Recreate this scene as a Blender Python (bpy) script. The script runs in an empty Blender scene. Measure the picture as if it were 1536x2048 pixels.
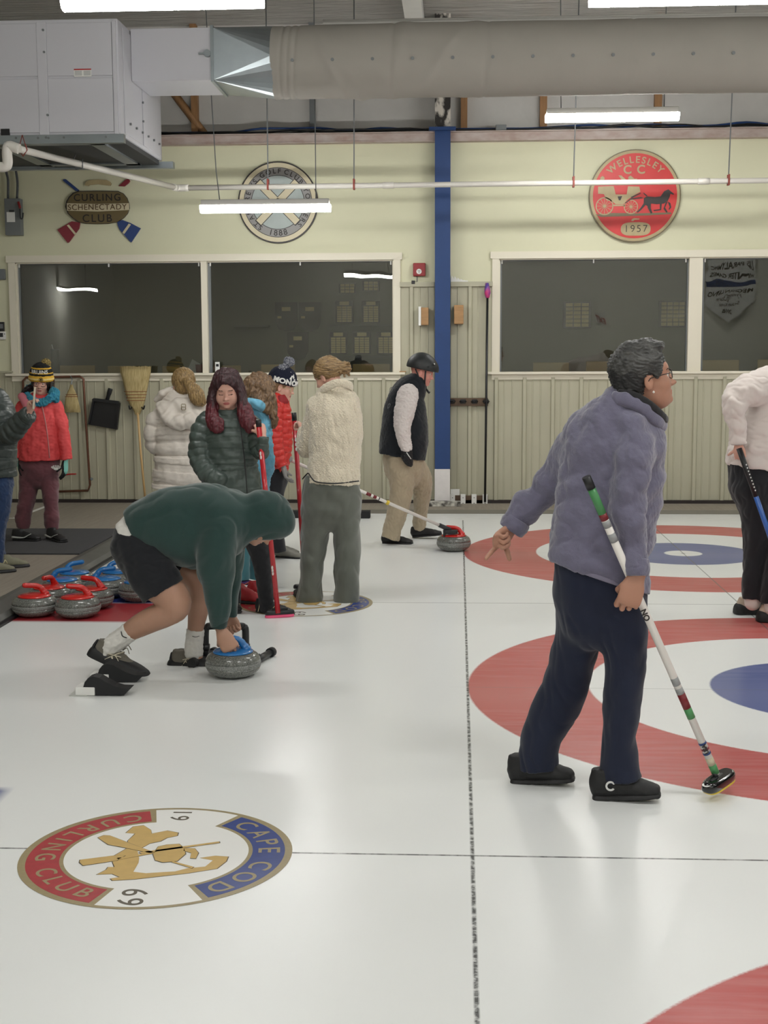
import bpy, bmesh, math, random
import numpy as np
from mathutils import Vector, Matrix

# ------------------------------------------------------------------ camera, world, exposure
SC = bpy.context.scene
COL = SC.collection
FPX = 2685.3
CAM_P = np.array([-0.0516, -4.3543, 1.6839])
PAN, TILT, ROLL = 0.05527, 0.11889, -0.004476

def cam_axes():
    f = np.array([-math.sin(PAN)*math.cos(TILT), math.cos(PAN)*math.cos(TILT), -math.sin(TILT)])
    r = np.array([math.cos(PAN), math.sin(PAN), 0.0]); u = np.cross(r, f)
    c, s = math.cos(ROLL), math.sin(ROLL)
    return c*r+s*u, -s*r+c*u, f
CR, CU, CF = cam_axes()
cam = bpy.data.cameras.new('camera'); camo = bpy.data.objects.new('camera', cam); COL.objects.link(camo)
cam.sensor_fit = 'VERTICAL'; cam.sensor_height = 36.0; cam.lens = 36.0*FPX/2048.0
cam.clip_start = 0.05; cam.clip_end = 200
m = Matrix.Identity(4)
for i in range(3):
    m[i][0] = CR[i]; m[i][1] = CU[i]; m[i][2] = -CF[i]; m[i][3] = CAM_P[i]
camo.matrix_world = m
SC.camera = camo
SC.view_settings.view_transform = 'Standard'; SC.view_settings.look = 'None'
SC.view_settings.gamma = 1.0; SC.view_settings.use_curve_mapping = False
SC.view_settings.exposure = EXPO = 0.0
LAMP = 62.0           # strength of the fluorescent lenses
wd = bpy.data.worlds.new('world'); SC.world = wd; wd.use_nodes = True
wd.node_tree.nodes['Background'].inputs[0].default_value = (0.75, 0.8, 0.85, 1)
wd.node_tree.nodes['Background'].inputs[1].default_value = 0.12
try:
    SC.cycles.use_denoising = True
    SC.cycles.max_bounces = 6; SC.cycles.diffuse_bounces = 3; SC.cycles.glossy_bounces = 3
    SC.cycles.transparent_max_bounces = 8; SC.cycles.caustics_reflective = False; SC.cycles.caustics_refractive = False
except Exception: pass

def ray(px, py): return CF + CR*(px-768)/FPX - CU*(py-1024)/FPX
def at(px, py, Y, dx=0, dz=0):
    d = ray(px, py); t = (Y-CAM_P[1])/d[1]; p = CAM_P+t*d
    return np.array([p[0]+dx, p[1], p[2]+dz])
def gnd(px, py, z=0.0):
    d = ray(px, py); t = (z-CAM_P[2])/d[2]; return CAM_P+t*d
def mpp(p):                         # metres per photograph pixel at point p
    return float(np.dot(np.asarray(p)-CAM_P, CF))/FPX

# ------------------------------------------------------------------ object bookkeeping
def tag(o, label=None, cat=None, group=None, kind=None):
    if label: o['label'] = label
    if cat: o['category'] = cat
    if group: o['group'] = group
    if kind: o['kind'] = kind
    return o
def empty(name, loc, label=None, cat=None, group=None, kind=None):
    o = bpy.data.objects.new(name, None); o.location = tuple(loc); o.empty_display_size = 0.1
    COL.objects.link(o)
    return tag(o, label, cat, group, kind)
def link(name, me, mats=None, parent=None, smooth=False):
    if mats is not None:
        for mm in (mats if isinstance(mats, (list, tuple)) else [mats]): me.materials.append(mm)
    o = bpy.data.objects.new(name, me); COL.objects.link(o)
    if smooth and len(me.polygons): me.polygons.foreach_set('use_smooth', np.ones(len(me.polygons), bool))
    if parent is not None: setpar(o, parent)
    return o
def setpar(o, parent):
    o.parent = parent
    # meshes are written in world space: undo the parent's own location
    pl = parent
    M = Matrix.Identity(4)
    while pl is not None:
        M = Matrix.LocRotScale(pl.location, pl.rotation_euler, pl.scale) @ M; pl = pl.parent
    o.matrix_parent_inverse = Matrix.Identity(4)
    Mi = M.inverted() @ Matrix.LocRotScale(o.location, o.rotation_euler, o.scale)
    l, r, s = Mi.decompose(); o.location = l; o.rotation_euler = r.to_euler(); o.scale = s

class MB:
    """collects primitive shapes into one mesh"""
    def __init__(s): s.bm = bmesh.new()
    def box(s, lo, hi, bev=0.0, rot=None, mat=0):
        lo = np.minimum(lo, hi).astype(float) if True else lo; hi2 = np.maximum(lo, hi)
        r = bmesh.ops.create_cube(s.bm, size=1.0); vs = r['verts']
        c = (np.array(lo)+np.array(hi2))/2; d = np.array(hi2)-np.array(lo)
        for v in vs:
            p = Vector((v.co.x*d[0], v.co.y*d[1], v.co.z*d[2]))
            if rot is not None: p = rot @ p
            v.co = p+Vector(c)
        fs = list({f for v in vs for f in v.link_faces})
        for f in fs: f.material_index = mat
        if bev > 0:
            es = list({e for v in vs for e in v.link_edges})
            rr = bmesh.ops.bevel(s.bm, geom=es, offset=bev, segments=2, affect='EDGES', profile=0.5)
            for f in rr['faces']: f.material_index = mat
        return s
    def cyl(s, a, b, r0, r1=None, n=16, mat=0, caps=True):
        a = Vector(a); b = Vector(b); r1 = r0 if r1 is None else r1
        d = b-a; L = d.length
        q = Vector((0, 0, 1)).rotation_difference(d.normalized()).to_matrix()
        va, vb = [], []
        for i in range(n):
            t = 2*math.pi*i/n; e = Vector((math.cos(t), math.sin(t), 0))
            va.append(s.bm.verts.new(a+q@(e*r0))); vb.append(s.bm.verts.new(b+q@(e*r1)))
        for i in range(n):
            j = (i+1) % n; f = s.bm.faces.new((va[i], va[j], vb[j], vb[i])); f.smooth = True; f.material_index = mat
        if caps:
            f = s.bm.faces.new(va[::-1]); f.material_index = mat
            f = s.bm.faces.new(vb); f.material_index = mat
        return s
    def path(s, pts, r, n=12, mat=0, caps=True, closed=False, flat=1.0):
        pts = [Vector(p) for p in pts]; rs = r if isinstance(r, (list, tuple)) else [r]*len(pts)
        rings = []; up = None
        for i, p in enumerate(pts):
            if closed: t = (pts[(i+1) % len(pts)]-pts[i-1]).normalized()
            else: t = (pts[min(i+1, len(pts)-1)]-pts[max(i-1, 0)]).normalized()
            if up is None:
                up = Vector((0, 0, 1)) if abs(t.z) < .9 else Vector((0, 1, 0))
            x = t.cross(up).normalized(); up = x.cross(t).normalized()
            rings.append([s.bm.verts.new(p+x*math.cos(2*math.pi*k/n)*rs[i]+up*math.sin(2*math.pi*k/n)*rs[i]*flat) for k in range(n)])
        m_ = len(rings)
        for i in range(m_ if closed else m_-1):
            A, B = rings[i], rings[(i+1) % m_]
            for k in range(n):
                l = (k+1) % n; f = s.bm.faces.new((A[k], A[l], B[l], B[k])); f.smooth = True; f.material_index = mat
        if caps and not closed:
            f = s.bm.faces.new(rings[0][::-1]); f.material_index = mat
            f = s.bm.faces.new(rings[-1]); f.material_index = mat
        return s
    def lathe(s, prof, c, axis=(0, 0, 1), n=48, mat=0, sx=1.0, sy=1.0):
        q = Vector((0, 0, 1)).rotation_difference(Vector(axis).normalized()).to_matrix(); c = Vector(c)
        rings = []
        for (r, z) in prof:
            rings.append([s.bm.verts.new(c+q@Vector((r*math.cos(2*math.pi*k/n)*sx, r*math.sin(2*math.pi*k/n)*sy, z))) for k in range(n)])
        for A, B in zip(rings, rings[1:]):
            for k in range(n):
                l = (k+1) % n; f = s.bm.faces.new((A[k], A[l], B[l], B[k])); f.smooth = True; f.material_index = mat
        f = s.bm.faces.new(rings[0][::-1]); f.material_index = mat
        f = s.bm.faces.new(rings[-1]); f.material_index = mat
        return s
    def prism(s, pts2, o, ux, uy, h, mat=0):
        """polygon in the plane (o, ux, uy) thickened by h along ux x uy"""
        o, ux, uy = Vector(o), Vector(ux), Vector(uy); nrm = ux.cross(uy).normalized()*h
        a = [s.bm.verts.new(o+ux*x+uy*y) for x, y in pts2]; b = [s.bm.verts.new(v.co+nrm) for v in a]
        n = len(a); fs = [s.bm.faces.new(a[::-1]), s.bm.faces.new(b)]
        for i in range(n): fs.append(s.bm.faces.new((a[i], a[(i+1) % n], b[(i+1) % n], b[i])))
        for f in fs: f.material_index = mat
        bmesh.ops.recalc_face_normals(s.bm, faces=fs)
        return s
    def quad(s, *p, mat=0):
        f = s.bm.faces.new([s.bm.verts.new(Vector(x)) for x in p]); f.material_index = mat; return s
    def build(s, name, mats, parent=None, label=None, cat=None, group=None, kind=None):
        me = bpy.data.meshes.new(name); s.bm.normal_update(); s.bm.to_mesh(me); s.bm.free()
        o = link(name, me, mats, parent)
        return tag(o, label, cat, group, kind)

def crom(P, n=8):
    P = [np.array(p, float) for p in P]; out = []
    for i in range(len(P)-1):
        p0 = P[i-1] if i > 0 else 2*P[0]-P[1]; p1 = P[i]; p2 = P[i+1]; p3 = P[i+2] if i+2 < len(P) else 2*P[-1]-P[-2]
        for k in range(n):
            t = k/n; out.append(.5*((2*p1)+(-p0+p2)*t+(2*p0-5*p1+4*p2-p3)*t*t+(-p0+3*p1-3*p2+p3)*t**3))
    out.append(P[-1]); return out

def text_mesh(txt, size, o, ux, uy, h=0.002, spacing=1.0, bold=0.0, arc=None, start=None, flip=False):
    """letters as solid geometry; arc=(centre2d, radius, centre angle) bends them round a circle; returns list of 2-D triangles prisms"""
    cu = bpy.data.curves.new('letters', 'FONT'); cu.body = txt; cu.size = size; cu.space_character = spacing
    cu.align_x = 'CENTER'; cu.align_y = 'CENTER'; cu.offset = bold; cu.extrude = h/2
    ob = bpy.data.objects.new('letters', cu)
    me = bpy.data.meshes.new_from_object(ob)
    bpy.data.objects.remove(ob); bpy.data.curves.remove(cu)
    n = len(me.vertices); co = np.empty(n*3); me.vertices.foreach_get('co', co); co = co.reshape(-1, 3)
    ux, uy = np.array(ux, float), np.array(uy, float); nz = np.cross(ux, uy); o = np.array(o, float)
    if flip: co[:, 0] *= -1
    if arc is not None:
        (cx, cy), R, a0 = arc
        th = a0 - co[:, 0]/R if R > 0 else a0 - co[:, 0]/R
        rr = abs(R)+co[:, 1]*(1 if R > 0 else -1)
        x = cx+rr*np.cos(th); y = cy+rr*np.sin(th)
    else: x, y = co[:, 0], co[:, 1]
    w = o+x[:, None]*ux+y[:, None]*uy+(co[:, 2]+h/2)[:, None]*nz
    me.vertices.foreach_set('co', w.ravel()); me.update()
    return me
def join_meshes(name, mes, mats, parent=None, **kw):
    bm = bmesh.new()
    for me in mes: bm.from_mesh(me); bpy.data.meshes.remove(me)
    me = bpy.data.meshes.new(name); bm.to_mesh(me); bm.free()
    o = link(name, me, mats, parent); return tag(o, **kw)

# ------------------------------------------------------------------ materials
_M = {}
def lin(c):
    return tuple(((x/255)/12.92 if x/255 <= .04045 else ((x/255+.055)/1.055)**2.4) for x in c)
def mat(name, col, rough=.6, metal=0.0, bump=0.0, bscale=60.0, var=0.0, vscale=8.0, spec=.5, stretch=None, coat=0.0,
        emit=0.0, sheen=0.0, col2=None, bdist=.002, srgb=True, vsharp=None):
    if name in _M: return _M[name]
    m_ = bpy.data.materials.new(name); m_.use_nodes = True; nt = m_.node_tree; N = nt.nodes; L = nt.links
    b = N['Principled BSDF']; c = lin(col) if srgb else col
    b.inputs['Base Color'].default_value = (*c, 1); b.inputs['Roughness'].default_value = rough
    b.inputs['Metallic'].default_value = metal; b.inputs['Specular IOR Level'].default_value = spec
    if coat: b.inputs['Coat Weight'].default_value = coat; b.inputs['Coat Roughness'].default_value = .08
    if sheen: b.inputs['Sheen Weight'].default_value = sheen; b.inputs['Sheen Roughness'].default_value = .5
    if emit: b.inputs['Emission Color'].default_value = (*c, 1); b.inputs['Emission Strength'].default_value = emit
    tc = N.new('ShaderNodeTexCoord'); src = tc.outputs['Object']
    if stretch:
        mp = N.new('ShaderNodeMapping'); mp.inputs['Scale'].default_value = stretch; L.new(src, mp.inputs[0]); src = mp.outputs[0]
    if var or col2:
        nz = N.new('ShaderNodeTexNoise'); nz.inputs['Scale'].default_value = vscale; nz.inputs['Detail'].default_value = 5
        L.new(src, nz.inputs['Vector'])
        cr = N.new('ShaderNodeValToRGB'); k = cr.color_ramp
        lo, hi = (.3, .7) if vsharp is None else (.5-vsharp, .5+vsharp)
        k.elements[0].position = lo; k.elements[1].position = hi
        if col2: c2 = lin(col2) if srgb else col2; ca = c
        else: ca = tuple(x*(1-var) for x in c); c2 = tuple(min(1, x*(1+var)) for x in c)
        k.elements[0].color = (*ca, 1); k.elements[1].color = (*c2, 1)
        L.new(nz.outputs['Fac'], cr.inputs[0]); L.new(cr.outputs[0], b.inputs['Base Color'])
    if bump:
        n2 = N.new('ShaderNodeTexNoise'); n2.inputs['Scale'].default_value = bscale; n2.inputs['Detail'].default_value = 4
        L.new(src, n2.inputs['Vector'])
        bp = N.new('ShaderNodeBump'); bp.inputs['Strength'].default_value = bump; bp.inputs['Distance'].default_value = bdist
        L.new(n2.outputs['Fac'], bp.inputs['Height']); L.new(bp.outputs[0], b.inputs['Normal'])
    _M[name] = m_; return m_
# ------------------------------------------------------------------ palette
SH = 4.572            # sheet width
TEE = 1.829
WY = 10.30            # inner face of the long wall
m_cream = mat('cream wall paint', (212, 211, 182), .75, bump=.15, bscale=180, var=.02, vscale=2)
m_steelwall = mat('beige ribbed steel', (176, 173, 151), .5, var=.03, vscale=3)
m_trim = mat('cream trim paint', (224, 218, 200), .55)
m_white = mat('white paint', (228, 228, 224), .5, var=.03, vscale=6)
m_sheetw = mat('white cabinet metal', (196, 196, 202), .45)
m_galv = mat('galvanised steel', (150, 158, 162), .32, metal=.85, var=.08, vscale=5)
m_grey = mat('grey metal', (112, 116, 118), .5)
m_dark = mat('dark metal', (42, 44, 46), .55)
m_black = mat('black plastic', (20, 21, 24), .4)
m_rubber = mat('black rubber', (24, 25, 27), .7)
m_blue = mat('blue column paint', (27, 60, 112), .55, var=.05, vscale=6)
m_wood = mat('timber', (150, 112, 74), .7, var=.15, vscale=6, stretch=(8, 8, 1))
m_woodblk = mat('wood block', (166, 128, 86), .6, var=.12, vscale=8, stretch=(1, 1, 6))
m_board = mat('stained brown board', (92, 72, 54), .6, var=.15, vscale=8, stretch=(1, 8, 8))
m_pvc = mat('white pvc pipe', (226, 222, 214), .35)
m_copper = mat('aged copper', (112, 76, 60), .45, metal=.6, var=.2, vscale=14)
m_redp = mat('red plastic', (176, 34, 36), .35)
m_darkred = mat('alarm red', (140, 30, 36), .4)
m_insul = mat('wall insulation facing', (196, 194, 190), .7, bump=.3, bscale=14, bdist=.01, var=.04, vscale=4)
m_roofins = mat('crumpled roof insulation facing', (172, 170, 164), .45, bump=1.0, bscale=5, bdist=.05, stretch=(.5, 5, 5), var=.12, vscale=3)
m_fabric = mat('duct fabric', (158, 154, 146), .85, bump=.2, bscale=300, var=.03, vscale=3)
m_plank = mat('walkway floor boards', (140, 132, 120), .6, var=.10, vscale=5, stretch=(9, .5, 1))
m_carpet = mat('dark grey mat', (66, 66, 68), .95, bump=.5, bscale=500, var=.12, vscale=160)
m_lens = bpy.data.materials.new('lit lamp lens'); m_lens.use_nodes = True
_b = m_lens.node_tree.nodes['Principled BSDF']; _b.inputs['Emission Color'].default_value = (1, .995, .965, 1)
_b.inputs['Emission Strength'].default_value = LAMP; _b.inputs['Base Color'].default_value = (.9, .9, .9, 1)

# ------------------------------------------------------------------ ice floor with its painted houses and lines
def ice_material():
    m_ = bpy.data.materials.new('curling ice'); m_.use_nodes = True; nt = m_.node_tree; N, L = nt.nodes, nt.links
    b = N['Principled BSDF']
    def V(x):
        n = N.new('ShaderNodeValue'); n.outputs[0].default_value = x; return n.outputs[0]
    def M(op, a, c=None, d=None, clamp=False):
        n = N.new('ShaderNodeMath'); n.operation = op; n.use_clamp = clamp
        for i, x in enumerate((a, c, d)):
            if x is None: continue
            if isinstance(x, (int, float)): n.inputs[i].default_value = x
            else: L.new(x, n.inputs[i])
        return n.outputs[0]
    tc = N.new('ShaderNodeTexCoord'); sp = N.new('ShaderNodeSeparateXYZ'); L.new(tc.outputs['Object'], sp.inputs[0])
    X, Y = sp.outputs[0], sp.outputs[1]
    def noise(scale, det=4, str_=None, rough=.6):
        n = N.new('ShaderNodeTexNoise'); n.inputs['Scale'].default_value = scale; n.inputs['Detail'].default_value = det
        n.inputs['Roughness'].default_value = rough
        src = tc.outputs['Object']
        if str_:
            mp = N.new('ShaderNodeMapping'); mp.inputs['Scale'].default_value = str_; L.new(src, mp.inputs[0]); src = mp.outputs[0]
        L.new(src, n.inputs['Vector']); return n.outputs['Fac']
    n1 = noise(90); n2 = noise(2.2); n3 = noise(7, str_=(.35, 3, 1)); n4 = noise(30, str_=(1, 1, 1))
    yy = M('SUBTRACT', M('FLOORED_MODULO', Y, SH), SH/2)
    dx = M('SUBTRACT', X, TEE)
    r = M('SQRT', M('ADD', M('MULTIPLY', dx, dx), M('MULTIPLY', yy, yy)))
    r = M('ADD', r, M('MULTIPLY', M('SUBTRACT', n1, .5), .012))
    def step(v, e, soft=.006): return M('DIVIDE', M('SUBTRACT', v, e-soft), 2*soft, clamp=True)
    def band(v, a, c, soft=.006): return M('MULTIPLY', step(v, a, soft), M('SUBTRACT', 1.0, step(v, c, soft)))
    inb = M('MULTIPLY', step(Y, -4.5), M('SUBTRACT', 1.0, step(Y, 9.2)))
    red = M('MULTIPLY', band(r, 1.22, 1.829), inb); blue = M('MULTIPLY', band(r, .155, .61), inb)
    pin = M('SUBTRACT', 1.0, step(r, .018))
    def ln(v, c, w, soft=.003):
        d = M('ABSOLUTE', M('SUBTRACT', v, c)); return M('SUBTRACT', 1.0, step(d, w, soft))
    patch = M('MULTIPLY', step(n4, .46, .08), .7)
    lb = M('MULTIPLY', M('MULTIPLY', ln(X, 0, .0065), M('ADD', patch, .25)), M('SUBTRACT', 1.0, step(Y, 9.03)))
    l0 = M('MULTIPLY', ln(Y, 0, .0052), M('ADD', M('MULTIPLY', step(noise(12, str_=(1, .2, 1)), .45, .1), .5), .42))
    l1 = M('MULTIPLY', ln(Y, SH, .0042, .002), .80)
    lc = M('MULTIPLY', M('MULTIPLY', ln(yy, 0, .0035, .0025), step(X, .0, .1)), M('MULTIPLY', .42, step(n2, .38, .1)))
    lt = M('MULTIPLY', ln(dx, 0, .0045, .0025), M('MULTIPLY', .7, inb))
    def mix(fac, a, c):
        n = N.new('ShaderNodeMix'); n.data_type = 'RGBA'
        if isinstance(fac, (int, float)): n.inputs[0].default_value = fac
        else: L.new(fac, n.inputs[0])
        for k, x in ((6, a), (7, c)):
            if isinstance(x, tuple): n.inputs[k].default_value = (*lin(x), 1)
            else: L.new(x, n.inputs[k])
        return n.outputs[2]
    base = mix(0.0, (232, 234, 232), (242, 242, 240))
    # dull brushed tracks in the paint, along the direction of play
    fade = M('MULTIPLY', step(n3, .52, .16), .22)
    haze = M('MULTIPLY', M('SUBTRACT', 1.0, step(M('ABSOLUTE', M('ADD', yy, .12)), .30, .24)), .20)
    cr_ = mix(M('MAXIMUM', fade, haze), (184, 86, 84), (212, 160, 152))
    cb_ = mix(M('MAXIMUM', fade, haze), (92, 102, 150), (150, 154, 184))
    c = mix(red, base, cr_); c = mix(blue, c, cb_); c = mix(M('MULTIPLY', pin, .6), c, (70, 70, 70))
    for l_, cc in ((lt, (96, 98, 96)), (lc, (110, 112, 112)), (l1, (52, 54, 54)), (l0, (34, 34, 36)), (lb, (66, 68, 68))): c = mix(l_, c, cc)
    # storage patches for the stones: red, blue behind it
    def rect(x0, x1, y0, y1):
        return M('MULTIPLY', band(X, x0, x1, .03), band(Y, y0, y1, .03))
    c = mix(rect(-2.93, -1.86, 3.86, 4.50), c, (168, 54, 60)); c = mix(rect(-2.55, -1.80, 4.50, 5.10), c, (48, 62, 132))
    c = mix(rect(-3.0, -1.80, .25, .62), c, (86, 96, 150))
    # scuffed white margin board at the far side
    c = mix(M('MULTIPLY', step(Y, 9.05, .01), M('MULTIPLY', step(noise(3, str_=(2, 6, 1)), .55, .12), .12)), c, (160, 158, 140))
    L.new(c, b.inputs['Base Color'])
    b.inputs['Roughness'].default_value = .27
    b.inputs['Specular IOR Level'].default_value = .35
    bp = N.new('ShaderNodeBump'); bp.inputs['Strength'].default_value = .05; bp.inputs['Distance'].default_value = .001
    L.new(noise(300, 2), bp.inputs['Height']); L.new(bp.outputs[0], b.inputs['Normal'])
    return m_
ICE_X0, ICE_Y1 = -2.90, 9.58
mb = MB(); mb.quad((ICE_X0, -9, 0), (30, -9, 0), (30, ICE_Y1, 0), (ICE_X0, ICE_Y1, 0))
mb.build('floor_ice', ice_material(), kind='structure')
# walkway round the ice: along the far wall and down the left side
WK = 0.035
mb = MB(); mb.box((-9, -9, -.1), (ICE_X0-.23, WY+.1, WK)); mb.box((ICE_X0-.23, ICE_Y1+.02, -.1), (30, WY+.1, WK))
mb.build('floor_walkway', m_plank, kind='structure')
mb = MB()
P_ = [(ICE_X0, 0.0), (ICE_X0, .022), (ICE_X0-.03, .05), (ICE_X0-.17, .062), (ICE_X0-.26, WK+.002), (ICE_X0-.26, 0)]
mb.prism([(x, z) for x, z in P_], (0, -9, 0), (1, 0, 0), (0, 0, 1), -(ICE_Y1+9))
mb.build('trim_1', mat('dark grey edge ramp', (88, 88, 84), .5, var=.12, vscale=4), kind='structure')
mb = MB(); mb.box((ICE_X0, ICE_Y1, 0), (30, ICE_Y1+.025, WK+.006)); mb.build('trim_2', mat('grey metal edging', (120, 116, 104), .5), kind='structure')
mb = MB(); mb.box((ICE_X0-.001, -9, 0), (ICE_X0+.03, ICE_Y1, .016)); mb.build('trim_3', m_black, kind='structure')

# ------------------------------------------------------------------ the long wall
XA0, XA1, XAm0, XAm1 = -4.886, -.749, -2.84, -2.774       # window openings, left assembly
XB0, XB1, XBm0, XBm1 = .387, 4.55, 2.402, 2.544           # right assembly
ZS, ZT = 1.462, 2.665                                    # sill and head of the openings
BEAM0, BEAM1 = 3.885, 3.985
mb = MB()
def wallbox(x0, x1, z0, z1): mb.box((x0, WY, z0), (x1, WY+.14, z1))
wallbox(-9, XA0, 0, BEAM0); wallbox(XA0, XA1, 0, ZS); wallbox(XA0, XA1, ZT, BEAM0)
wallbox(XA1, XB0, 0, BEAM0); wallbox(XB0, XB1, 0, ZS); wallbox(XB0, XB1, ZT, BEAM0); wallbox(XB1, 30, 0, BEAM0)
mb.build('wall_far', m_cream, kind='structure')
# ribbed steel cladding
def ribbed(x0, x1, z0, z1, ph=0.0):
    pts = []; per = .305; y0 = WY-.004
    k = math.floor((x0-ph)/per)
    prof = [(0, 0), (.030, 0), (.040, .026), (.072, .026), (.084, 0), (.135, 0), (.139, .006), (.147, .006), (.151, 0), (.222, 0), (.226, .006), (.234, .006), (.238, 0), (.305, 0)]
    while ph+k*per < x1:
        for a, d in prof[:-1]:
            x = ph+k*per+a
            if x0 < x < x1: pts.append((x, y0-.008-d))
        k += 1
    pts = [(x0, y0-.008)]+pts+[(x1, y0-.008)]
    bm_ = mb.bm; lo = [bm_.verts.new((x, y, z0)) for x, y in pts]; hi = [bm_.verts.new((x, y, z1)) for x, y in pts]
    for i in range(len(pts)-1): bm_.faces.new((lo[i], lo[i+1], hi[i+1], hi[i]))
mb = MB(); ribbed(-9, XA0-.06, .03, 1.475); ribbed(XA0-.06, XA1+.07, .03, 1.40); ribbed(XA1+.07, -.31, .03, 2.40); ribbed(-.13, XB0-.07, .03, 2.40, .02); ribbed(XB0-.07, 30, .03, 1.40)
mb.build('wall_cladding', m_steelwall, kind='structure')
mb = MB()
mb.box((XA1+.07, WY-.045, 2.375), (-.31, WY, 2.425)); mb.box((-.13, WY-.045, 2.375), (XB0-.07, WY, 2.425))
mb.box((-9, WY-.03, 1.47), (XA0-.06, WY, 1.49))
mb.build('trim_4', m_steelwall, kind='structure')
mb = MB(); mb.box((-9, WY-.05, WK), (30, WY-.002, WK+.035)); mb.build('baseboard_far', mat('dark wall base', (40, 32, 30), .7), kind='structure')
# windows: casing, sill, glass
m_glass = bpy.data.materials.new('window glass'); m_glass.use_nodes = True
nt = m_glass.node_tree; nt.nodes.remove(nt.nodes['Principled BSDF'])
o_ = nt.nodes['Material Output']; g_ = nt.nodes.new('ShaderNodeBsdfGlossy'); g_.inputs['Roughness'].default_value = .004
t_ = nt.nodes.new('ShaderNodeBsdfTransparent'); t_.inputs[0].default_value = (.80, .82, .80, 1)
f_ = nt.nodes.new('ShaderNodeFresnel'); f_.inputs[0].default_value = 1.85; x_ = nt.nodes.new('ShaderNodeMixShader')
bw = nt.nodes.new('ShaderNodeTexNoise'); bw.inputs['Scale'].default_value = 1.6
bp_ = nt.nodes.new('ShaderNodeBump'); bp_.inputs['Strength'].default_value = .10; bp_.inputs['Distance'].default_value = .02
tcw = nt.nodes.new('ShaderNodeTexCoord'); nt.links.new(tcw.outputs['Object'], bw.inputs['Vector'])
nt.links.new(bw.outputs['Fac'], bp_.inputs['Height']); nt.links.new(bp_.outputs[0], g_.inputs['Normal'])
nt.links.new(f_.outputs[0], x_.inputs[0]); nt.links.new(t_.outputs[0], x_.inputs[1]); nt.links.new(g_.outputs[0], x_.inputs[2]); nt.links.new(x_.outputs[0], o_.inputs[0])
def window(name, x0, x1, panes, lab):
    w = empty(name, (x0, WY, ZS), kind='structure')
    f = MB(); c = .075
    f.box((x0-c, WY-.028, ZS), (x0, WY, ZT+.0)); f.box((x1, WY-.028, ZS), (x1+c, WY, ZT))
    f.box((x0-c-.02, WY-.036, ZT), (x1+c+.02, WY, ZT+.075))
    for a, b_ in zip(panes, panes[1:]):
        f.box((a[1], WY-.02, ZS), (b_[0], WY+.09, ZT))
    f.box((x0-.001, WY, ZT-.012), (x1, WY+.12, ZT)); f.box((x0, WY, ZS), (x0+.012, WY+.12, ZT)); f.box((x1-.012, WY, ZS), (x1, WY+.12, ZT))
    f.build('window_frame', m_trim, w)
    s_ = MB(); s_.box((x0-c-.06, WY-.075, ZS-.025), (x1+c+.05, WY+.10, ZS)); s_.box((x0-c, WY-.03, ZS-.085), (x1+c, WY, ZS-.025))
    s_.build('window_sill', m_trim, w)
    for a in panes:
        g = MB(); g.box((a[0], WY+.06, ZS), (a[1], WY+.066, ZT)); g.build('pane', m_glass, w)
        k = MB()
        k.box((a[0], WY+.045, ZT-.02), (a[1], WY+.075, ZT)); k.box((a[0], WY+.045, ZS), (a[0]+.03, WY+.075, ZT)); k.box((a[1]-.012, WY+.045, ZS), (a[1], WY+.075, ZT))
        k.build('sash', m_grey, w)
        for xc in ((a[0]+.03), (a[0]+a[1])/2, a[1]-.03):
            cl = MB(); cl.box((xc-.008, WY+.03, ZT-.05), (xc+.008, WY+.045, ZT-.01), .003); cl.build('glass_clip', m_white, w)
window('window_1', XA0, XA1, [(XA0, XAm0), (XAm1, XA1)], 'left')
window('window_2', XB0, XB1, [(XB0, XBm0), (XBm1, XB1)], 'right')

# eave girt, upper wall behind it and the roof
mb = MB(); mb.box((-9, WY-.10, BEAM0), (30, WY+.10, BEAM1-.012)); mb.box((-9, WY-.14, BEAM1-.012), (30, WY+.10, BEAM1)); mb.box((-9, WY-.115, BEAM0), (30, WY-.10, BEAM0+.012))
mb.build('trim_5', mat('chipped white girt', (150, 116, 98), .55, col2=(206, 200, 196), vscale=7, vsharp=.5, stretch=(1, 1, 2)), kind='structure')
mb = MB(); mb.box((-9, WY+.12, BEAM1), (30, WY+.2, 5.4)); mb.build('wall_upper', m_insul, kind='structure')
mb = MB()
mb.quad((-9, WY+.25, 5.15), (30, WY+.25, 5.15), (30, 3.0, 5.55), (-9, 3.0, 5.55)); mb.quad((-9, 3.0, 5.55), (30, 3.0, 5.55), (30, -10, 5.15), (-9, -10, 5.15))
mb.build('ceiling', m_roofins, kind='structure')
mb = MB()
for x in (-6.5, -.5, 5.5): mb.box((x-.09, -10, 4.98), (x+.09, WY+.1, 5.14))
mb.build('trim_6', m_white, kind='structure')
m_back = mat('back wall paint', (236, 234, 222), .8)
mb = MB(); mb.box((-9, -10, 0), (30, -9.9, 5.6)); mb.build('wall_back', m_back, kind='structure')
mb = MB(); mb.box((-9.1, -10, 0), (-9, WY+.2, 5.6)); mb.build('wall_left', m_back, kind='structure')
mb = MB(); mb.box((30, -10, 0), (30.1, WY+.2, 5.6)); mb.build('wall_right', m_back, kind='structure')
# the dim club room behind the glass
RY = 14.2
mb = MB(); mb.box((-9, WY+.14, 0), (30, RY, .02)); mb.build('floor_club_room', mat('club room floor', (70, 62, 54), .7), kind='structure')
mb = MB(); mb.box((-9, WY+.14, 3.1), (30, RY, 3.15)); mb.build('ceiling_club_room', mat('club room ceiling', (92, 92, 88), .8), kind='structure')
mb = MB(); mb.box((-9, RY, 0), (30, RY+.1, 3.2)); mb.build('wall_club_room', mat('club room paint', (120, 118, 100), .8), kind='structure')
mb = MB(); mb.box((-9, WY+.14, 0), (-8.9, RY, 3.2)); mb.build('wall_club_room_left', mat('club room dark panel', (60, 60, 56), .8), kind='structure')

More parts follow.
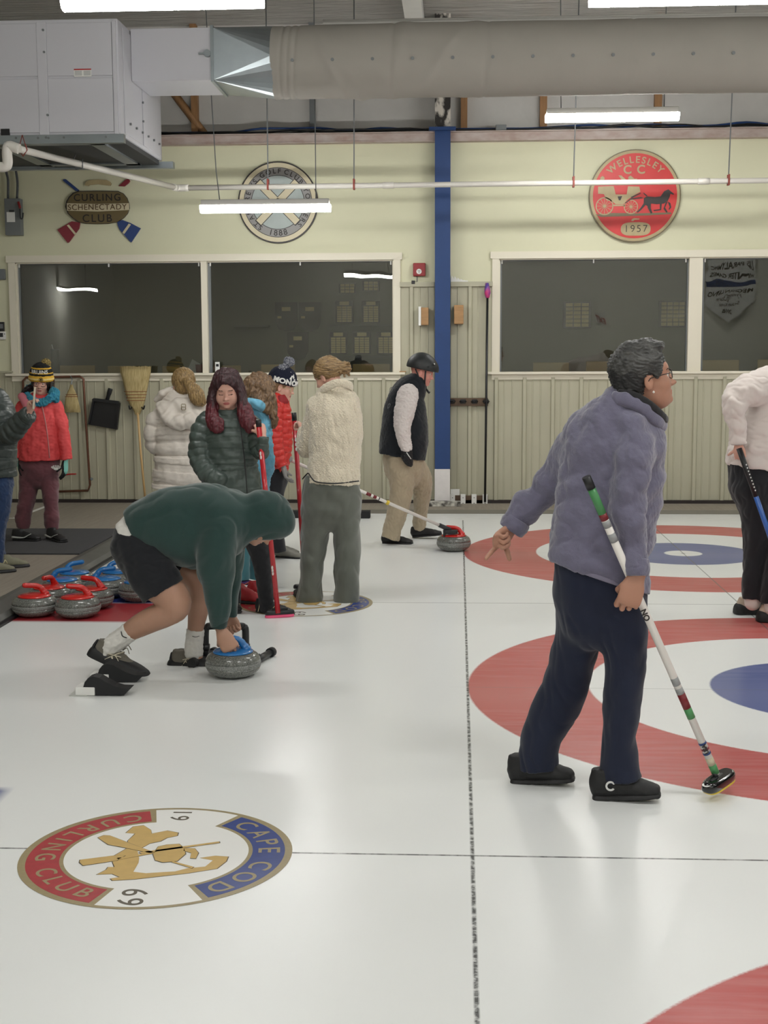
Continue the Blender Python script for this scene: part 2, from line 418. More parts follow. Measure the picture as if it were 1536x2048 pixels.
# columns
c_ = empty('column_1', (-.215, WY-.1, WK), kind='structure')
def hcol(x0, x1, y0, y1, z0, z1, name, m_, par):
    k = MB(); k.box((x0, y0, z0), (x1, y0+.012, z1)); k.box((x0, y1-.012, z0), (x1, y1, z1)); k.box(((x0+x1)/2-.006, y0+.012, z0), ((x0+x1)/2+.006, y1-.012, z1)); return k.build(name, m_, par)
hcol(-.300, -.136, WY-.17, WY-.02, .40, 3.99, 'upper_shaft', m_blue, c_)
k = MB(); k.box((-.302, WY-.185, WK+.01), (-.136, WY-.17, .42)); k.build('lower_guard', mat('scuffed white board', (222, 218, 216), .6, var=.04, vscale=12), c_)
hcol(-.300, -.136, WY-.17, WY-.02, 4.02, 5.2, 'stub', mat('peeling white column paint', (206, 200, 190), .6, col2=(40, 36, 34), vscale=9, vsharp=.05, stretch=(1, 1, .6)), c_)
k = MB(); k.box((-.36, WY-.21, 3.985), (-.08, WY, 4.02)); k.build('cap_plate', m_blue, c_)
# timber posts and braces of the upper wall
for px, wpx, py0, py1 in ((392, 13, 188, 272), (928, 13, 197, 266), (1086, 14, 197, 262), (1314, 14, 190, 258)):
    a = at(px, py1, WY+.1); w_ = wpx*mpp(a)/2
    k = MB(); k.box((a[0]-w_, WY+.03, BEAM1), (a[0]+w_, WY+.12, 5.2))
    k.build('timber_post', m_wood, label={392: 'brown timber post above the eave beam, under the air unit duct', 928: 'brown timber post above the eave beam, just right of the blue column', 1086: 'brown timber post behind the left end of the right tube light', 1314: 'brown timber post behind the right end of the right tube light'}[px], cat='post')
a = at(350, 190, WY+.05); b = at(412, 272, WY+.05)
k = MB(); k.path([a-(b-a)*.6, b], .042, n=4); k.build('timber_brace', m_wood, label='diagonal brown timber brace above the eave beam near the air unit', cat='brace')
a = at(625, 197, WY+.1); k = MB(); k.box((a[0]-.03, WY+.06, BEAM1), (a[0]+.03, WY+.12, 5.2)); k.build('metal_stud', m_grey, label='pale grey metal stud above the eave beam, above the golf club sign', cat='stud')
# cables lying along the beam
random.seed(3)
for i in range(3):
    pts = []
    for j in range(40):
        x = -6+j*.32; pts.append((x, WY-.08+.03*i+random.uniform(-.02, .02), BEAM1+.012+.012*i+max(0, random.uniform(-.03, .035))))
    k = MB(); k.path(crom(pts, 3), .008+.002*i, n=6); k.build('cable', m_black if i < 2 else m_blue, label='black cables lying loosely along the top of the eave beam' if i < 2 else 'thin blue cable lying along the top of the eave beam', cat='cable', group='cables on the beam' if i < 2 else None)
a = at(1002, 259, WY-.12); k = MB(); k.box((a[0]-.055, WY-.16, BEAM1), (a[0]+.055, WY-.08, BEAM1+.055), .004); k.build('junction_box', m_grey, label='small grey junction box on the eave beam right of the column', cat='junction box')

# ------------------------------------------------------------------ lamps
def tube_light(x0, x1, Y, z, lab, rods, grp=None):
    r = empty('tube_light', ((x0+x1)/2, Y, z), lab, 'light', grp)
    k = MB(); k.box((x0, Y-.062, z+.035), (x1, Y+.062, z+.085), .004); k.build('housing', mat('lamp housing metal', (170, 168, 162), .5), r)
    k = MB()
    pr = [(-.062, .035), (-.068, .01), (-.05, -.022), (-.02, -.032), (.02, -.032), (.05, -.022), (.068, .01), (.062, .035)]
    k.prism(pr, (x0-.01, Y, z), (0, 1, 0), (0, 0, 1), x1-x0+.02); k.build('lens', m_lens, r)
    for x, dx in rods:
        k = MB(); k.path([(x, Y, z+.07), (x+dx*.25, Y, z+.35), (x+dx, Y, 5.3)], .0045, n=6); k.build('hanging_cord', m_grey, r)
def lx(px, py, Y): return at(px, py, Y)[0]
y3, y2, y1 = 8.42, 8.38, 3.85
zb = at(1220, 236, y3)[2]; tube_light(lx(1093, 236, y3), lx(1355, 236, y3), y3, zb, 'lit tube light hanging under the fabric duct, right of the blue column', [(lx(1122, 236, y3), -.02), (lx(1328, 236, y3), 0)])
zb = at(530, 418, y2)[2]; tube_light(lx(404, 415, y2), lx(659, 415, y2), y2, zb, 'lit tube light hanging low in front of the round golf club sign', [(lx(440, 415, y2), -.12), (lx(632, 415, y2), 0)])
zb = at(330, 8, y1)[2]; tube_light(lx(130, 8, y1), lx(523, 8, y1), y1, zb, 'lit tube light at the top edge above the white air unit', [(lx(200, 8, y1), 0), (lx(450, 8, y1), 0)])
tube_light(lx(1182, 8, y1), lx(1182, 8, y1)+1.22, y1, at(1300, 0, y1)[2], 'lit tube light at the top edge above the right end of the duct', [(lx(1250, 8, y1), 0), (lx(1250, 8, y1)+.8, 0)])
x0_ = lx(130, 8, y1); zt_ = 3.84
for Y, xs in ((y1, (x0_+6.4, x0_+9.6)), (8.0, (4.8, 8.0)), (-.5, (x0_, x0_+3.2, x0_+6.4, x0_+9.6))):
    for x in xs:
        tube_light(x, x+1.22, Y, zt_, 'unseen tube light added behind the camera for more light', [(x+.2, 0), (x+1.0, 0)], 'ceiling tube lights outside the picture')
YM = 2*(WY+.063)+4.9
for px, py in ((87, 582), (690, 552), (1351, 512)):
    p = at(px, py, YM); tube_light(p[0], p[0]+1.22, -4.9, p[2], 'lit tube light behind the camera, mirrored in a window pane', [(p[0]+.2, 0), (p[0]+1.0, 0)], 'tube lights mirrored in the panes')
for x in (-3.4, -.2, 3.0, 6.2):  # unseen row added for more light, hung high to keep out of the panes
    tube_light(x, x+1.22, -7.6, 4.75, 'unseen tube light added behind the camera for more light', [(x+.2, 0), (x+1.0, 0)], 'ceiling tube lights outside the picture')
m_dim = bpy.data.materials.new('club room fill glow'); m_dim.use_nodes = True
_b = m_dim.node_tree.nodes['Principled BSDF']; _b.inputs['Emission Color'].default_value = (1, .93, .8, 1); _b.inputs['Emission Strength'].default_value = 11.0
for x in (-4.2, -1.2, 1.8, 4.8):  # unseen lamps added to brighten the club room, hidden above the windows
    r = empty('club_room_fill_lamp', (x, 12.6, 3.08), 'unseen lamp added above the window heads to brighten the club room', 'lamp', 'added unseen club room lamps')
    k = MB(); k.box((x-.3, 12.45, 3.06), (x+.3, 12.75, 3.1)); k.build('fill_housing', m_white, r); k = MB(); k.box((x-.27, 12.48, 3.05), (x+.27, 12.72, 3.06)); k.build('fill_diffuser', m_dim, r)
# ------------------------------------------------------------------ air handling unit, duct, drain pipe
u = empty('air_unit', (-3.8, 7.6, 3.42), 'big white ceiling air unit hanging above the left window', 'air unit')
k = MB(); k.box((-4.9, 6.85, 3.47), (-2.83, 8.42, 4.39), .006); k.build('casing', m_sheetw, u)
k = MB()
for x0, x1, z0, z1 in ((-4.9, -3.50, 3.49, 3.92), (-4.9, -3.50, 3.94, 4.36), (-3.42, -2.88, 3.49, 3.92), (-3.42, -2.88, 3.94, 4.36)):
    k.box((x0, 6.838, z0), (x1, 6.85, z1), .004)
k.box((-3.50, 6.832, 3.47), (-3.42, 6.85, 4.37), .004); k.box((-2.875, 6.832, 3.47), (-2.845, 6.85, 4.37), .003)
k.box((-2.83, 7.0, 3.5), (-2.822, 7.6, 4.35), .003); k.box((-2.83, 7.66, 3.5), (-2.822, 8.35, 4.35), .003)
k.build('access_panel', m_sheetw, u)
k = MB(); k.box((-4.9, 6.83, 3.40), (-2.80, 6.90, 3.47)); k.build('support_rail', m_galv, u); k = MB(); k.box((-4.9, 8.38, 3.40), (-2.72, 8.46, 3.46)); k.build('support_rail', m_galv, u)
k = MB(); k.box((-4.9, 6.9, 3.43), (-2.85, 8.38, 3.47)); k.build('underside', m_dark, u)
k = MB(); k.box((-3.95, 6.95, 3.415), (-3.83, 8.36, 3.43)); k.box((-3.13, 6.95, 3.415), (-3.01, 8.36, 3.43)); k.box((-3.95, 6.95, 3.415), (-3.01, 7.05, 3.43)); k.box((-3.95, 8.2, 3.415), (-3.01, 8.3, 3.43))
k.build('underside_frame', m_galv, u)
k = MB()
for px, py in ((86, 60), (88, 104), (95, 230), (32, 276), (76, 276), (92, 275), (97, 276), (128, 275), (212, 274)):
    p = at(px, py, 6.83); k.cyl((p[0], 6.826, p[2]), (p[0], 6.84, p[2]), .010, n=10)
for i in range(6): k.cyl((-2.82, 7.15+i*.22, 3.6), (-2.806, 7.15+i*.22, 3.6), .010, n=10)
for i in range(4): k.cyl((-2.82, 7.62, 3.7+i*.16), (-2.806, 7.62, 3.7+i*.16), .010, n=10)
k.build('panel_screw', m_grey, u)
a, b = at(148, 138, 6.836), at(183, 153, 6.836)
k = MB(); k.box((a[0], 6.832, b[2]), (b[0], 6.838, a[2])); k.build('warning_sticker', m_white, u)
k = MB(); k.box((a[0], 6.830, a[2]-.010), (b[0], 6.833, a[2])); k.build('warning_band', m_redp, u)
k = MB()
for i in range(5):
    zz = a[2]-.018-i*.008; k.box((a[0]+.006, 6.8305, zz-.002), (a[0]+.065, 6.8325, zz+.001)); k.box((a[0]+.08, 6.8305, zz-.002), (b[0]-.006, 6.8325, zz+.001))
k.build('sticker_print', m_grey, u)
k = MB(); a, b = at(2, 258, 6.84), at(20, 271, 6.84); k.box((a[0], 6.83, b[2]), (b[0], 6.845, a[2])); k.build('drain_opening', m_black, u)

u = empty('duct_adapter_box', (-2.5, 7.6, 3.97), 'white rectangular duct section joining the air unit to the round duct', 'duct')
k = MB(); k.box((-2.82, 7.25, 3.97), (-2.13, 7.93, 4.40), .004); k.build('casing', m_sheetw, u)
k = MB(); p = at(415, 107, 7.24); k.cyl((p[0], 7.215, p[2]), (p[0], 7.25, p[2]), .03, n=20); k.box((p[0]-.075, 7.225, p[2]-.008), (p[0]-.01, 7.24, p[2]+.006)); k.build('gauge', m_galv, u)
# square to round transition
u2 = MB(); n = 32; B = [u2.bm.verts.new((-1.63, 7.58+.30*math.cos(2*math.pi*i/n), 4.17+.30*math.sin(2*math.pi*i/n))) for i in range(n)]
A = [u2.bm.verts.new((-2.125, 7.59+.34*a_, 4.185+.215*b_)) for a_, b_ in ((1, 1), (-1, 1), (-1, -1), (1, -1))]
for q in range(4):
    u2.bm.faces.new((A[q], A[(q+1) % 4], B[(q*8+8) % n])) if False else None
    for i in range(8): u2.bm.faces.new((A[q], B[(q*8+i+1) % n], B[(q*8+i) % n]))
    u2.bm.faces.new((A[q], A[(q+1) % 4], B[(q*8+8) % n]))
u2.box((-2.14, 7.235, 3.955), (-2.115, 7.945, 4.415))
u2.build('duct_transition', m_galv, label='shiny galvanised square-to-round transition between white box and fabric duct', cat='duct')

# fabric duct: soft tube with wrinkles at its mouth
du = empty('fabric_duct', (-1.6, 7.58, 4.17), 'long round pale grey fabric duct with a row of small grommets', 'duct')
k = MB(); nx, na = 420, 64; rows = []
rng = np.random.RandomState(4)
wr = [(rng.uniform(-1.5, .3), rng.uniform(.03, .06), rng.uniform(0, 6.28), rng.uniform(-.25, .25)) for _ in range(11)]
seams = [-1.56, -1.50, -1.44, -.62, .18, 1.41, 2.64, 3.9, 5.1]
for i in range(nx+1):
    x = -1.645+9.6*(i/nx)**1.6; ring = []
    for j in range(na):
        t = 2*math.pi*j/na; r = .302+.006*min(1, max(0, (x+1.6)))
        for (xc, w_, ph, sl) in wr: r += .011*math.exp(-((x-xc-sl*math.sin(t))/w_)**2)*max(0, math.cos(t-ph))
        for sx_ in seams: r -= .007*math.exp(-((x-sx_-.02*math.sin(t))/.014)**2)
        r += .003*math.sin(3*t+x*2.1)*math.sin(x*5)
        ring.append(k.bm.verts.new((x, 7.58+r*math.cos(t), 4.17+r*math.sin(t))))
    rows.append(ring)
for a_, b_ in zip(rows, rows[1:]):
    for j in range(na):
        l = (j+1) % na; f = k.bm.faces.new((a_[j], a_[l], b_[l], b_[j])); f.smooth = True
k.bm.faces.new(rows[0]); k.build('duct_sleeve', m_fabric, du)
k = MB(); k.box((-1.22, 7.575, 4.475), (7.9, 7.585, 4.51)); k.cyl((-1.22, 7.58, 4.51), (7.9, 7.58, 4.51), .012); k.build('suspension_rail', mat('pale rail', (176, 174, 168), .5), du)
for i in range(12):
    p = at(585+80.1*i, 134-2.45*i, 7.29); t = math.radians(188); c = Vector((p[0], 7.58+.312*math.cos(t), 4.17+.312*math.sin(t))); d = Vector((0, math.cos(t), math.sin(t)))
    k = MB(); k.cyl(c-d*.006, c+d*.006, .014, n=14); k.build('grommet', m_grey, du)
# rods hanging from the roof
def rod(px0, py0, px1, py1, Y, lab, hook=True, yy=None):
    b = at(px1, py1, Y); a = at(px0, py0, Y); top = b+(a-b)*((5.25-b[2])/(a[2]-b[2]))
    r = empty('hanger_rod', tuple(b), lab, 'rod')
    k = MB(); k.cyl(b, top, .006, n=8); k.build('rod', m_grey, r)
    if hook:
        k = MB(); k.box(b+np.array([-.010, -.032, -.065]), b+np.array([.010, -.026, .04]), .003); k.box(b+np.array([-.010, .026, -.065]), b+np.array([.010, .032, .04]), .003)
        k.box(b+np.array([-.010, -.032, -.068]), b+np.array([.010, .032, -.060]), .002); k.build('pipe_hook', mat('red brown hook', (132, 52, 40), .5), r)
PYY = 9.5
rod(534, 195, 536, 366, PYY, 'grey hanger rod with red hook crossing the golf club sign')
rod(708, 197, 708, 366, PYY, 'grey hanger rod with red hook between golf club sign and blue column')
rod(1152, 196, 1147, 361, PYY, 'thin hanger rod with red hook just left of the red round sign')
rod(1464, 192, 1457, 357, PYY, 'hanger rod with red hook right of the red round sign')
# drain pipe
pp = empty('drain_pipe', at(355, 378, PYY), 'long white plastic drain pipe running level across the wall to the air unit', 'pipe')
a = at(355, 376, PYY); e = at(1536, 361, PYY); e = a+(e-a)*1.6
k = MB(); k.cyl(a, e, .027, n=20); k.build('level_run', m_pvc, pp)
s0 = at(38, 298, 6.78); k = MB(); k.cyl(s0, a, .029, n=20); k.build('sloping_run', m_pvc, pp)
k = MB(); k.path(crom([a+(s0-a)*.035, a, a+(e-a)*.012], 4), .035, n=16); k.build('elbow', m_pvc, pp)
for px in (783, 1410):
    q = a+(e-a)*((px-355)/(1536-355)/1.6); k = MB(); k.cyl(q-(e-a)*.006, q+(e-a)*.006, .032, n=18); k.build('coupling', m_pvc, pp)
tr = [s0, at(18, 292, 6.78), at(14, 305, 6.78), at(15, 326, 6.78), at(8, 334, 6.78), at(-20, 332, 6.78)]
k = MB(); k.path(crom(tr, 6), .042, n=16); k.build('trap', m_pvc, pp)
k = MB()
q = s0+(a-s0)*.02; k.path([q+np.array([0, 0, .12]), q+np.array([-.035, 0, 0]), q+np.array([0, 0, -.05]), q+np.array([.035, 0, 0]), q+np.array([0, 0, .12])], .006, n=6); k.build('pipe_hanger', mat('red brown hook', (132, 52, 40), .5), pp)
k = MB(); q = s0+(a-s0)*.33; k.path([q+np.array([0, 0, .14]), q+np.array([-.045, 0, .05]), q+np.array([-.03, 0, -.05]), q+np.array([.03, 0, -.04]), q+np.array([.03, 0, .04])], .006, n=6); k.build('loop_hanger', m_grey, pp)

# ------------------------------------------------------------------ round signs and crest on the wall
UX, UZ = (1, 0, 0), (0, 0, 1)
def disc(k, c, r, y0, h, n=64, mat=0, sz=1.0): k.prism([(r*math.cos(2*math.pi*i/n), r*sz*math.sin(2*math.pi*i/n)) for i in range(n)], (c[0], y0, c[1]), UX, UZ, h, mat)
def annulus(k, c, r0, r1, y0, h, a0=0, a1=2*math.pi, n=64, ux=UX, uy=UZ, o=None):
    o = Vector((c[0], y0, c[1])) if o is None else Vector(o); ux, uy = Vector(ux), Vector(uy); nn = ux.cross(uy)*h
    full = abs(a1-a0-2*math.pi) < 1e-6; R_ = []
    for i in range(n+(0 if full else 1)):
        t = a0+(a1-a0)*i/n; d = ux*math.cos(t)+uy*math.sin(t)
        R_.append([k.bm.verts.new(o+d*r0), k.bm.verts.new(o+d*r1), k.bm.verts.new(o+d*r1+nn), k.bm.verts.new(o+d*r0+nn)])
    m_ = len(R_)
    for i in range(m_ if full else m_-1):
        A_, B_ = R_[i], R_[(i+1) % m_]
        for q in range(4): k.bm.faces.new((A_[q], A_[(q+1) % 4], B_[(q+1) % 4], B_[q]))
    if not full:
        k.bm.faces.new(R_[0]); k.bm.faces.new(R_[-1][::-1])
def wp(px, py, Y): p = at(px, py, Y); return (p[0], p[2])
def wallpoly(k, pts, Y, h, mat=0): k.prism([wp(x, y, Y) for x, y in pts], (0, Y, 0), UX, UZ, h, mat)
m_signred = mat('sign red', (196, 44, 44), .45, var=.06, vscale=6); m_gold = mat('sign gold paint', (172, 156, 118), .5, var=.08, vscale=12); m_olive = mat('sign olive rim', (110, 100, 74), .5)
m_ink = mat('dark sign paint', (42, 36, 34), .5); m_silver = mat('sign silver grey', (140, 138, 136), .5, var=.08, vscale=5); m_cloud = mat('sign pale blue grey', (168, 178, 176), .5, var=.1, vscale=4)
m_signcream = mat('sign cream', (206, 196, 166), .5, var=.05, vscale=6); m_signblue = mat('sign blue', (38, 62, 116), .5); m_maroon = mat('sign maroon', (126, 40, 52), .5)

# red round sign
C = wp(1269.5, 392, WY-.03); R0 = .482
s = empty('round_sign', (C[0], WY-.03, C[1]), 'red round sign reading WELLESLEY CC 1957 with coach and horses', 'sign')
k = MB(); disc(k, C, R0, WY-.005, .035); k.build('rim_board', m_olive, s)
k = MB(); disc(k, C, R0*.975, WY-.04, .003); k.build('gold_border', m_gold, s)
k = MB(); disc(k, C, R0*.915, WY-.043, .003); k.build('red_field', m_signred, s)
YS = WY-.046
mes = [text_mesh('WELLESLEY', .098, (C[0], YS, C[1]), UX, UZ, .003, 1.34, .0015, arc=((0, 0), .372, math.pi/2)),
       text_mesh('C C', .125, (C[0]-.012, YS, C[1]+.268), UX, UZ, .003, 1.15, .003)]
join_meshes('lettering', mes, m_gold, s)
def Q(x, y): return (1170+x/7.68, 290+y/7.68)
k = MB()
for cx, cy, rr, ns in ((300, 940, 135, 12), (705, 950, 108, 12)):
    c = wp(*Q(cx, cy), YS); r_ = rr/7.68*mpp((c[0], YS, c[1])); annulus(k, c, r_*.88, r_, YS, .004)
    annulus(k, c, 0.001, r_*.16, YS, .005)
    for i in range(ns):
        t = i*2*math.pi/ns; k.prism([(-r_*.02, 0), (r_*.03, 0), (r_*.03, r_*.9), (-r_*.02, r_*.9)], (c[0], YS, c[1]), (math.cos(t), 0, math.sin(t)), (-math.sin(t), 0, math.cos(t)), .004)
wallpoly(k, [Q(*p) for p in ((200, 640), (200, 750), (290, 755), (330, 850), (420, 870), (470, 910), (590, 915), (640, 850), (740, 780), (850, 720), (835, 640), (660, 635), (640, 760), (470, 760), (440, 630))], YS, .004)
wallpoly(k, [Q(*p) for p in ((425, 915), (620, 920), (620, 940), (440, 940))], YS, .004)
wallpoly(k, [Q(*p) for p in ((235, 560), (235, 500), (270, 475), (300, 500), (295, 560))], YS, .004)
wallpoly(k, [Q(*p) for p in ((510, 465), (560, 470), (640, 540), (660, 560), (560, 530))], YS, .004)
wallpoly(k, [Q(*p) for p in ((665, 560), (665, 490), (700, 470), (725, 490), (760, 520), (800, 515), (795, 565))], YS, .004)
k.build('coach', m_gold, s)
k = MB(); wallpoly(k, [Q(*p) for p in ((475, 640), (610, 640), (610, 745), (480, 745))], YS-.0015, .004); k.build('coach_door', m_signred, s)
k = MB()
wallpoly(k, [Q(*p) for p in ((905, 815), (950, 790), (1080, 800), (1160, 790), (1215, 710), (1280, 680), (1365, 750), (1360, 765), (1310, 750), (1300, 800), (1270, 860), (1210, 900), (1100, 910), (1020, 900), (960, 940), (900, 900))], YS, .004)
for poly in (((905, 890), (940, 910), (860, 1000), (810, 1040), (790, 1030), (850, 970)), ((960, 920), (1010, 900), (1010, 970), (1035, 1045), (1010, 1055), (960, 960)), ((1180, 890), (1150, 900), (1150, 985), (1050, 1000), (1060, 1015), (1170, 1000)), ((1240, 880), (1270, 870), (1230, 960), (1270, 1030), (1250, 1040), (1205, 980)), ((1270, 870), (1310, 890), (1325, 960), (1290, 1000), (1285, 985), (1300, 950)), ((945, 790), (905, 755), (890, 730), (905, 735), (960, 780)), ((610, 890), (700, 820), (860, 800), (900, 815), (700, 840), (620, 900)), ((500, 790), (570, 785), (545, 850), (520, 850)), ((700, 800), (850, 735), (860, 745), (720, 815))):
    wallpoly(k, [Q(*p) for p in poly], YS-.001, .004)
k.build('horse_team', m_ink, s)
k = MB(); wallpoly(k, [Q(*p) for p in ((160, 1070), (420, 1045), (800, 1050), (1320, 1035), (1330, 1060), (1000, 1080), (250, 1105))], YS, .003); k.build('road_line', m_olive, s)
k = MB(); c = wp(*Q(778, 1290), YS); hw, hh = .1565, .070
k.prism([(math.copysign(abs(math.cos(t))**.55, math.cos(t))*hw, math.copysign(abs(math.sin(t))**.8, math.sin(t))*hh) for t in np.linspace(0, 2*math.pi, 48, endpoint=False)], (c[0], YS, c[1]), UX, UZ, .003)
wallpoly(k, [Q(*p) for p in ((710, 1165), (720, 1140), (750, 1125), (835, 1130), (835, 1145), (760, 1150), (740, 1170))], YS, .004); k.build('stone_badge', m_gold, s)
join_meshes('year', [text_mesh('1957', .105, (c[0], YS-.004, c[1]), UX, UZ, .003, 1.25, -.001)], m_ink, s)

# grey round golf club sign
C = wp(556, 405, WY-.03); R0 = .432
s = empty('round_sign', (C[0], WY-.03, C[1]), 'grey and cream round golf club sign with a diagonal cross dated 1888', 'sign')
k = MB(); disc(k, C, R0, WY-.005, .03); k.build('rim_board', m_ink, s)
k = MB(); disc(k, C, R0*.965, WY-.035, .003); k.build('cream_border', m_signcream, s)
k = MB(); disc(k, C, R0*.855, WY-.038, .002); disc(k, C, R0*.665, WY-.044, .002); k.build('border_line', m_ink, s)
k = MB(); disc(k, C, R0*.84, WY-.040, .003); k.build('grey_band', m_silver, s)
k = MB(); disc(k, C, R0*.65, WY-.046, .003); k.build('pale_field', m_cloud, s)
YS = WY-.0495
k = MB(); L_ = R0*.72; w_ = .036
for sg in (1, -1):
    d = (sg*.70, 0, .71); e_ = (-.71*sg*-1*0+.71 if sg < 0 else .71, 0, .70 if sg < 0 else -.70)
    e_ = Vector(d).cross(Vector((0, 1, 0))); k.prism([(-L_, -w_-.007), (L_, -w_-.007), (L_, w_+.007), (-L_, w_+.007)], (C[0], YS, C[1]), d, tuple(e_), .002 if Vector(d).cross(e_).y < 0 else -.002)
k.build('cross_outline', m_ink, s)
k = MB()
for sg in (1, -1):
    d = (sg*.70, 0, .71); e_ = Vector(d).cross(Vector((0, 1, 0))); h_ = .003 if Vector(d).cross(e_).y < 0 else -.003
    k.prism([(-L_+.012, -w_), (L_-.012, -w_), (L_-.012, w_), (-L_+.012, w_)], (C[0], YS-.002, C[1]), d, tuple(e_), h_)
k.build('diagonal_cross', m_signcream, s)
mes = [text_mesh("S T  A N D R E W S   G O L F  C L U B   Y O N K E R S", .072, (C[0], YS, C[1]), UX, UZ, .003, .97, .001, arc=((0, 0), R0*.755, math.pi/2+.08)),
       text_mesh('1888', .085, (C[0], YS, C[1]), UX, UZ, .003, 1.25, .001, arc=((0, 0), -R0*.755, -math.pi/2))]
join_meshes('lettering', mes, m_ink, s)

# stone and brooms crest
def K(x, y): return (100+x/7.68, 340+y/7.68)
s = empty('crest_sign', at(196, 412, WY-.03), 'brown stone-shaped crest reading CURLING SCHENECTADY CLUB over two crossed brooms', 'sign')
YC = WY-.03
ov = [(245, 570), (262, 480), (300, 415), (360, 355), (440, 328), (735, 322), (1060, 328), (1130, 360), (1190, 430), (1222, 520), (1228, 590), (1200, 670), (1140, 740), (1040, 805), (900, 830), (735, 835), (560, 828), (440, 800), (350, 740), (280, 670)]
k = MB(); wallpoly(k, [K(*p) for p in ov], WY-.002, .03); k.build('outline_board', m_ink, s)
k = MB(); wallpoly(k, [K(735+(x-735)*.98, 578+(y-578)*.97) for x, y in ov], WY-.032, .004); k.build('stone_body', mat('crest brown', (104, 90, 58), .5), s)
k = MB(); wallpoly(k, [K(*p) for p in ((258, 510), (735, 522), (1215, 510), (1218, 615), (735, 638), (262, 625))], WY-.036, .003); k.build('band', m_signcream, s)
k = MB(); wallpoly(k, [K(*p) for p in ((540, 240), (560, 190), (610, 160), (740, 150), (880, 158), (935, 185), (950, 215), (935, 243), (890, 240), (740, 222), (620, 232), (590, 248))], WY-.002, .03); k.build('crest_handle', m_gold, s)
k = MB(); wallpoly(k, [K(*p) for p in ((120, 920), (345, 790), (470, 810), (455, 900), (300, 1110), (280, 1122))], WY-.002, .024); k.build('red_broom_brush', m_maroon, s); k = MB(); wallpoly(k, [K(*p) for p in ((1060, 250), (1180, 145), (1215, 142), (1235, 175), (1215, 205), (1150, 255))], WY-.002, .024); k.build('red_broom_handle', m_maroon, s)
k = MB(); wallpoly(k, [K(*p) for p in ((1040, 800), (1120, 770), (1240, 815), (1398, 898), (1255, 1112), (1235, 1100), (1075, 920), (1050, 860))], WY-.002, .024); k.build('blue_broom_brush', m_signblue, s); k = MB(); wallpoly(k, [K(*p) for p in ((205, 165), (220, 145), (250, 145), (450, 310), (440, 325), (400, 322))], WY-.002, .024); k.build('blue_broom_handle', m_signblue, s)
k = MB(); wallpoly(k, [K(*p) for p in ((258, 850), (290, 838), (402, 975), (378, 995))], WY-.026, .003); wallpoly(k, [K(*p) for p in ((1210, 822), (1245, 838), (1140, 985), (1112, 962))], WY-.026, .003); k.build('broom_stripe', m_signcream, s)
c1, c2, c3 = at(*K(728, 428), YC), at(*K(728, 575), YC), at(*K(728, 748), YC)
join_meshes('lettering', [text_mesh('CURLING', .105, (c1[0], WY-.037, c1[2]), UX, UZ, .003, 1.22, .001), text_mesh('CLUB', .115, (c3[0], WY-.037, c3[2]), UX, UZ, .003, 1.25, .001)], m_ink, s)
join_meshes('band_lettering', [text_mesh('SCHENECTADY', .085, (c2[0], WY-.040, c2[2]), UX, UZ, .003, 1.12, .0005)], mat('brown lettering', (100, 78, 52), .5), s)

# ------------------------------------------------------------------ small things on the wall
def wbox(px0, py0, px1, py1, d, name, m_, y=None, bev=.003, parent=None, front=None, **kw):
    y = WY-.03 if y is None else y
    a, b = at(px0, py0, y-d), at(px1, py1, y-d)
    k = MB(); k.box((a[0], y-d, b[2]), (b[0], y, a[2]), bev); return k.build(name, m_, parent, **kw)
s = empty('disconnect_switch', at(26, 470, WY-.1), 'grey electrical disconnect box with red handle and white label at left', 'switch')
wbox(8, 397, 42, 470, .10, 'enclosure', m_grey, y=WY, parent=s); wbox(13, 424, 30, 444, .104, 'paper_label', m_white, y=WY, parent=s, bev=0)
wbox(18, 420, 28, 424, .11, 'latch', m_dark, y=WY, parent=s, bev=0)
k = MB(); k.path(crom([at(37, 404, WY-.11), at(40, 416, WY-.13)], 3), .014); k.build('handle_grip', m_darkred, s)
k = MB(); k.path(crom([at(40, 418, WY-.12), at(41, 436, WY-.13), at(45, 436, WY-.12), at(46, 426, WY-.1)], 4), .008); k.build('handle_arm', m_dark, s)
k = MB(); k.path(crom([at(16, 397, WY-.05), at(16, 360, WY-.05), at(12, 338, WY-.05), at(12, 290, WY-.05)], 4), .013); k.path(crom([at(34, 397, WY-.05), at(35, 365, WY-.05), at(31, 335, WY-.05), at(29, 300, WY-.05)], 4), .013)
k.build('conduit', mat('dark grey conduit', (72, 76, 80), .5), s)
wbox(-12, 538, 9, 559, .05, 'junction_box', m_grey, y=WY, label='grey box on the cream wall at the left edge above the thermostats', cat='junction box')
s = empty('thermostat', at(2, 652, WY), 'black framed thermostat on the wall, upper of the two at the left edge', 'thermostat'); wbox(-10, 644, 8, 662, .03, 'case', m_black, y=WY, parent=s); wbox(-8, 648, 6, 657, .032, 'screen', m_grey, y=WY, parent=s, bev=0)
s = empty('thermostat', at(2, 672, WY), 'white thermostat on the wall, lower of the two at the left edge', 'thermostat'); wbox(-12, 663, 11, 679, .03, 'case', m_white, y=WY, parent=s); wbox(-8, 666, 6, 674, .032, 'screen', m_dark, y=WY, parent=s, bev=0); wbox(8, 667, 10, 669, .033, 'button', m_grey, y=WY, parent=s, bev=0)
s = empty('fire_alarm', at(838, 553, WY), 'dark red fire alarm box on the wall left of the blue column', 'alarm')
wbox(826, 526, 851, 552, .06, 'case', m_darkred, y=WY, parent=s, bev=.008); p = at(838, 543, WY-.06)
k = MB(); k.cyl((p[0], WY-.066, p[2]), (p[0], WY-.058, p[2]), .028, n=24); k.build('white_disc', m_white, s)
join_meshes('disc_print', [text_mesh('FIRE', .018, (p[0], WY-.067, p[2]+.006), UX, UZ, .001), text_mesh('72', .02, (p[0], WY-.067, p[2]-.010), UX, UZ, .001)], m_ink, s)
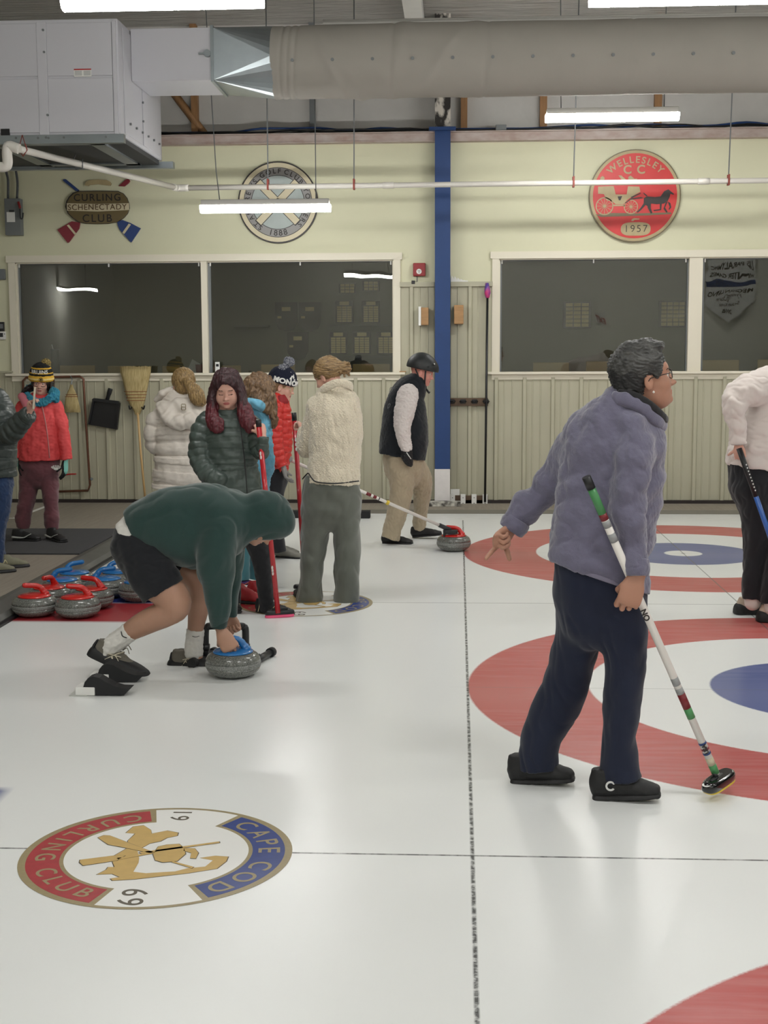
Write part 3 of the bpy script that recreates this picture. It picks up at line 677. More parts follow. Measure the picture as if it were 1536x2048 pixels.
k = MB(); k.cyl(at(834, 552, WY-.01), at(834, 569, WY-.01), .004, n=8); k.build('wire', m_grey, s)
wbox(823, 561, 830, 568, .05, 'door_sensor', m_black, y=WY, label='tiny black box sitting on the cladding trim under the fire alarm', cat='sensor')
s = empty('wood_block', at(848, 633, WY-.03), 'wooden block with a white edge on the cladding left of the blue column', 'block'); wbox(842, 615, 857, 650, .09, 'block', m_woodblk, parent=s); wbox(837, 613, 842, 651, .10, 'white_edge', m_white, parent=s, bev=.001)
wbox(908, 610, 927, 648, .10, 'wood_block', m_woodblk, bev=.006, label='plain wooden block on the cladding right of the blue column', cat='block')
k = MB(); random.seed(5)
for i in range(5):
    p = at(903+i*6, 563, WY-.02); h_ = (.07, .06, .045, .03, .018)[i]
    k.prism([(0, 0), (.04, 0), (.035, h_*.5), (.012, h_)], (p[0]-.01, WY-.012-.006*i, 2.425), UX, UZ, .012)
k.build('crumpled_paper', m_white, label='crumpled white paper scraps on the cladding trim right of the column', cat='paper')
wbox(928, 561, 936, 567, .04, 'foam_scrap', m_white, y=WY, label='small white foam scrap on the trim beside the crumpled paper', cat='scrap')

# rack for brooms right of the column
s = empty('broom_rack', at(938, 1000, WY-.05), 'brown board broom rack with black clips and white cups right of the column', 'rack')
wbox(900, 796, 976, 812, .02, 'clip_board', m_board, parent=s); wbox(901, 991, 976, 1010, .02, 'cup_board', m_board, parent=s)
for px in (904, 926, 949, 972):
    p = at(px, 803, WY-.05); k = MB()
    for dx in (-.012, .012): k.path(crom([p+np.array([dx*2.6, 0, 0]), p+np.array([dx*2.2, -.03, 0]), p+np.array([dx*.9, -.05, 0]), p+np.array([dx*1.3, -.065, 0])], 3), .009, n=8)
    k.box(p+np.array([-.03, -.01, -.022]), p+np.array([.03, 0, .022]), .004); k.build('broom_clip', m_black, s)
for px in (905, 926, 948, 970):
    p = at(px, 1013, WY-.06); k = MB(); k.box(p+np.array([-.027, -.035, .0]), p+np.array([.027, .02, .135]), .004); k.build('floor_cup', m_white, s)
    k = MB(); k.cyl(p+np.array([0, -.036, .04]), p+np.array([0, -.034, .04]), .006, n=8); k.cyl(p+np.array([0, -.036, .1]), p+np.array([0, -.034, .1]), .006, n=8); k.build('cup_screw', m_grey, s)
k = MB(); a, b = at(901, 978, WY-.035), at(919, 990, WY-.035); k.box((a[0], WY-.045, b[2]), (b[0], WY-.04, a[2])); k.build('masking_tape', m_white, label='small white tape patch on the cladding above the broom rack cups', cat='tape')
s = empty('curling_broom', at(972, 990, WY-.1), 'slim black broom standing in the wall rack with a magenta tip', 'broom')
k = MB(); k.cyl(at(970, 1004, WY-.1), at(975, 590, WY-.1), .0125, n=14); k.build('pole', m_black, s)
k = MB(); k.path([at(975, 596, WY-.1), at(975, 586, WY-.1), at(974.5, 578, WY-.1), at(974, 566, WY-.1)], [.02, .034, .03, .018], n=14); k.build('wrapped_tip', mat('magenta wrap', (196, 60, 120), .3, col2=(90, 70, 150), vscale=14, vsharp=.1), s)
# loose board at column foot
k = MB(); a, b = at(856, 1009, 9.95), at(921, 1017, 9.95); k.box((a[0], 9.93, WK), (b[0], 10.06, WK+.05), .003); k.build('foot_board', mat('chipped white board', (206, 204, 194), .6, col2=(60, 56, 52), vscale=14, vsharp=.12, stretch=(1, 1, 1)), label='chipped white board lying on the walkway at the foot of the blue column', cat='board')
k = MB(); a, b = gnd(583, 1037), gnd(740, 1037); k.box((a[0], 9.16, .001), (b[0], 9.26, .075), .006); k.build('bumper_block', m_rubber, label='long low black rubber bumper on the ice behind the group', cat='bumper')

# copper pipe loop with valve
s = empty('copper_pipe', at(110, 984, WY-.06), 'brown copper pipe loop on the cladding behind the girl in red', 'pipe')
YP = WY-.075
k = MB(); k.path([at(*p, YP) for p in ((47, 800), (46, 762), (52, 755), (160, 753), (167, 758), (169, 800), (180, 970), (176, 981), (90, 984))], .013, n=12); k.build('loop', m_copper, s)
k = MB(); k.path([at(107, 755, YP), at(112, 980, YP)], .011, n=12); k.build('riser', m_copper, s)
k = MB(); k.path(crom([at(122, 953, YP-.03), at(135, 949, YP-.05), at(152, 948, YP-.05)], 4), .014, n=10, flat=.6); k.build('valve_lever', m_redp, s)
k = MB(); k.cyl(at(181, 958, YP), at(184, 958, YP-.02), .016, n=12); k.build('bleed_fitting', m_galv, s)

# corn brooms and dustpan on the wall
m_straw = mat('broom straw', (216, 198, 146), .85, bump=1.0, bscale=40, bdist=.006, stretch=(12, 12, .6), col2=(176, 154, 102), vscale=10)
m_strawred = mat('broom binding', (150, 92, 60), .7)
def corn_broom(prof, Y, tilt_px, handle, lab, name, bands, hook=None, flat=.35, nm='broom'):
    c0 = at(*handle[0], Y); s = empty(name, tuple(c0), lab, nm)
    k = MB(); rings = []; n = 60
    random.seed(len(prof)); jit = [random.uniform(-1, 1) for _ in range(n)]
    for (xc, y, hw) in prof:
        p = at(xc, y, Y); r = hw*mpp(p); z = p[2]
        rings.append([k.bm.verts.new((p[0]+math.copysign(abs(math.cos(2*math.pi*i/n))**.7, math.cos(2*math.pi*i/n))*r*(1+.03*jit[i]), Y+max(.012, r*flat)*math.sin(2*math.pi*i/n), z+(.008*jit[i] if (y in (prof[0][1], prof[-1][1])) else 0))) for i in range(n)])
    for A, B in zip(rings, rings[1:]):
        for i in range(n):
            f = k.bm.faces.new((A[i], A[(i+1) % n], B[(i+1) % n], B[i])); f.smooth = True
    k.bm.faces.new(rings[0]); k.bm.faces.new(rings[-1]); k.build('bristle_head', m_straw, s)
    for (xc, y, hw) in bands:
        p = at(xc, y, Y); r = hw*mpp(p)+.004; k = MB()
        k.path([(p[0]+math.copysign(abs(math.cos(t))**.7, math.cos(t))*r, Y+max(.016, r*flat)*math.sin(t), p[2]) for t in np.linspace(0, 2*math.pi, 36, endpoint=False)], .0035, n=6, closed=True); k.build('binding', m_strawred, s)
    if len(handle) > 1:
        k = MB(); k.path([at(x, y, yy) for (x, y), yy in zip(handle, (Y, Y-.02, Y-.12))], .0125, n=12); k.build('broom_handle', mat('pale broomstick', (204, 170, 118), .5), s)
    return s
s = corn_broom([(271, 733, 31), (271, 745, 30), (272, 765, 25), (272, 785, 21), (273, 800, 17), (274, 812, 13), (275, 818, 9), (275, 828, 5)], WY-.10, 0, [(275, 818), (281, 900), (291, 1003)], 'big straw broom leaning bristles up against the cladding under the window', 'corn_broom', [(271, 783, 22), (272, 789, 20.5), (272, 795, 19), (272, 801, 17.5)])
for px in (263, 284):
    k = MB(); k.path(crom([at(px, 812, WY-.03), at(px, 815, WY-.12), at(px+(3 if px > 270 else -3), 818, WY-.17), at(px+(5 if px > 270 else -5), 811, WY-.18)], 4), .009, n=8)
    k.build('wall_hook', m_black, label='black wall hook holding the big straw broom, %s side' % ('left' if px < 270 else 'right'), cat='hook')
s = corn_broom([(143, 770, 2.5), (143, 776, 4), (143, 784, 8), (143, 795, 12), (144, 808, 14), (145, 824, 16)], WY-.15, 0, [(143, 770)], 'small straw whisk broom hanging from the copper pipe', 'whisk_broom', [(143, 789, 11), (143, 793, 12)])
k = MB(); k.path(crom([at(141, 752, WY-.10), at(144, 758, WY-.13), at(143, 766, WY-.15), at(143, 771, WY-.15)], 4), .006, n=8); k.build('hanging_ring', m_galv, s)
s = empty('dustpan', at(208, 818, WY-.05), 'black plastic dustpan hanging tilted on the cladding', 'dustpan')
k = MB(); wallpoly(k, [(188, 800), (191, 797), (237, 803), (240.5, 807), (236, 845), (234.5, 859), (178, 849), (180, 840)], WY-.045, .018); k.build('pan', m_black, s)
k = MB(); wallpoly(k, [(187, 798), (190, 796), (238, 802), (241.5, 806), (240, 813), (236, 808), (191, 802), (187, 806)], WY-.045, .06); wallpoly(k, [(187, 800), (190, 803), (181, 848), (177.5, 849)], WY-.045, .05); wallpoly(k, [(238, 808), (241.5, 808), (236, 859), (233, 859)], WY-.045, .05); k.build('pan_wall', m_black, s)
k = MB(); k.path(crom([at(214, 801, WY-.07), at(218, 787, WY-.08), at(221, 777, WY-.08)], 4), [.022]*4+[.026]*5, n=12, flat=.6); k.build('pan_handle', m_black, s)
s = empty('door_chime_unit', at(434, 748, WY-.05), 'small white remote standing upright on the window sill behind the green jacket girl', 'remote')
k = MB(); a, b = at(430, 724, WY-.05), at(439.5, 748, WY-.05); k.box((a[0], WY-.055, ZS), (b[0], WY-.035, a[2]), .004); k.build('body_case', m_white, s)
k = MB(); a, b = at(432, 728, WY-.057), at(437.5, 733, WY-.057); k.box((a[0], WY-.058, b[2]), (b[0], WY-.054, a[2])); k.build('display', m_black, s)
k = MB(); a = at(799, 746, WY-.06); k.box((a[0], WY-.074, ZS), (a[0]+.07, WY-.02, ZS+.012)); k.build('wood_shim', m_woodblk, label='small brown wood shim on the sill end, right of the second window', cat='shim')

# ------------------------------------------------------------------ things in the club room behind the glass
m_brass = mat('brass name plates', (226, 204, 140), .35); m_plaque = mat('dark walnut plaque', (56, 44, 36), .5)
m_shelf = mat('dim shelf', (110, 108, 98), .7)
YB = RY-.02
def plaque(cx, cy, cols, rows, w, h, lab, top=True, grid=False):
    p = at(cx, cy, YB); sc = mpp(p); W_, H_ = w*sc, h*sc
    s = empty('award_plaque', tuple(p), lab, 'plaque', None)
    k = MB(); k.box((p[0]-W_/2, YB-.03, p[2]-H_/2), (p[0]+W_/2, YB, p[2]+H_/2), .004); k.build('backboard', m_plaque, s)
    k = MB(); cw = W_*.84/cols; rh = H_*(.72 if top else .92)/rows; z0 = p[2]-H_/2+H_*.04
    for i in range(cols):
        for j in range(rows):
            x = p[0]-W_*.42+i*cw; z = z0+j*rh; k.box((x+cw*.06, YB-.036, z+rh*.08), (x+cw*.94, YB-.03, z+rh*.92))
    if top: k.box((p[0]-W_*.26, YB-.036, p[2]+H_*.30), (p[0]+W_*.26, YB-.03, p[2]+H_*.47))
    k.build('name_plates', m_brass, s)
plaque(689, 624, 3, 7, 36, 44, 'brass plated award board behind the second window, upper row, left one')
plaque(742, 624, 3, 7, 36, 44, 'brass plated award board behind the second window, upper row, right one')
plaque(677, 686, 3, 7, 36, 44, 'brass plated award board behind the second window, lower row, first')
plaque(724, 686, 3, 7, 36, 44, 'brass plated award board behind the second window, lower row, middle')
plaque(772, 686, 3, 7, 36, 44, 'brass plated award board behind the second window, lower row, last')
plaque(695, 577, 3, 3, 34, 20, 'small award board at the top behind the second window, left one', top=False)
plaque(742, 572, 3, 3, 34, 20, 'small award board at the top behind the second window, right one', top=False)
plaque(1154, 630, 3, 6, 56, 52, 'square board of yellow name plates behind the third window', top=False)
plaque(1345, 628, 4, 6, 56, 52, 'board of yellow name plates by the mullion behind the third window', top=False)
for (x0, x1, y, lab) in ((655, 785, 649, 'upper'), (655, 785, 712, 'lower'), (470, 540, 651, 'middle left')):
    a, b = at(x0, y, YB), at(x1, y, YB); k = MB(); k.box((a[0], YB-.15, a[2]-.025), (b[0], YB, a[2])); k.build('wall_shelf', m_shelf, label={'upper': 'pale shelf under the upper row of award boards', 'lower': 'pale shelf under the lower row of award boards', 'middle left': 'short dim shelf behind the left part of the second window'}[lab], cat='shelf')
def shield(cx, cy, w, h, lab):
    pts = [(-.5, .5), (.5, .5), (.5, -.2), (.35, -.42), (0, -.5), (-.35, -.42), (-.5, -.2)]; p = at(cx, cy, YB); sc = mpp(p)
    s = empty('shield_plaque', tuple(p), lab, 'plaque'); k = MB(); k.prism([(x*w*sc, y*h*sc) for x, y in pts], (p[0], YB, p[2]), UX, UZ, .03); k.build('backboard', m_plaque, s)
    k = MB(); k.box((p[0]-w*sc*.2, YB-.034, p[2]+h*sc*.2), (p[0]+w*sc*.2, YB-.03, p[2]+h*sc*.34)); k.box((p[0]-w*sc*.4, YB-.034, p[2]-h*sc*.05), (p[0]-w*sc*.22, YB-.03, p[2]+h*sc*.03)); k.build('name_plates', m_brass, s)
shield(573, 634, 44, 58, 'dark shield plaque behind the second window, left of the pair'); shield(620, 634, 44, 58, 'dark shield plaque behind the second window, right of the pair'); shield(596, 692, 42, 56, 'lone dark shield plaque below the pair behind the second window')
# table and chair backs along the window
m_maple = mat('pale maple wood', (206, 176, 116), .5)
for i, (x0, x1, y0) in enumerate(((120, 190, 731), (216, 280, 732), (325, 360, 732), (443, 482, 731), (522, 590, 729), (705, 780, 728), (1066, 1138, 725), (1172, 1240, 723), (1400, 1478, 720), (1515, 1570, 719))):
    a, b = at(x0, y0, WY+.42), at(x1, y0, WY+.42); r = empty('chair', (a[0], WY+.42, .02), 'pale wooden chair back showing above the sill inside the club room', 'chair', 'club room chairs along the window')
    k = MB(); k.box((a[0], WY+.40, a[2]-.22), (b[0], WY+.43, a[2]), .01); k.build('backrest', m_maple, r)
    k = MB(); k.box((a[0], WY+.42, .44), (b[0], WY+.85, .48), .01); k.build('seat', m_maple, r)
    for xx in (a[0]+.02, b[0]-.02):
        k = MB(); k.box((xx-.015, WY+.41, .02), (xx+.015, WY+.44, a[2]-.1)); k.build('leg', m_dark, r)
        k = MB(); k.box((xx-.015, WY+.81, .02), (xx+.015, WY+.84, .45)); k.build('leg', m_dark, r)
s = empty('tumbler', at(110, 745, WY+.25), 'grey steel tumbler with a straw standing inside the left window', 'tumbler')
zt = at(110, 700, WY+.25)[2]; xx = at(110, 700, WY+.25)[0]
k = MB(); k.lathe([(.034, ZS-.02), (.036, ZS+.1), (.05, ZS+.13), (.05, zt-.01), (.052, zt), (.048, zt+.008)], (xx, WY+.25, 0), n=24); k.build('cup', m_galv, s)
k = MB(); k.cyl((xx-.02, WY+.25, zt), (xx-.035, WY+.25, zt+.06), .006, n=8); k.build('straw', m_white, s)
k = MB(); k.box((-9, WY+.15, ZS-.06), (30, WY+.40, ZS-.02)); k.build('window_counter', m_maple, label='narrow maple counter along the inside of the windows', cat='counter')
k = MB(); a = at(383, 735, WY+.2); k.prism([(-.07, -.06), (.03, -.09), (.09, .04), (0, .09)], (a[0], WY+.25, a[2]), UX, UZ, .004); k.build('paper_sheet', m_white, label='sheet of white paper propped in the corner behind the first window', cat='paper')
k = MB(); a = at(398, 745, WY+.18); k.lathe([(.03, ZS-.02), (.04, ZS+.09)], (a[0], WY+.18, 0), n=20); k.build('paper_cup', m_darkred, label='red paper cup in the corner behind the first window', cat='cup')
# exit sign and hanging banner on the wall behind the camera (seen as reflections in the panes)
s = empty('exit_sign', (3.95, -9.88, 2.62), 'white exit sign with red letters seen reflected in the third window', 'sign')
def mirror_x(px, py, Yb): p = at(px, py, 2*(WY+.06)-Yb); return p[0], p[2]
xe, ze = mirror_x(1205, 636, -9.88)
k = MB(); k.box((xe-.16, -9.9, ze-.1), (xe+.16, -9.86, ze+.1), .005); k.build('sign_box', m_white, s)
join_meshes('lettering', [text_mesh('EXIT', .15, (xe, -9.855, ze), (-1, 0, 0), UZ, .004, 1.0, .002)], m_redp, s)
x0, z0 = mirror_x(1410, 640, -9.7); x1, z1 = mirror_x(1512, 512, -9.7); xc, zc, W_, H_ = (x0+x1)/2, (z0+z1)/2, abs(x1-x0), abs(z1-z0)
s = empty('banner', (xc, -9.7, z0), 'large five-sided sports banner seen mirrored in the last window', 'banner')
k = MB(); k.prism([(-.5*W_, .5*H_), (-.5*W_, -.22*H_), (0, -.5*H_), (.5*W_, -.22*H_), (.5*W_, .5*H_)], (xc, -9.72, zc), UX, UZ, -.02); k.build('cloth', m_white, s)
k = MB(); k.box((xc-W_*.5, -9.70, zc+.02*H_), (xc+W_*.5, -9.695, zc+.12*H_)); k.build('dark_band', m_signblue, s)
NX = (-1, 0, 0)
join_meshes('lettering', [text_mesh('US PARALYMPIC', .125*W_, (xc, -9.69, zc+.33*H_), NX, UZ, .003, 1, .004), text_mesh('WINTER GAMES', .125*W_, (xc, -9.69, zc+.2*H_), NX, UZ, .003, 1, .004), text_mesh('MEGHAN LINO', .13*W_, (xc, -9.69, zc-.08*H_), NX, UZ, .003, 1, .004), text_mesh('PyeongChang', .09*W_, (xc, -9.69, zc-.17*H_), NX, UZ, .003), text_mesh('South Korea', .08*W_, (xc, -9.69, zc-.245*H_), NX, UZ, .003), text_mesh('2018', .12*W_, (xc, -9.69, zc-.35*H_), NX, UZ, .003, 1, .003)], m_ink, s)

# ------------------------------------------------------------------ mat and tape on the walkway
k = MB(); k.box((-5.2, 6.42, WK), (-3.16, 7.98, WK+.012), .003); k.build('floor_mat', m_carpet, label='dark grey floor mat on the walkway under the girl in red', cat='mat')
k = MB(); k.box((-4.53, 8.85, WK), (-4.48, 9.93, WK+.002)); k.box((-6.0, 8.80, WK), (-4.48, 8.85, WK+.002)); k.build('floor_tape', m_white, label='white tape lines marking a box on the walkway behind the girl', cat='tape')
k = MB(); k.box((-7.5, 8.86, WK), (-4.54, 10.2, WK+.0015)); k.build('floor_panel', mat('paler floor boards', (158, 150, 138), .6, var=.08, vscale=6, stretch=(1, 9, 1)), label='paler board area inside the white tape lines', cat='floor panel')

# ------------------------------------------------------------------ club emblems painted in the ice
m_ig = mat('emblem ochre', (196, 164, 98), .4, var=.05, vscale=30); m_io = mat('emblem outline olive', (150, 136, 100), .4, var=.06, vscale=60); m_ir = mat('emblem red', (164, 48, 54), .4, var=.10, vscale=30); m_ib = mat('emblem blue', (36, 58, 124), .4, var=.10, vscale=30); m_iw = mat('emblem white', (232, 232, 228), .35); m_ik = mat('emblem ink', (84, 76, 60), .4)
def emblem(cx, cy, lab):
    o = Vector((cx, cy, .0006)); s = empty('ice_emblem', (cx, cy, 0), lab, 'emblem')
    X_, Y_ = (1, 0, 0), (0, 1, 0); R_ = .457; d = math.radians
    k = MB(); annulus(k, None, 0.0001, R_, 0, .0004, n=96, ux=X_, uy=Y_, o=o); k.build('white_ground', m_iw, s)
    k = MB(); annulus(k, None, R_*.965, R_, 0, .0008, n=96, ux=X_, uy=Y_, o=o); k.build('rim', m_io, s)
    for nm, a0, a1, mm in (('red_arc', 103, 257, m_ir), ('blue_arc', -59, 61, m_ib)):
        k = MB(); annulus(k, None, R_*.675, R_*.975, 0, .0007, d(a0), d(a1), ux=X_, uy=Y_, o=o); k.build(nm+'_border', m_io, s)
        k = MB(); annulus(k, None, R_*.705, R_*.945, 0, .0010, d(a0+3.0), d(a1-3.0), ux=X_, uy=Y_, o=o); k.build(nm, mm, s)
    U_, V_ = (0, -1, 0), (1, 0, 0)
    join_meshes('lettering', [text_mesh('C A P E   C O D', .105, o+Vector((0, 0, .0006)), U_, V_, .0008, .95, .001, arc=((0, 0), R_*.82, math.pi/2)), text_mesh('C U R L I N G   C L U B', .095, o+Vector((0, 0, .0006)), U_, V_, .0008, .95, .001, arc=((0, 0), -R_*.82, -math.pi/2))], m_io, s)
    join_meshes('year', [text_mesh('19', .10, o+Vector((.0, .378, .0003)), U_, V_, .0008, 1.2), text_mesh('69', .12, o+Vector((0, -.365, .0003)), U_, V_, .0008, 1.2)], m_ik, s)
    off = Vector((cx+1.065, cy+.03, 0))
    def G(poly): return [tuple((Vector(gnd(x/2.4, 1580+y/2.4))+off-o)[:2]) for x, y in poly]
    def flat(polys, nm, mm, z, grow=0.0):
        k = MB()
        for poly in polys:
            g = G(poly)
            if grow:
                c = np.mean(g, 0); g = [tuple(np.array(p)+(np.array(p)-c)/max(1e-6, np.hypot(*(np.array(p)-c)))*grow) for p in g]
            k.prism(g, (o.x, o.y, z), X_, Y_, .0003)
        k.build(nm, mm, s)
    land = [[(605, 208), (640, 178), (690, 172), (725, 195), (728, 212), (800, 197), (855, 207), (850, 222), (800, 232), (770, 248), (720, 258), (690, 275), (650, 290), (610, 270), (615, 245), (650, 212)],
            [(545, 320), (610, 282), (660, 292), (668, 330), (665, 352), (640, 395), (700, 402), (840, 393), (900, 378), (985, 370), (1022, 340), (960, 328), (1030, 318), (1095, 322), (1085, 345), (1040, 380), (900, 402), (780, 415), (650, 430), (540, 437), (530, 427), (575, 420), (540, 405), (465, 408), (510, 385), (520, 372), (550, 372), (540, 345)]]
    flat(land, 'land_outline', m_ik, .0012, .0035); flat(land, 'land', m_ig, .0016)
    st = [[(735, 310), (760, 275), (800, 266), (860, 262), (885, 285), (890, 310), (850, 345), (780, 350), (745, 340)], [(885, 282), (935, 284), (952, 305), (940, 332), (912, 330), (918, 305), (880, 295)],
          [(470, 232), (500, 220), (530, 222), (620, 258), (740, 302), (720, 306), (580, 276), (520, 265)], [(668, 302), (1052, 250), (1054, 257), (680, 309)], [(382, 350), (385, 338), (545, 318), (600, 318), (560, 342), (400, 366)], [(560, 330), (740, 300), (745, 306), (570, 338)], [(830, 345), (930, 372), (920, 379), (825, 350)]]
    flat(st, 'stone_and_brooms_outline', m_ik, .0020, .003); flat(st, 'stone_and_brooms', m_ig, .0024)
    return s
emblem(-1.065, -.03, 'round red and blue club emblem painted in the ice in front, dated 19 69')
emblem(-1.08, SH-.04, 'round club emblem in the ice under the feet of the woman in cream fleece')

# ------------------------------------------------------------------ curling stones
m_gran = bpy.data.materials.new('granite'); m_gran.use_nodes = True; nt = m_gran.node_tree; b = nt.nodes['Principled BSDF']
tc = nt.nodes.new('ShaderNodeTexCoord'); nz = nt.nodes.new('ShaderNodeTexNoise'); nz.inputs['Scale'].default_value = 160; nz.inputs['Detail'].default_value = 6; nz.inputs['Roughness'].default_value = .8
cr = nt.nodes.new('ShaderNodeValToRGB'); cr.color_ramp.elements[0].position = .38; cr.color_ramp.elements[1].position = .62
cr.color_ramp.elements[0].color = (*lin((52, 54, 52)), 1); cr.color_ramp.elements[1].color = (*lin((134, 136, 130)), 1)
nt.links.new(tc.outputs['Object'], nz.inputs['Vector']); nt.links.new(nz.outputs['Fac'], cr.inputs[0]); nt.links.new(cr.outputs[0], b.inputs['Base Color'])
b.inputs['Roughness'].default_value = .22; b.inputs['Coat Weight'].default_value = .3
m_gband = m_gran.copy(); m_gband.name = 'frosted granite band'; b2 = m_gband.node_tree.nodes['Principled BSDF']; b2.inputs['Roughness'].default_value = .6; b2.inputs['Coat Weight'].default_value = 0
for n_ in m_gband.node_tree.nodes:
    if n_.type == 'VALTORGB': n_.color_ramp.elements[0].color = (*lin((84, 86, 84)), 1); n_.color_ramp.elements[1].color = (*lin((150, 152, 148)), 1)
m_hred = mat('red handle plastic', (196, 34, 30), .25, coat=.4); m_hblue = mat('blue handle plastic', (34, 112, 178), .25, coat=.4)
def make_stone(colour, first):
    s = empty('curling_stone', (0, 0, 0))
    k = MB(); k.lathe([(.05, .001), (.088, .003), (.118, .015), (.137, .034), (.1445, .054)], (0, 0, 0), n=64); k.lathe([(.1445, .078), (.1415, .094), (.131, .112), (.114, .124), (.06, .129)], (0, 0, 0), n=64); k.build('granite_body', m_gran, s)
    k = MB(); k.lathe([(.1445, .054), (.1462, .060), (.1462, .072), (.1445, .078)], (0, 0, 0), n=64); k.build('striking_band', m_gband, s)
    k = MB(); k.lathe([(.100, .1255), (.106, .1275), (.104, .133), (.088, .139), (.05, .144), (.003, .146)], (0, 0, 0), n=48)
    k.path(crom([(.070, 0, .134), (.064, 0, .148), (.052, 0, .166), (.038, 0, .184), (.016, 0, .194), (-.012, 0, .197), (-.040, 0, .199), (-.062, 0, .201)], 5), [.028]*4+[.023]*4+[.0195]*6+[.017]*9+[.0165]*12+[.0155], n=16, flat=1.0)
    k.lathe([(.0153, 0), (.012, .008), (.004, .0115)], (-.062, 0, .201), axis=(-1, 0, .02), n=16)
    k.build('handle', colour, s); return s
def copy_tree(o):
    c = o.copy(); COL.objects.link(c)
    for ch in o.children:
        d = ch.copy(); COL.objects.link(d); d.parent = c
        for g in ch.children:
            e = g.copy(); COL.objects.link(e); e.parent = d
    return c
sr = make_stone(m_hred, True); sb = make_stone(m_hblue, True); used = set()
def stone(x, y, ang, col, lab, grp=None):
    o = sr if col == 'r' else sb
    if col in used: o = copy_tree(o)
    used.add(col); o.location = (x, y, 0); o.rotation_euler = (0, 0, math.radians(ang)); tag(o, lab, 'curling stone', grp); return o
G_ = 'stones waiting beside the walkway'
SL = []
def gs(px, py): p = gnd(px, py); return p[0], p[1]+.10
# ang: direction of the neck side seen from above, 0 = towards picture right
for (px, py, a, c, lab) in ((56, 1237, 20, 'r', 'red handled curling stone nearest the black edge, front row left'), (145, 1240, 8, 'r', 'red handled curling stone in front, its grip pointing left'), (176, 1221, -6, 'r', 'red handled curling stone behind the front right one, touching the blue row'),
        (86, 1216, 75, 'r', 'red handled curling stone tucked behind the front left one'), (112, 1203, 190, 'b', 'blue handled curling stone right behind the red ones, on the left'), (136, 1188, 215, 'b', 'blue handled curling stone farthest back on the left'),
        (187, 1203, 190, 'b', 'blue handled curling stone behind the red one with the level grip'), (211, 1189, 200, 'b', 'blue handled curling stone farthest back with its grip pointing right'), (270, 1206, 120, 'b', 'blue handled curling stone half hidden by the black shorts'),
        (352, 1199, 60, 'b', 'blue handled curling stone seen between the arm and legs of the crouching man')):
    x, y = gs(px, py); SL.append([x, y, a, c, lab])
for _ in range(200):
    for i in range(len(SL)):
        for j in range(i):
            dx, dy = SL[i][0]-SL[j][0], SL[i][1]-SL[j][1]; d_ = math.hypot(dx, dy)
            if d_ < .294 and d_ > 0:
                q = (.294-d_)/2/max(d_, 1e-6); FX = (0, 1, 2, 8); wi, wj = (.06 if i in FX else 1.0), (.06 if j in FX else 1.0); SL[i][0] += dx*q*.6*wi; SL[i][1] += (dy*q+.001)*wi; SL[j][0] -= dx*q*.6*wj; SL[j][1] -= dy*q*wj
        SL[i][0] = max(SL[i][0], ICE_X0+.12)
for x, y, a, c, lab in SL: stone(x, y, a, c, lab, G_)
stone(-1.226, 2.49, 10, 'b', 'blue handled curling stone gripped by the crouching man in green hoodie')
stone(-.085, 6.98, 0, 'r', 'red handled curling stone pushed by the white delivery stick')

# ------------------------------------------------------------------ hack and stabiliser
def gy(px, py): return gnd(px, py)[1]
s = empty('hack', (-1.9, 2.2, 0), 'pair of black rubber foot holds on a white base set in the ice', 'hack')
def hackfoot(px0, py0, Y, name_):
    k = MB(); prof = [(130, 582), (131, 520), (140, 488), (162, 460), (200, 447), (245, 457), (300, 490), (350, 515), (400, 530), (470, 532), (420, 580)]
    z_ = lambda py: max(0.002, at(200, 1230+py/3.572, Y)[2])
    base = at(130+130/3.572, 1230+582/3.572, Yh)
    pts = []
    for x, y in prof:
        p = at(130+x/3.572, 1230+y/3.572, Yh); pts.append((p[0]+px0, p[2]-base[2]+.002))
    k.prism(pts, (0, Y, 0), UX, UZ, -.075); return k.build(name_, m_rubber, s)
Yh = gy(183, 1392); f1 = hackfoot(0, 0, Yh, 'foot_hold'); f2 = hackfoot(.0, 0, Yh+.27, 'foot_hold')
a = at(151, 1394, Yh); b = at(190, 1394, Yh); hw_ = .044
k = MB(); k.box((a[0], Yh-.004, .002), (b[0], Yh+.10, hw_), .004); k.build('mount_block', m_white, s); k = MB(); k.box((a[0], Yh+.268, .002), (b[0], Yh+.35, hw_), .004); k.build('mount_block', m_white, s)
k = MB(); k.box((a[0]-.03, Yh-.01, .0005), (a[0]+.06, Yh+.36, .004)); k.build('base_plate', mat('frosted base plate', (190, 192, 186), .5), s)
s = empty('stabiliser', (-1.15, 2.8, 0), 'black plastic pipe stabiliser frame with a blue taped grip', 'stabiliser')
Yst = 2.80; m_pipe = mat('black pipe', (34, 36, 38), .35)
def S_(px, py, dy=0): return at(px, py, Yst+dy)
k = MB(); k.path(crom([S_(411, 1318), S_(411, 1262), S_(415, 1254), S_(424, 1252), S_(478, 1252), S_(487, 1254), S_(491, 1262), S_(491, 1318)], 4), .020, n=14); k.build('hoop', m_pipe, s)
k = MB(); k.path(crom([S_(400, 1316), S_(480, 1316), S_(520, 1314)], 3), .019, n=14); k.build('runner', m_pipe, s)
for px in (402, 519):
    p = S_(px, 1315); k = MB(); k.cyl(p+np.array([-.02, -.13, 0]), p+np.array([.045, .13, 0]), .020, n=14); k.build('cross_pipe', m_pipe, s)
    for sg in (-1, 1):
        k = MB(); q = p+np.array([.0125+sg*.0325, sg*.13, 0]); d_ = np.array([.065*.14, .26*.14, 0])*sg; k.cyl(q-d_*.5, q+d_*.5, .027, n=14); k.build('end_cap', m_rubber, s)
k = MB(); k.cyl(S_(456, 1252), S_(471, 1252), .025, n=16); k.build('blue_grip', mat('navy tape', (24, 40, 110), .35), s)
for px in (488, 494):
    pass
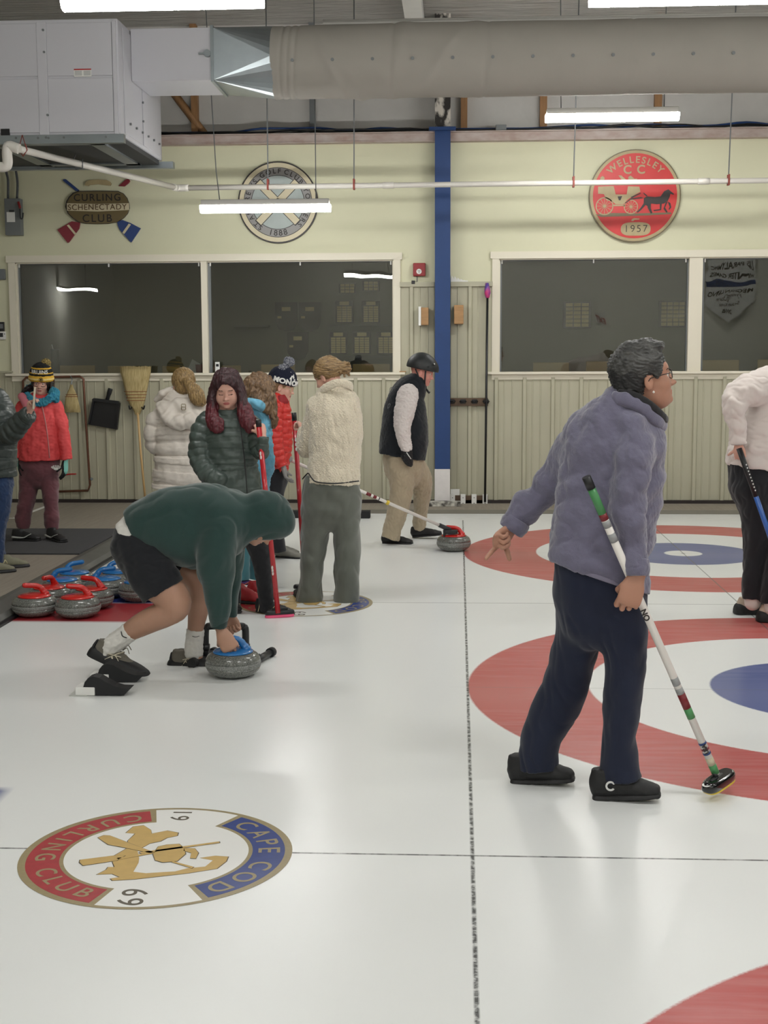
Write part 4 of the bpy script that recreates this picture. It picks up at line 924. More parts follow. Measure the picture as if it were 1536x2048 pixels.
k = MB(); k.cyl(S_(491, 1288), S_(491, 1300), .025, n=14); k.cyl(S_(411, 1288), S_(411, 1300), .025, n=14); k.build('pipe_socket', m_pipe, s)

# ------------------------------------------------------------------ brooms and sticks in hand
def lerp(a, b, t): return a+(b-a)*t
def stick(name, a, b, r, bands, lab, cat, base_mat, r1=None):
    s = empty(name, tuple(b), lab, cat); a, b = np.array(a), np.array(b)
    k = MB(); k.cyl(a, b, r, r1 or r, n=18); k.build('pole', base_mat, s)
    for (t0, t1, m_, nm, dr) in bands:
        k = MB(); k.cyl(lerp(a, b, t0), lerp(a, b, t1), r+dr, n=18); k.build(nm, m_, s)
    return s, a, b
m_pred = mat('red glossy pole', (178, 24, 34), .3, coat=.3); m_pwhite = mat('white glossy pole', (226, 222, 216), .35)
m_pgreen = mat('pole green', (72, 138, 84), .4); m_pgrey = mat('pole grey print', (150, 152, 152), .4); m_pdred = mat('pole dark red print', (118, 28, 36), .4)
m_pink = mat('pink brush pad', (232, 90, 130), .8); m_yellow = mat('yellow pad', (224, 196, 70), .7)
def head_block(k, c, ax, L, W, H, up=(0, 0, 1)):
    ax = Vector(ax).normalized(); up = Vector(up); sd = up.cross(ax).normalized(); up = ax.cross(sd).normalized()
    pts = []
    for i in range(40):
        t = 2*math.pi*i/40; x = math.copysign(abs(math.cos(t))**.45, math.cos(t))*L/2; y = math.copysign(abs(math.sin(t))**.75, math.sin(t))*W/2; pts.append((x, y))
    rings = []
    for z, sc in ((0, .93), (.15, 1.0), (.6, .98), (.88, .86), (1.0, .66)):
        rings.append([k.bm.verts.new(Vector(c)+ax*x*(1-(1-sc)*.5)+sd*y*sc+up*z*H) for x, y in pts])
    for A, B in zip(rings, rings[1:]):
        for i in range(40):
            f = k.bm.faces.new((A[i], A[(i+1) % 40], B[(i+1) % 40], B[i])); f.smooth = True
    k.bm.faces.new(rings[0][::-1]); k.bm.faces.new(rings[-1])
# red broom of the girl in the green jacket
T1 = at(516.5, 840, 4.02); B1 = at(556, 1226, 4.02)
s, a, b = stick('curling_broom', T1, B1, .0165, [(-.002, .035, m_black, 'end_cap', .0015), (.90, .985, m_black, 'ferrule', -.002)], 'red curling broom held by the girl in dark green jacket, pink pad down', 'broom', m_pred)
k = MB(); c_ = gnd(558, 1236); head_block(k, (c_[0], c_[1]+.03, .02), (1, .35, 0), .195, .055, .028); k.build('brush_head', m_black, s)
k = MB(); head_block(k, (c_[0], c_[1]+.03, .001), (1, .35, 0), .19, .058, .021); k.build('brush_pad', m_pink, s)
k = MB(); q = lerp(a, b, .985); k.path([q, (c_[0], c_[1]+.03, .045)], .013, n=10); k.cyl((c_[0]-.05, c_[1]+.015, .05), (c_[0]+.05, c_[1]+.045, .05), .010, n=10); k.build('swivel', m_black, s)
k = MB()
for t in (.17, .19, .76, .775, .79):
    q = lerp(a, b, t); k.prism([(.006*math.cos(x), .013*math.sin(x)) for x in np.linspace(0, 2*math.pi, 12, endpoint=False)], (q[0]-.004, q[1]-.0185, q[2]), UX, UZ, .001)
k.build('white_spots', m_white, s)
ax_ = (b-a)/np.linalg.norm(b-a)
join_meshes('pole_print', [text_mesh('CURL', .028, tuple(lerp(a, b, .40)-np.array([0, .0175, 0])), tuple(-ax_), tuple(np.cross(np.array([0, -1, 0]), -ax_)), .001)], m_white, s)
# red broom of the woman in cream fleece
T2 = at(588, 826, 5.05); B2 = at(612, 1200, 5.05)
s, a, b = stick('curling_broom', T2, B2, .0165, [(-.002, .04, m_black, 'end_cap', .0015), (.93, 1.0, m_black, 'ferrule', -.002)], 'red curling broom held in front of the woman in cream fleece', 'broom', m_pred)
k = MB(); head_block(k, (b[0], b[1], .01), (1, .2, 0), .18, .055, .03); k.build('brush_head', m_black, s)
k = MB()
for t in (.14, .165, .19): q = lerp(a, b, t); k.prism([(.006*math.cos(x), .014*math.sin(x)) for x in np.linspace(0, 2*math.pi, 12, endpoint=False)], (q[0]+.002, q[1]-.0185, q[2]), UX, UZ, .001)
k.build('white_spots', m_white, s)
# white broom of the woman in the purple fleece
T3 = at(1173, 955, .43); B3 = at(1432, 1548, .64)
s, a, b = stick('curling_broom', T3, B3, .0145, [(-.002, .035, m_black, 'end_cap', .0018), (.035, .115, m_pgreen, 'green_wrap', .0006), (.115, .135, m_pdred, 'red_wrap', .0007), (.137, .158, m_pgrey, 'grey_ring', .0006), (.178, .205, m_pgrey, 'grey_ring', .0006),
    (.660, .685, m_pgrey, 'grey_ring', .0006), (.695, .715, m_pgrey, 'grey_ring', .0006), (.715, .765, m_pdred, 'red_wrap', .0007), (.765, .800, m_pgreen, 'green_wrap', .0006), (.885, .892, m_signblue, 'printed_label', .0009), (.905, .912, m_maroon, 'printed_label', .0009), (.920, .927, m_signblue, 'printed_label', .0009), (.965, .996, m_pgreen, 'green_wrap', .0007), (.94, .965, mat('beige wrap', (196, 186, 160), .5), 'beige_wrap', .0005)],
    'white curling broom with green and red bands held by the purple fleece woman', 'broom', m_pwhite)
ax_ = (b-a)/np.linalg.norm(b-a); uy_ = np.cross(np.array([0, -1, 0]), -ax_)
join_meshes('pole_print', [text_mesh('ON', .03, tuple(lerp(a, b, .445)-np.array([0.004, .0155, 0])), tuple(-ax_), tuple(uy_), .001, 1, .001), text_mesh('USA', .022, tuple(lerp(a, b, .907)-np.array([0, .0165, 0])), tuple(-ax_), tuple(uy_), .001, 1, .001)], m_ink, s)
h0 = at(1410, 1583, .56); h1 = at(1460, 1549, .72); hc = (h0+h1)/2; hd = h1-h0
upv = Vector((-.35, -.55, .75)).normalized()
k = MB(); head_block(k, hc-np.array(upv)*.012, hd, .205, .068, .038, up=upv); k.build('brush_head', mat('glossy black shell', (14, 14, 16), .12, coat=.6), s)
k = MB(); head_block(k, hc-np.array(upv)*.022, hd, .195, .066, .014, up=upv); k.build('brush_pad', m_yellow, s)
k = MB(); k.cyl(lerp(a, b, .985), hc+np.array(upv)*.02, .011, n=12); q = hc+np.array(upv)*.026; hdn = hd/np.linalg.norm(hd); k.cyl(q-hdn*.045, q+hdn*.045, .010, n=12); k.build('swivel', m_black, s)
join_meshes('head_print', [text_mesh('C', .05, tuple(hc-hdn*.075+np.array(upv)*.0265), tuple(hdn), tuple(np.cross(np.array(upv), hdn)), .001, 1, .002), text_mesh('C', .05, tuple(hc+hdn*.075+np.array(upv)*.0265), tuple(hdn), tuple(np.cross(np.array(upv), hdn)), .001, 1, .002)], m_white, s)
# delivery stick
T4 = at(566, 914, 6.55); B4 = at(878, 1050, 6.90)
s, a, b = stick('delivery_stick', T4, B4, .0135, [(.525, .555, m_pdred, 'red_print_band', .0003), (.57, .59, m_pdred, 'red_print_band', .0003), (.655, .672, m_yellow, 'yellow_ring', .006), (.605, .61, m_black, 'black_ring', .0006)], 'long white delivery stick with yellow ring reaching to the far red stone', 'stick', m_pwhite)
k = MB(); k.cyl(b-(b-a)*.0, b+(b-a)*.075, .019, n=14); k.build('socket', m_dark, s)
p = b+(b-a)*.07; k = MB(); k.box(p+np.array([-.045, -.03, -.035]), p+np.array([.07, .03, .0]), .008); k.box(p+np.array([-.055, -.025, -.055]), p+np.array([-.035, .025, .0]), .005); k.build('handle_clamp', m_black, s)
# blue broom of the person at the right edge
T5 = at(1478, 897, 3.88); B5 = at(1590, 1215, 3.84)
s, a, b = stick('curling_broom', T5, B5, .0155, [(-.001, .30, m_black, 'black_grip', .0016)], 'blue curling broom with black grip held at the right edge', 'broom', mat('blue pole', (44, 92, 168), .3, coat=.3))
k = MB()
for i in range(9): q = lerp(a, b, .10+i*.02); k.prism([(.004*math.cos(x), .005*math.sin(x)) for x in np.linspace(0, 2*math.pi, 10, endpoint=False)], (q[0]+.006, q[1]-.019, q[2]), UX, UZ, .001)
k.build('white_spots', m_white, s)
k = MB(); head_block(k, (b[0]+.01, b[1], .01), (1, .2, 0), .19, .06, .03); k.build('brush_head', m_black, s)
# ------------------------------------------------------------------ people: smooth solids from signed distances
def nrm(v): v = np.asarray(v, float); return v/max(1e-9, np.linalg.norm(v))
class Tube:
    """elliptical limb through nodes (pos, half width, half depth)"""
    def __init__(s, nodes, f0=False, f1=False, quilt=None, view=(0, 1, 0), wdir=None, p=2.0, step=.022):
        P = [np.array(n[0], float) for n in nodes]; R = [np.array([n[1], n[2]], float) for n in nodes]
        L = sum(np.linalg.norm(b-a) for a, b in zip(P, P[1:])); per = max(1, int(round(L/len(P[1:])/step)))
        Q = crom([np.concatenate([a, b]) for a, b in zip(P, R)], per) if len(P) > 2 else [np.concatenate([P[0]+(P[1]-P[0])*t, R[0]+(R[1]-R[0])*t]) for t in np.linspace(0, 1, per+1)]
        s.P = [q[:3] for q in Q]; s.R = [np.maximum(q[3:], .003) for q in Q]; s.f0, s.f1, s.q, s.p = f0, f1, quilt, p
        s.view = np.array(view, float); s.wdir = wdir
        rm = max(max(r) for r in s.R)+(quilt[0] if quilt else 0)
        s.lo = np.min(s.P, 0)-rm; s.hi = np.max(s.P, 0)+rm
    def ev(s, xs, ys, zs, off=0.0, body=False):
        out = np.full((len(xs), len(ys), len(zs)), .12, np.float32); u = 0.0; n = len(s.P); q_ = s.q and not body; UU = np.zeros_like(out) if q_ else None
        for i in range(n-1):
            a, b = s.P[i], s.P[i+1]; T = b-a; L = np.linalg.norm(T)
            if L < 1e-6: continue
            T = T/L
            if s.wdir is not None: W = np.array(s.wdir, float); W = nrm(W-T*np.dot(W, T))
            else:
                W = np.cross(T, s.view)
                if np.linalg.norm(W) < .25: W = W+np.array([.6, 0, 0])-T*np.dot(T, (.6, 0, 0))
                W = nrm(W)
            D = np.cross(W, T); r0, r1 = s.R[i], s.R[i+1]; rm = max(r0.max(), r1.max())+.045+(s.q[0] if s.q else 0)
            lo = np.minimum(a, b)-rm; hi = np.maximum(a, b)+rm
            i0, i1 = np.searchsorted(xs, (lo[0], hi[0])); j0, j1 = np.searchsorted(ys, (lo[1], hi[1])); k0, k1 = np.searchsorted(zs, (lo[2], hi[2]))
            if i1 <= i0 or j1 <= j0 or k1 <= k0: u += L; continue
            X = (xs[i0:i1]-a[0])[:, None, None].astype(np.float32); Y = (ys[j0:j1]-a[1])[None, :, None].astype(np.float32); Z = (zs[k0:k1]-a[2])[None, None, :].astype(np.float32)
            sd = X*T[0]+Y*T[1]+Z*T[2]; wa = X*W[0]+Y*W[1]+Z*W[2]; db = X*D[0]+Y*D[1]+Z*D[2]
            t = np.clip(sd/L, 0, 1); bs_ = .74 if body and off > 0 else 1.0; rw = (r0[0]+(r1[0]-r0[0])*t)*bs_; rd = (r0[1]+(r1[1]-r0[1])*t)*bs_
            ex = np.maximum(np.maximum(-sd, sd-L), 0); rc = np.minimum(rw, rd)
            if s.p == 2.0:
                k0_ = np.sqrt((wa/rw)**2+(db/rd)**2+(ex/rc)**2); k1_ = np.sqrt((wa/rw**2)**2+(db/rd**2)**2+(ex/rc**2)**2)+1e-6
                d = k0_*(k0_-1)/k1_
            else:
                k0_ = ((np.abs(wa)/rw)**s.p+(np.abs(db)/rd)**s.p+(ex/rc)**s.p)**(1/s.p); d = (k0_-1)*rc*1.05
            if s.f0 and i*L < rm*1.3:
                t0 = nrm(s.P[1]-s.P[0]); q0 = a-s.P[0]; d = np.maximum(d, -((X+q0[0])*t0[0]+(Y+q0[1])*t0[1]+(Z+q0[2])*t0[2]))
            if s.f1 and (n-2-i)*L < rm*1.3:
                t1 = nrm(s.P[-1]-s.P[-2]); q1 = a-s.P[-1]; d = np.maximum(d, (X+q1[0])*t1[0]+(Y+q1[1])*t1[1]+(Z+q1[2])*t1[2])
            reg = out[i0:i1, j0:j1, k0:k1]
            if q_: ru = UU[i0:i1, j0:j1, k0:k1]; np.copyto(ru, (u+np.clip(sd, 0, L)).astype(np.float32), where=d < reg)
            np.minimum(reg, d, out=reg); u += L
        if q_: am, pitch, ph = s.q; out -= (am*np.abs(np.sin(math.pi*(UU+ph)/pitch))**.6-am*.6).astype(np.float32)
        return out+off*.3 if off else out
class Ell:
    def __init__(s, c, r, A=None):
        s.c = np.array(c, float); s.r = np.array(r, float); s.A = np.eye(3) if A is None else np.array(A, float)   # columns = axes
        m_ = s.r.max(); s.lo = s.c-m_; s.hi = s.c+m_
    def ev(s, xs, ys, zs, off=0.0, body=False):
        X = (xs-s.c[0])[:, None, None].astype(np.float32); Y = (ys-s.c[1])[None, :, None].astype(np.float32); Z = (zs-s.c[2])[None, None, :].astype(np.float32)
        q = [X*s.A[0, i]+Y*s.A[1, i]+Z*s.A[2, i] for i in range(3)]
        k0 = np.sqrt(sum((q[i]/s.r[i])**2 for i in range(3))); k1 = np.sqrt(sum((q[i]/s.r[i]**2)**2 for i in range(3)))+1e-6
        return k0*(k0-1)/k1+off
class Vol:
    def __init__(s): s.ops = []
    def add(s, pr, k=.02, off=0.0, body=False): s.ops.append(('u', pr, k, off, body)); return s
    def sub(s, pr, k=.01): s.ops.append(('s', pr, k, 0, False)); return s
    def clip(s, n, p): s.ops.append(('c', nrm(n), np.array(p, float), 0, False)); return s
    def mesh(s, vox, disp=None, name='m'):
        us = [o for o in s.ops if o[0] == 'u']
        lo = np.min([o[1].lo for o in us], 0)-3*vox; hi = np.max([o[1].hi for o in us], 0)+3*vox
        n = np.ceil((hi-lo)/vox).astype(int)+1
        ax = [lo[i]+np.arange(n[i])*vox for i in range(3)]; G = np.full(tuple(n), .12, np.float32)
        for kind, pr, k, off, body in s.ops:
            if kind == 'c':
                d = ((ax[0]-k[0])*pr[0])[:, None, None]+((ax[1]-k[1])*pr[1])[None, :, None]+((ax[2]-k[2])*pr[2])[None, None, :]
                G = np.maximum(G, d.astype(np.float32)); continue
            e = .04+k; sl = []
            for i in range(3):
                i0 = max(0, np.searchsorted(ax[i], pr.lo[i]-e)-1); i1 = min(n[i], np.searchsorted(ax[i], pr.hi[i]+e)+1); sl.append(slice(i0, i1))
            if any(q.stop <= q.start for q in sl): continue
            d = pr.ev(ax[0][sl[0]], ax[1][sl[1]], ax[2][sl[2]], off, body); g = G[tuple(sl)]
            if kind == 'u':
                h = np.maximum(k-np.abs(g-d), 0)/k; G[tuple(sl)] = np.minimum(g, d)-h*h*k*.25
            else:
                d = -d; h = np.maximum(k-np.abs(g-d), 0)/k; G[tuple(sl)] = np.maximum(g, d)+h*h*k*.25
        G[0] = G[-1] = .05; G[:, 0] = G[:, -1] = .05; G[:, :, 0] = G[:, :, -1] = .05
        return nets(G, lo, vox, disp, name)
def nets(G, lo, vox, disp, name):
    S = G < 0; c = np.zeros(tuple(np.array(G.shape)-1), np.uint8)
    for i in (0, 1):
        for j in (0, 1):
            for k in (0, 1): c += S[i:G.shape[0]-1+i, j:G.shape[1]-1+j, k:G.shape[2]-1+k]
    act = (c > 0) & (c < 8); idx = np.full(c.shape, -1, np.int32); A = np.argwhere(act); idx[act] = np.arange(len(A))
    pos = np.zeros((len(A), 3)); cnt = np.zeros(len(A))
    for ax in range(3):
        o1, o2 = [q for q in range(3) if q != ax]
        for u in (0, 1):
            for v in (0, 1):
                b = A.copy(); b[:, o1] += u; b[:, o2] += v; e = b.copy(); e[:, ax] += 1
                ga = G[tuple(b.T)]; gb = G[tuple(e.T)]; m_ = (ga < 0) != (gb < 0); t = np.where(m_, ga/(ga-gb+1e-12), 0)
                q = b.astype(float); q[:, ax] += t; pos += q*m_[:, None]; cnt += m_
    pos = pos/np.maximum(cnt, 1)[:, None]*vox+lo
    F_ = []
    for ax in range(3):
        o1, o2 = [(1, 2), (2, 0), (0, 1)][ax]; sl0 = [slice(None)]*3; sl1 = [slice(None)]*3; sl0[ax] = slice(0, -1); sl1[ax] = slice(1, None)
        a, b = S[tuple(sl0)], S[tuple(sl1)]; E = np.argwhere(a != b)
        E = E[(E[:, o1] > 0) & (E[:, o2] > 0) & (E[:, o1] < G.shape[o1]-1) & (E[:, o2] < G.shape[o2]-1)]
        inside0 = a[tuple(E.T)]
        q = []
        for u, v in ((1, 1), (0, 1), (0, 0), (1, 0)):
            w = E.copy(); w[:, o1] -= u; w[:, o2] -= v; q.append(idx[tuple(w.T)])
        q = np.stack(q, 1); q = np.where(inside0[:, None], q, q[:, ::-1]); F_.append(q)
    F_ = np.concatenate(F_); F_ = F_[(F_ >= 0).all(1)]
    # one relaxation step
    for _ in range(2):
        acc = np.zeros_like(pos); cn = np.zeros(len(pos))
        for i in range(4):
            a, b = F_[:, i], F_[:, (i+1) % 4]
            for d in range(3): acc[:, d] += np.bincount(a, pos[b, d], len(pos))+np.bincount(b, pos[a, d], len(pos))
            cn += np.bincount(a, minlength=len(pos))+np.bincount(b, minlength=len(pos))
        pos = pos*.45+.55*acc/np.maximum(cn, 1)[:, None]
    if disp is not None:
        a, b, c_, d_ = (pos[F_[:, i]] for i in range(4)); fn = np.cross(c_-a, d_-b); vn = np.zeros_like(pos)
        for i in range(4):
            for d in range(3): vn[:, d] += np.bincount(F_[:, i], fn[:, d], len(pos))
        vn /= np.linalg.norm(vn, axis=1)[:, None]+1e-12; pos = pos+vn*disp(pos)[:, None]
    me = bpy.data.meshes.new(name); me.vertices.add(len(pos)); me.vertices.foreach_set('co', pos.astype(np.float32).ravel())
    me.loops.add(len(F_)*4); me.loops.foreach_set('vertex_index', F_.astype(np.int32).ravel())
    me.polygons.add(len(F_)); me.polygons.foreach_set('loop_start', np.arange(0, len(F_)*4, 4, dtype=np.int32)); me.polygons.foreach_set('loop_total', np.full(len(F_), 4, np.int32))
    me.update(calc_edges=True); me.validate(); return me
def wnoise(seed, sc, amp, n=7, ridge=False, aniso=(1, 1, 1)):
    r = np.random.RandomState(seed); K = r.normal(size=(n, 3)); K = K/np.linalg.norm(K, axis=1)[:, None]*r.uniform(.6, 1.6, (n, 1))*2*math.pi/sc*np.array(aniso); ph = r.uniform(0, 6.28, n)
    def f(p):
        w = p+(.10 if ridge else .15)*sc*np.sin(p[:, [1, 2, 0]]*2*math.pi/sc/1.7+seed)
        v = np.sin(w@K.T+ph).sum(1)/math.sqrt(n)
        return amp*.95*(np.sqrt(np.clip(v, -1.2, 1.2)**2+.025)*1.7-1) if ridge else amp*v
    return f
def plus(*fs): return lambda p: sum(f(p) for f in fs)
def vobj(name, vol, vox, mats, parent, disp=None, matfn=None, **kw):
    me = vol.mesh(vox, disp, name); o = link(name, me, mats, parent, smooth=True)
    if matfn is not None:
        n = len(me.polygons); c = np.empty(n*3); me.polygons.foreach_get('center', c); me.polygons.foreach_set('material_index', matfn(c.reshape(-1, 3)).astype(np.int32))
    return tag(o, **kw)

# ---- anatomy
def axes(fwd, up=(0, 0, 1)):
    f = nrm(fwd); r = nrm(np.cross(f, up)); u = np.cross(r, f); return np.stack([r, f, u], 1)      # columns: right, forward, up
HEADP = [  # local ellipsoids: centre, radii, k
    ((0, -.018, .030), (.076, .094, .086), .02), ((0, .022, -.030), (.060, .066, .082), .03), ((0, .046, -.088), (.030, .032, .026), .03), ((0, .018, -.072), (.050, .050, .036), .03),
    ((.034, .052, -.030), (.026, .026, .026), .02), ((-.034, .052, -.030), (.026, .026, .026), .02), ((0, .070, .030), (.044, .014, .020), .02),
    ((0, .086, -.012), (.0085, .012, .026), .012), ((0, .100, -.030), (.0105, .013, .010), .010), ((.011, .092, -.034), (.008, .009, .007), .006), ((-.011, .092, -.034), (.008, .009, .007), .006),
    ((0, .083, -.0585), (.021, .009, .0055), .004), ((0, .082, -.068), (.019, .009, .006), .004), ((0, .078, -.090), (.016, .012, .012), .012)]
def head_prims(c, A, s=1.0, jaw=1.0):
    out = []
    for cc, rr, k in HEADP: out.append((Ell(c+A@(np.array(cc)*s), np.array(rr)*s, A), k*s))
    for sg in (1, -1):
        E = A@axes((sg*-.15, 1, .0)); out.append((Ell(c+A@(np.array([sg*.077, -.008, -.012])*s), np.array([.007, .018, .031])*s, E), .006))
    return out
def head_cuts(c, A, s=1.0):
    out = []
    for sg in (1, -1):
        out.append((Ell(c+A@(np.array([sg*.031, .092, .002])*s), np.array([.017, .016, .011])*s, A), .010))
        out.append((Ell(c+A@(np.array([sg*.084, -.002, -.010])*s), np.array([.006, .009, .016])*s, A), .004))
    out.append((Ell(c+A@(np.array([0, .096, -.0632])*s), np.array([.020, .012, .0016])*s, A), .003))
    return out
def head_matfn(c, A, s=1.0, brow=True, lash=False):
    Ai = A.T
    def f(p):
        q = (p-c)@Ai.T/s; m_ = np.zeros(len(p))
        x, y, z = np.abs(q[:, 0]), q[:, 1], q[:, 2]
        m_[(x < .021*np.sqrt(np.maximum(0, 1-((z+.0632)/.0095)**2))) & (y > .068)] = 1
        if brow: zb = .0245-.16*np.maximum(0, x-.036)-.05*np.maximum(0, .030-x); m_[(x > .015) & (x < .046) & (y > .045) & (np.abs(z-zb) < .0024)] = 2
        if lash: m_[(x > .016) & (x < .046) & (y > .045) & (z > -.008) & (z < -.0035)] = 2
        return m_
    return f
def eyes(c, A, par, s=1.0, iris=(70, 60, 50), lid=0.0):
    mw = mat('eye white', (226, 222, 216), .2); mi = mat('iris %d' % iris[0], iris, .2)
    for sg in (1, -1):
        if lid > .7: continue
        p = c+A@(np.array([sg*.031, .0675, .001])*s); f = A[:, 1]
        k = MB(); k.lathe([(.0001+.0118*s*math.sin(t), .0118*s*-math.cos(t)) for t in np.linspace(.12, math.pi-.12, 12)], p, axis=f, n=18); o = k.build('eye', mw, par)
        k = MB(); q = p+f*.0104*s; k.lathe([(.0056*s, 0), (.005*s, .0012*s), (.002*s, .0018*s)], q, axis=f, n=16); k.build('iris', mi, o)
def glasses(c, A, par, m_frame, s=1.0, w=.026, h=.018, z=.0):
    g = MB()
    for sg in (1, -1):
        pts = [c+A@(np.array([sg*.033+w*.98*math.copysign(abs(math.cos(t))**.7, math.cos(t)), .087-.25*abs(.033+w*math.cos(t)*1-.033)*.3, z+h*math.copysign(abs(math.sin(t))**.7, math.sin(t))])*s) for t in np.linspace(0, 2*math.pi, 24, endpoint=False)]
        g.path(pts, .0019*s, n=6, closed=True)
        g.path([c+A@(np.array(v)*s) for v in ((sg*.059, .083, z+.004), (sg*.074, .05, z+.003), (sg*.081, .0, z-.002), (sg*.080, -.012, z-.014))], .0018*s, n=6)
    g.path([c+A@(np.array(v)*s) for v in ((-.008, .091, z+.004), (0, .094, z+.006), (.008, .091, z+.004))], .0017*s, n=6)
    g.build('spectacles', m_frame, par)
def hand_prims(w, d, pn, side, s=1.0, curl=((20, 25, 15),)*4, thumb=(35, 20, 20), spread=.10, tdir=None):
    """wrist w, direction d to the knuckles, palm normal pn; side +1/-1 puts the thumb along d x pn"""
    d = nrm(d); pn = nrm(np.array(pn)-d*np.dot(pn, d)); sd = np.cross(d, pn)*side; out = []
    out.append((Tube([(w-d*.03*s, .024*s, .019*s), (w+d*.012*s, .025*s, .017*s), (w+d*.045*s, .036*s, .0165*s), (w+d*.082*s, .038*s, .0135*s), (w+d*.094*s, .035*s, .010*s)], wdir=sd, step=.012), .01))
    out.append((Tube([(w+d*.018*s+sd*.018*s+pn*.006*s, .013*s, .013*s), (w+d*.050*s+sd*.030*s+pn*.008*s, .012*s, .012*s)], wdir=sd, step=.012), .012))
    Ls = (.070, .077, .071, .057); offs = (.0285, .0095, -.0095, -.0275)
    for i in range(4):
        cu = curl[min(i, len(curl)-1)]; p = w+d*(.086-.004*abs(i-1))*s+sd*offs[i]*s; a = 0.0; base = nrm(d+sd*spread*(1.5-i)*.6); r = (.0088, .0090, .0086, .0076)[i]*s
        nodes = [(p-d*.012*s, r*1.05, r*1.05)]
        nodes.append((p, r*1.06, r*1.06))
        for j, (fr, c_) in enumerate(zip((.45, .30, .25), cu)):
            a += math.radians(c_); dr = base*math.cos(a)+pn*math.sin(a); q = p+dr*Ls[i]*fr*s; nodes.append(((p+q)/2, r*(.96-.05*j), r*(.94-.05*j))); nodes.append((q, r*(.97-.07*j), r*(.96-.08*j))); p = q
        for a_, b_ in zip(nodes, nodes[1:]): out.append((Tube([a_, b_], wdir=sd, step=.03), .0035))
    p = w+d*.045*s+sd*.032*s+pn*.006*s; dr0 = nrm(d*.75+sd*.75+pn*.2) if tdir is None else nrm(tdir); r = .0102*s; a = 0
    ax2 = nrm(np.cross(dr0, np.cross(pn, dr0)*1.0)) if False else nrm(pn-sd*.5-dr0*np.dot(pn-sd*.5, dr0))
    for j, (L_, c_) in enumerate(zip((.034, .030), thumb[1:])):
        a += math.radians(c_); dr = dr0*math.cos(a)+ax2*math.sin(a); q = p+dr*L_*s; out.append((Tube([(p, r*(1.05-.1*j), r*(1.0-.1*j)), (q, r*(.95-.12*j), r*(.9-.14*j))], step=.03), .004)); p = q
    return out
class Fig:
    def __init__(s, name_lab, Y, foot, cat='person'):
        s.Y = Y; s.root = empty('person', foot, name_lab, cat); s.body = []; s.cuts = []; s.bmat = None
    def P(s, px, py, dy=0.0): return at(px, py, s.Y+dy)
    def N(s, px, py, dy, rw, rd=None):
        p = s.P(px, py, dy); m_ = mpp(p); return (p, rw*m_, (rw if rd is None else rd)*m_)
    def T(s, nodes, **kw): return Tube([s.N(*n) for n in nodes], **kw)
    def wear(s, name, items, vox, mats, disp=None, k=.03, shrink=.012, skin=True, matfn=None, parent=None, **kw):
        """items: Tube/Ell or ('clip', n, p); the body under the clothes follows the same shapes, a little smaller"""
        v = Vol()
        for it in items:
            if isinstance(it, tuple) and isinstance(it[0], str):
                if it[0] == 'clip': v.clip(it[1], it[2])
                elif it[0] == 'sub': v.sub(it[1], it[2])
                continue
            pr, kk = it if isinstance(it, tuple) else (it, k)
            v.add(pr, kk)
            if skin: s.body.append((pr, max(kk, .02), shrink))
        return vobj(name, v, vox, mats, s.root if parent is None else parent, disp, matfn, **kw)
    def head(s, c, fwd, up=(0, 0, 1), sc=1.0, **kw):
        s.hc = np.array(c, float); s.hA = axes(fwd, up); s.hs = sc
        s.body += [(p, k, 0) for p, k in head_prims(s.hc, s.hA, sc)]; s.cuts += head_cuts(s.hc, s.hA, sc); s.bmat = head_matfn(s.hc, s.hA, sc, **kw)
    def H(s, x, y, z): return s.hc+s.hA@(np.array([x, y, z])*s.hs)
    def hand(s, *a, **kw): s.body += [(p, k, 0) for p, k in hand_prims(*a, **kw)]
    def skin(s, vox, m_skin, m_lip, m_brow):
        v = Vol()
        for p, k, off in s.body: v.add(p, k, off, True)
        for p, k in s.cuts: v.sub(p, k)
        return vobj('body', v, vox, [m_skin, m_lip, m_brow], s.root, None, s.bmat)
def shoe(fig, heel, toe, up, W, H, mats, vox=.004, name='shoe', ankle=None, sole_h=.22, collar=True):
    heel, toe = np.array(heel, float), np.array(toe, float); d = nrm(toe-heel); L = np.linalg.norm(toe-heel); up = nrm(np.array(up)-d*np.dot(up, d)); sd = np.cross(d, up)
    def at_(t, h): return heel+d*t*L+up*h
    up_t = Tube([(at_(.10, H*.46), W*.36, H*.46), (at_(.32, H*.44), W*.40, H*.44), (at_(.55, H*.36), W*.44, H*.36), (at_(.76, H*.27), W*.49, H*.27), (at_(.90, H*.21), W*.40, H*.20)], wdir=sd, step=.02)
    v = Vol().add(up_t, .02)
    if collar: v.add(Tube([(at_(.20, H*.45), W*.34, L*.15), (at_(.18, H*1.0), W*.33, L*.155)], f1=True, wdir=sd), .03)
    v.clip(-up, at_(0, .002)); o = vobj(name, v, vox, mats[0], fig.root, wnoise(3, .05, .001))
    wf = 1.22 if sole_h > .28 else 1.0; so = Tube([(at_(.09, 0), W*.41*wf, H*sole_h), (at_(.35, 0), W*.43*wf, H*sole_h), (at_(.72, 0), W*.52*wf, H*sole_h), (at_(.90, 0), W*.44*wf, H*sole_h*.9)], wdir=sd, p=3.0)
    v = Vol().add(so, .01).clip(-up, at_(0, .001)); vobj('sole', v, vox, mats[1], o); return o
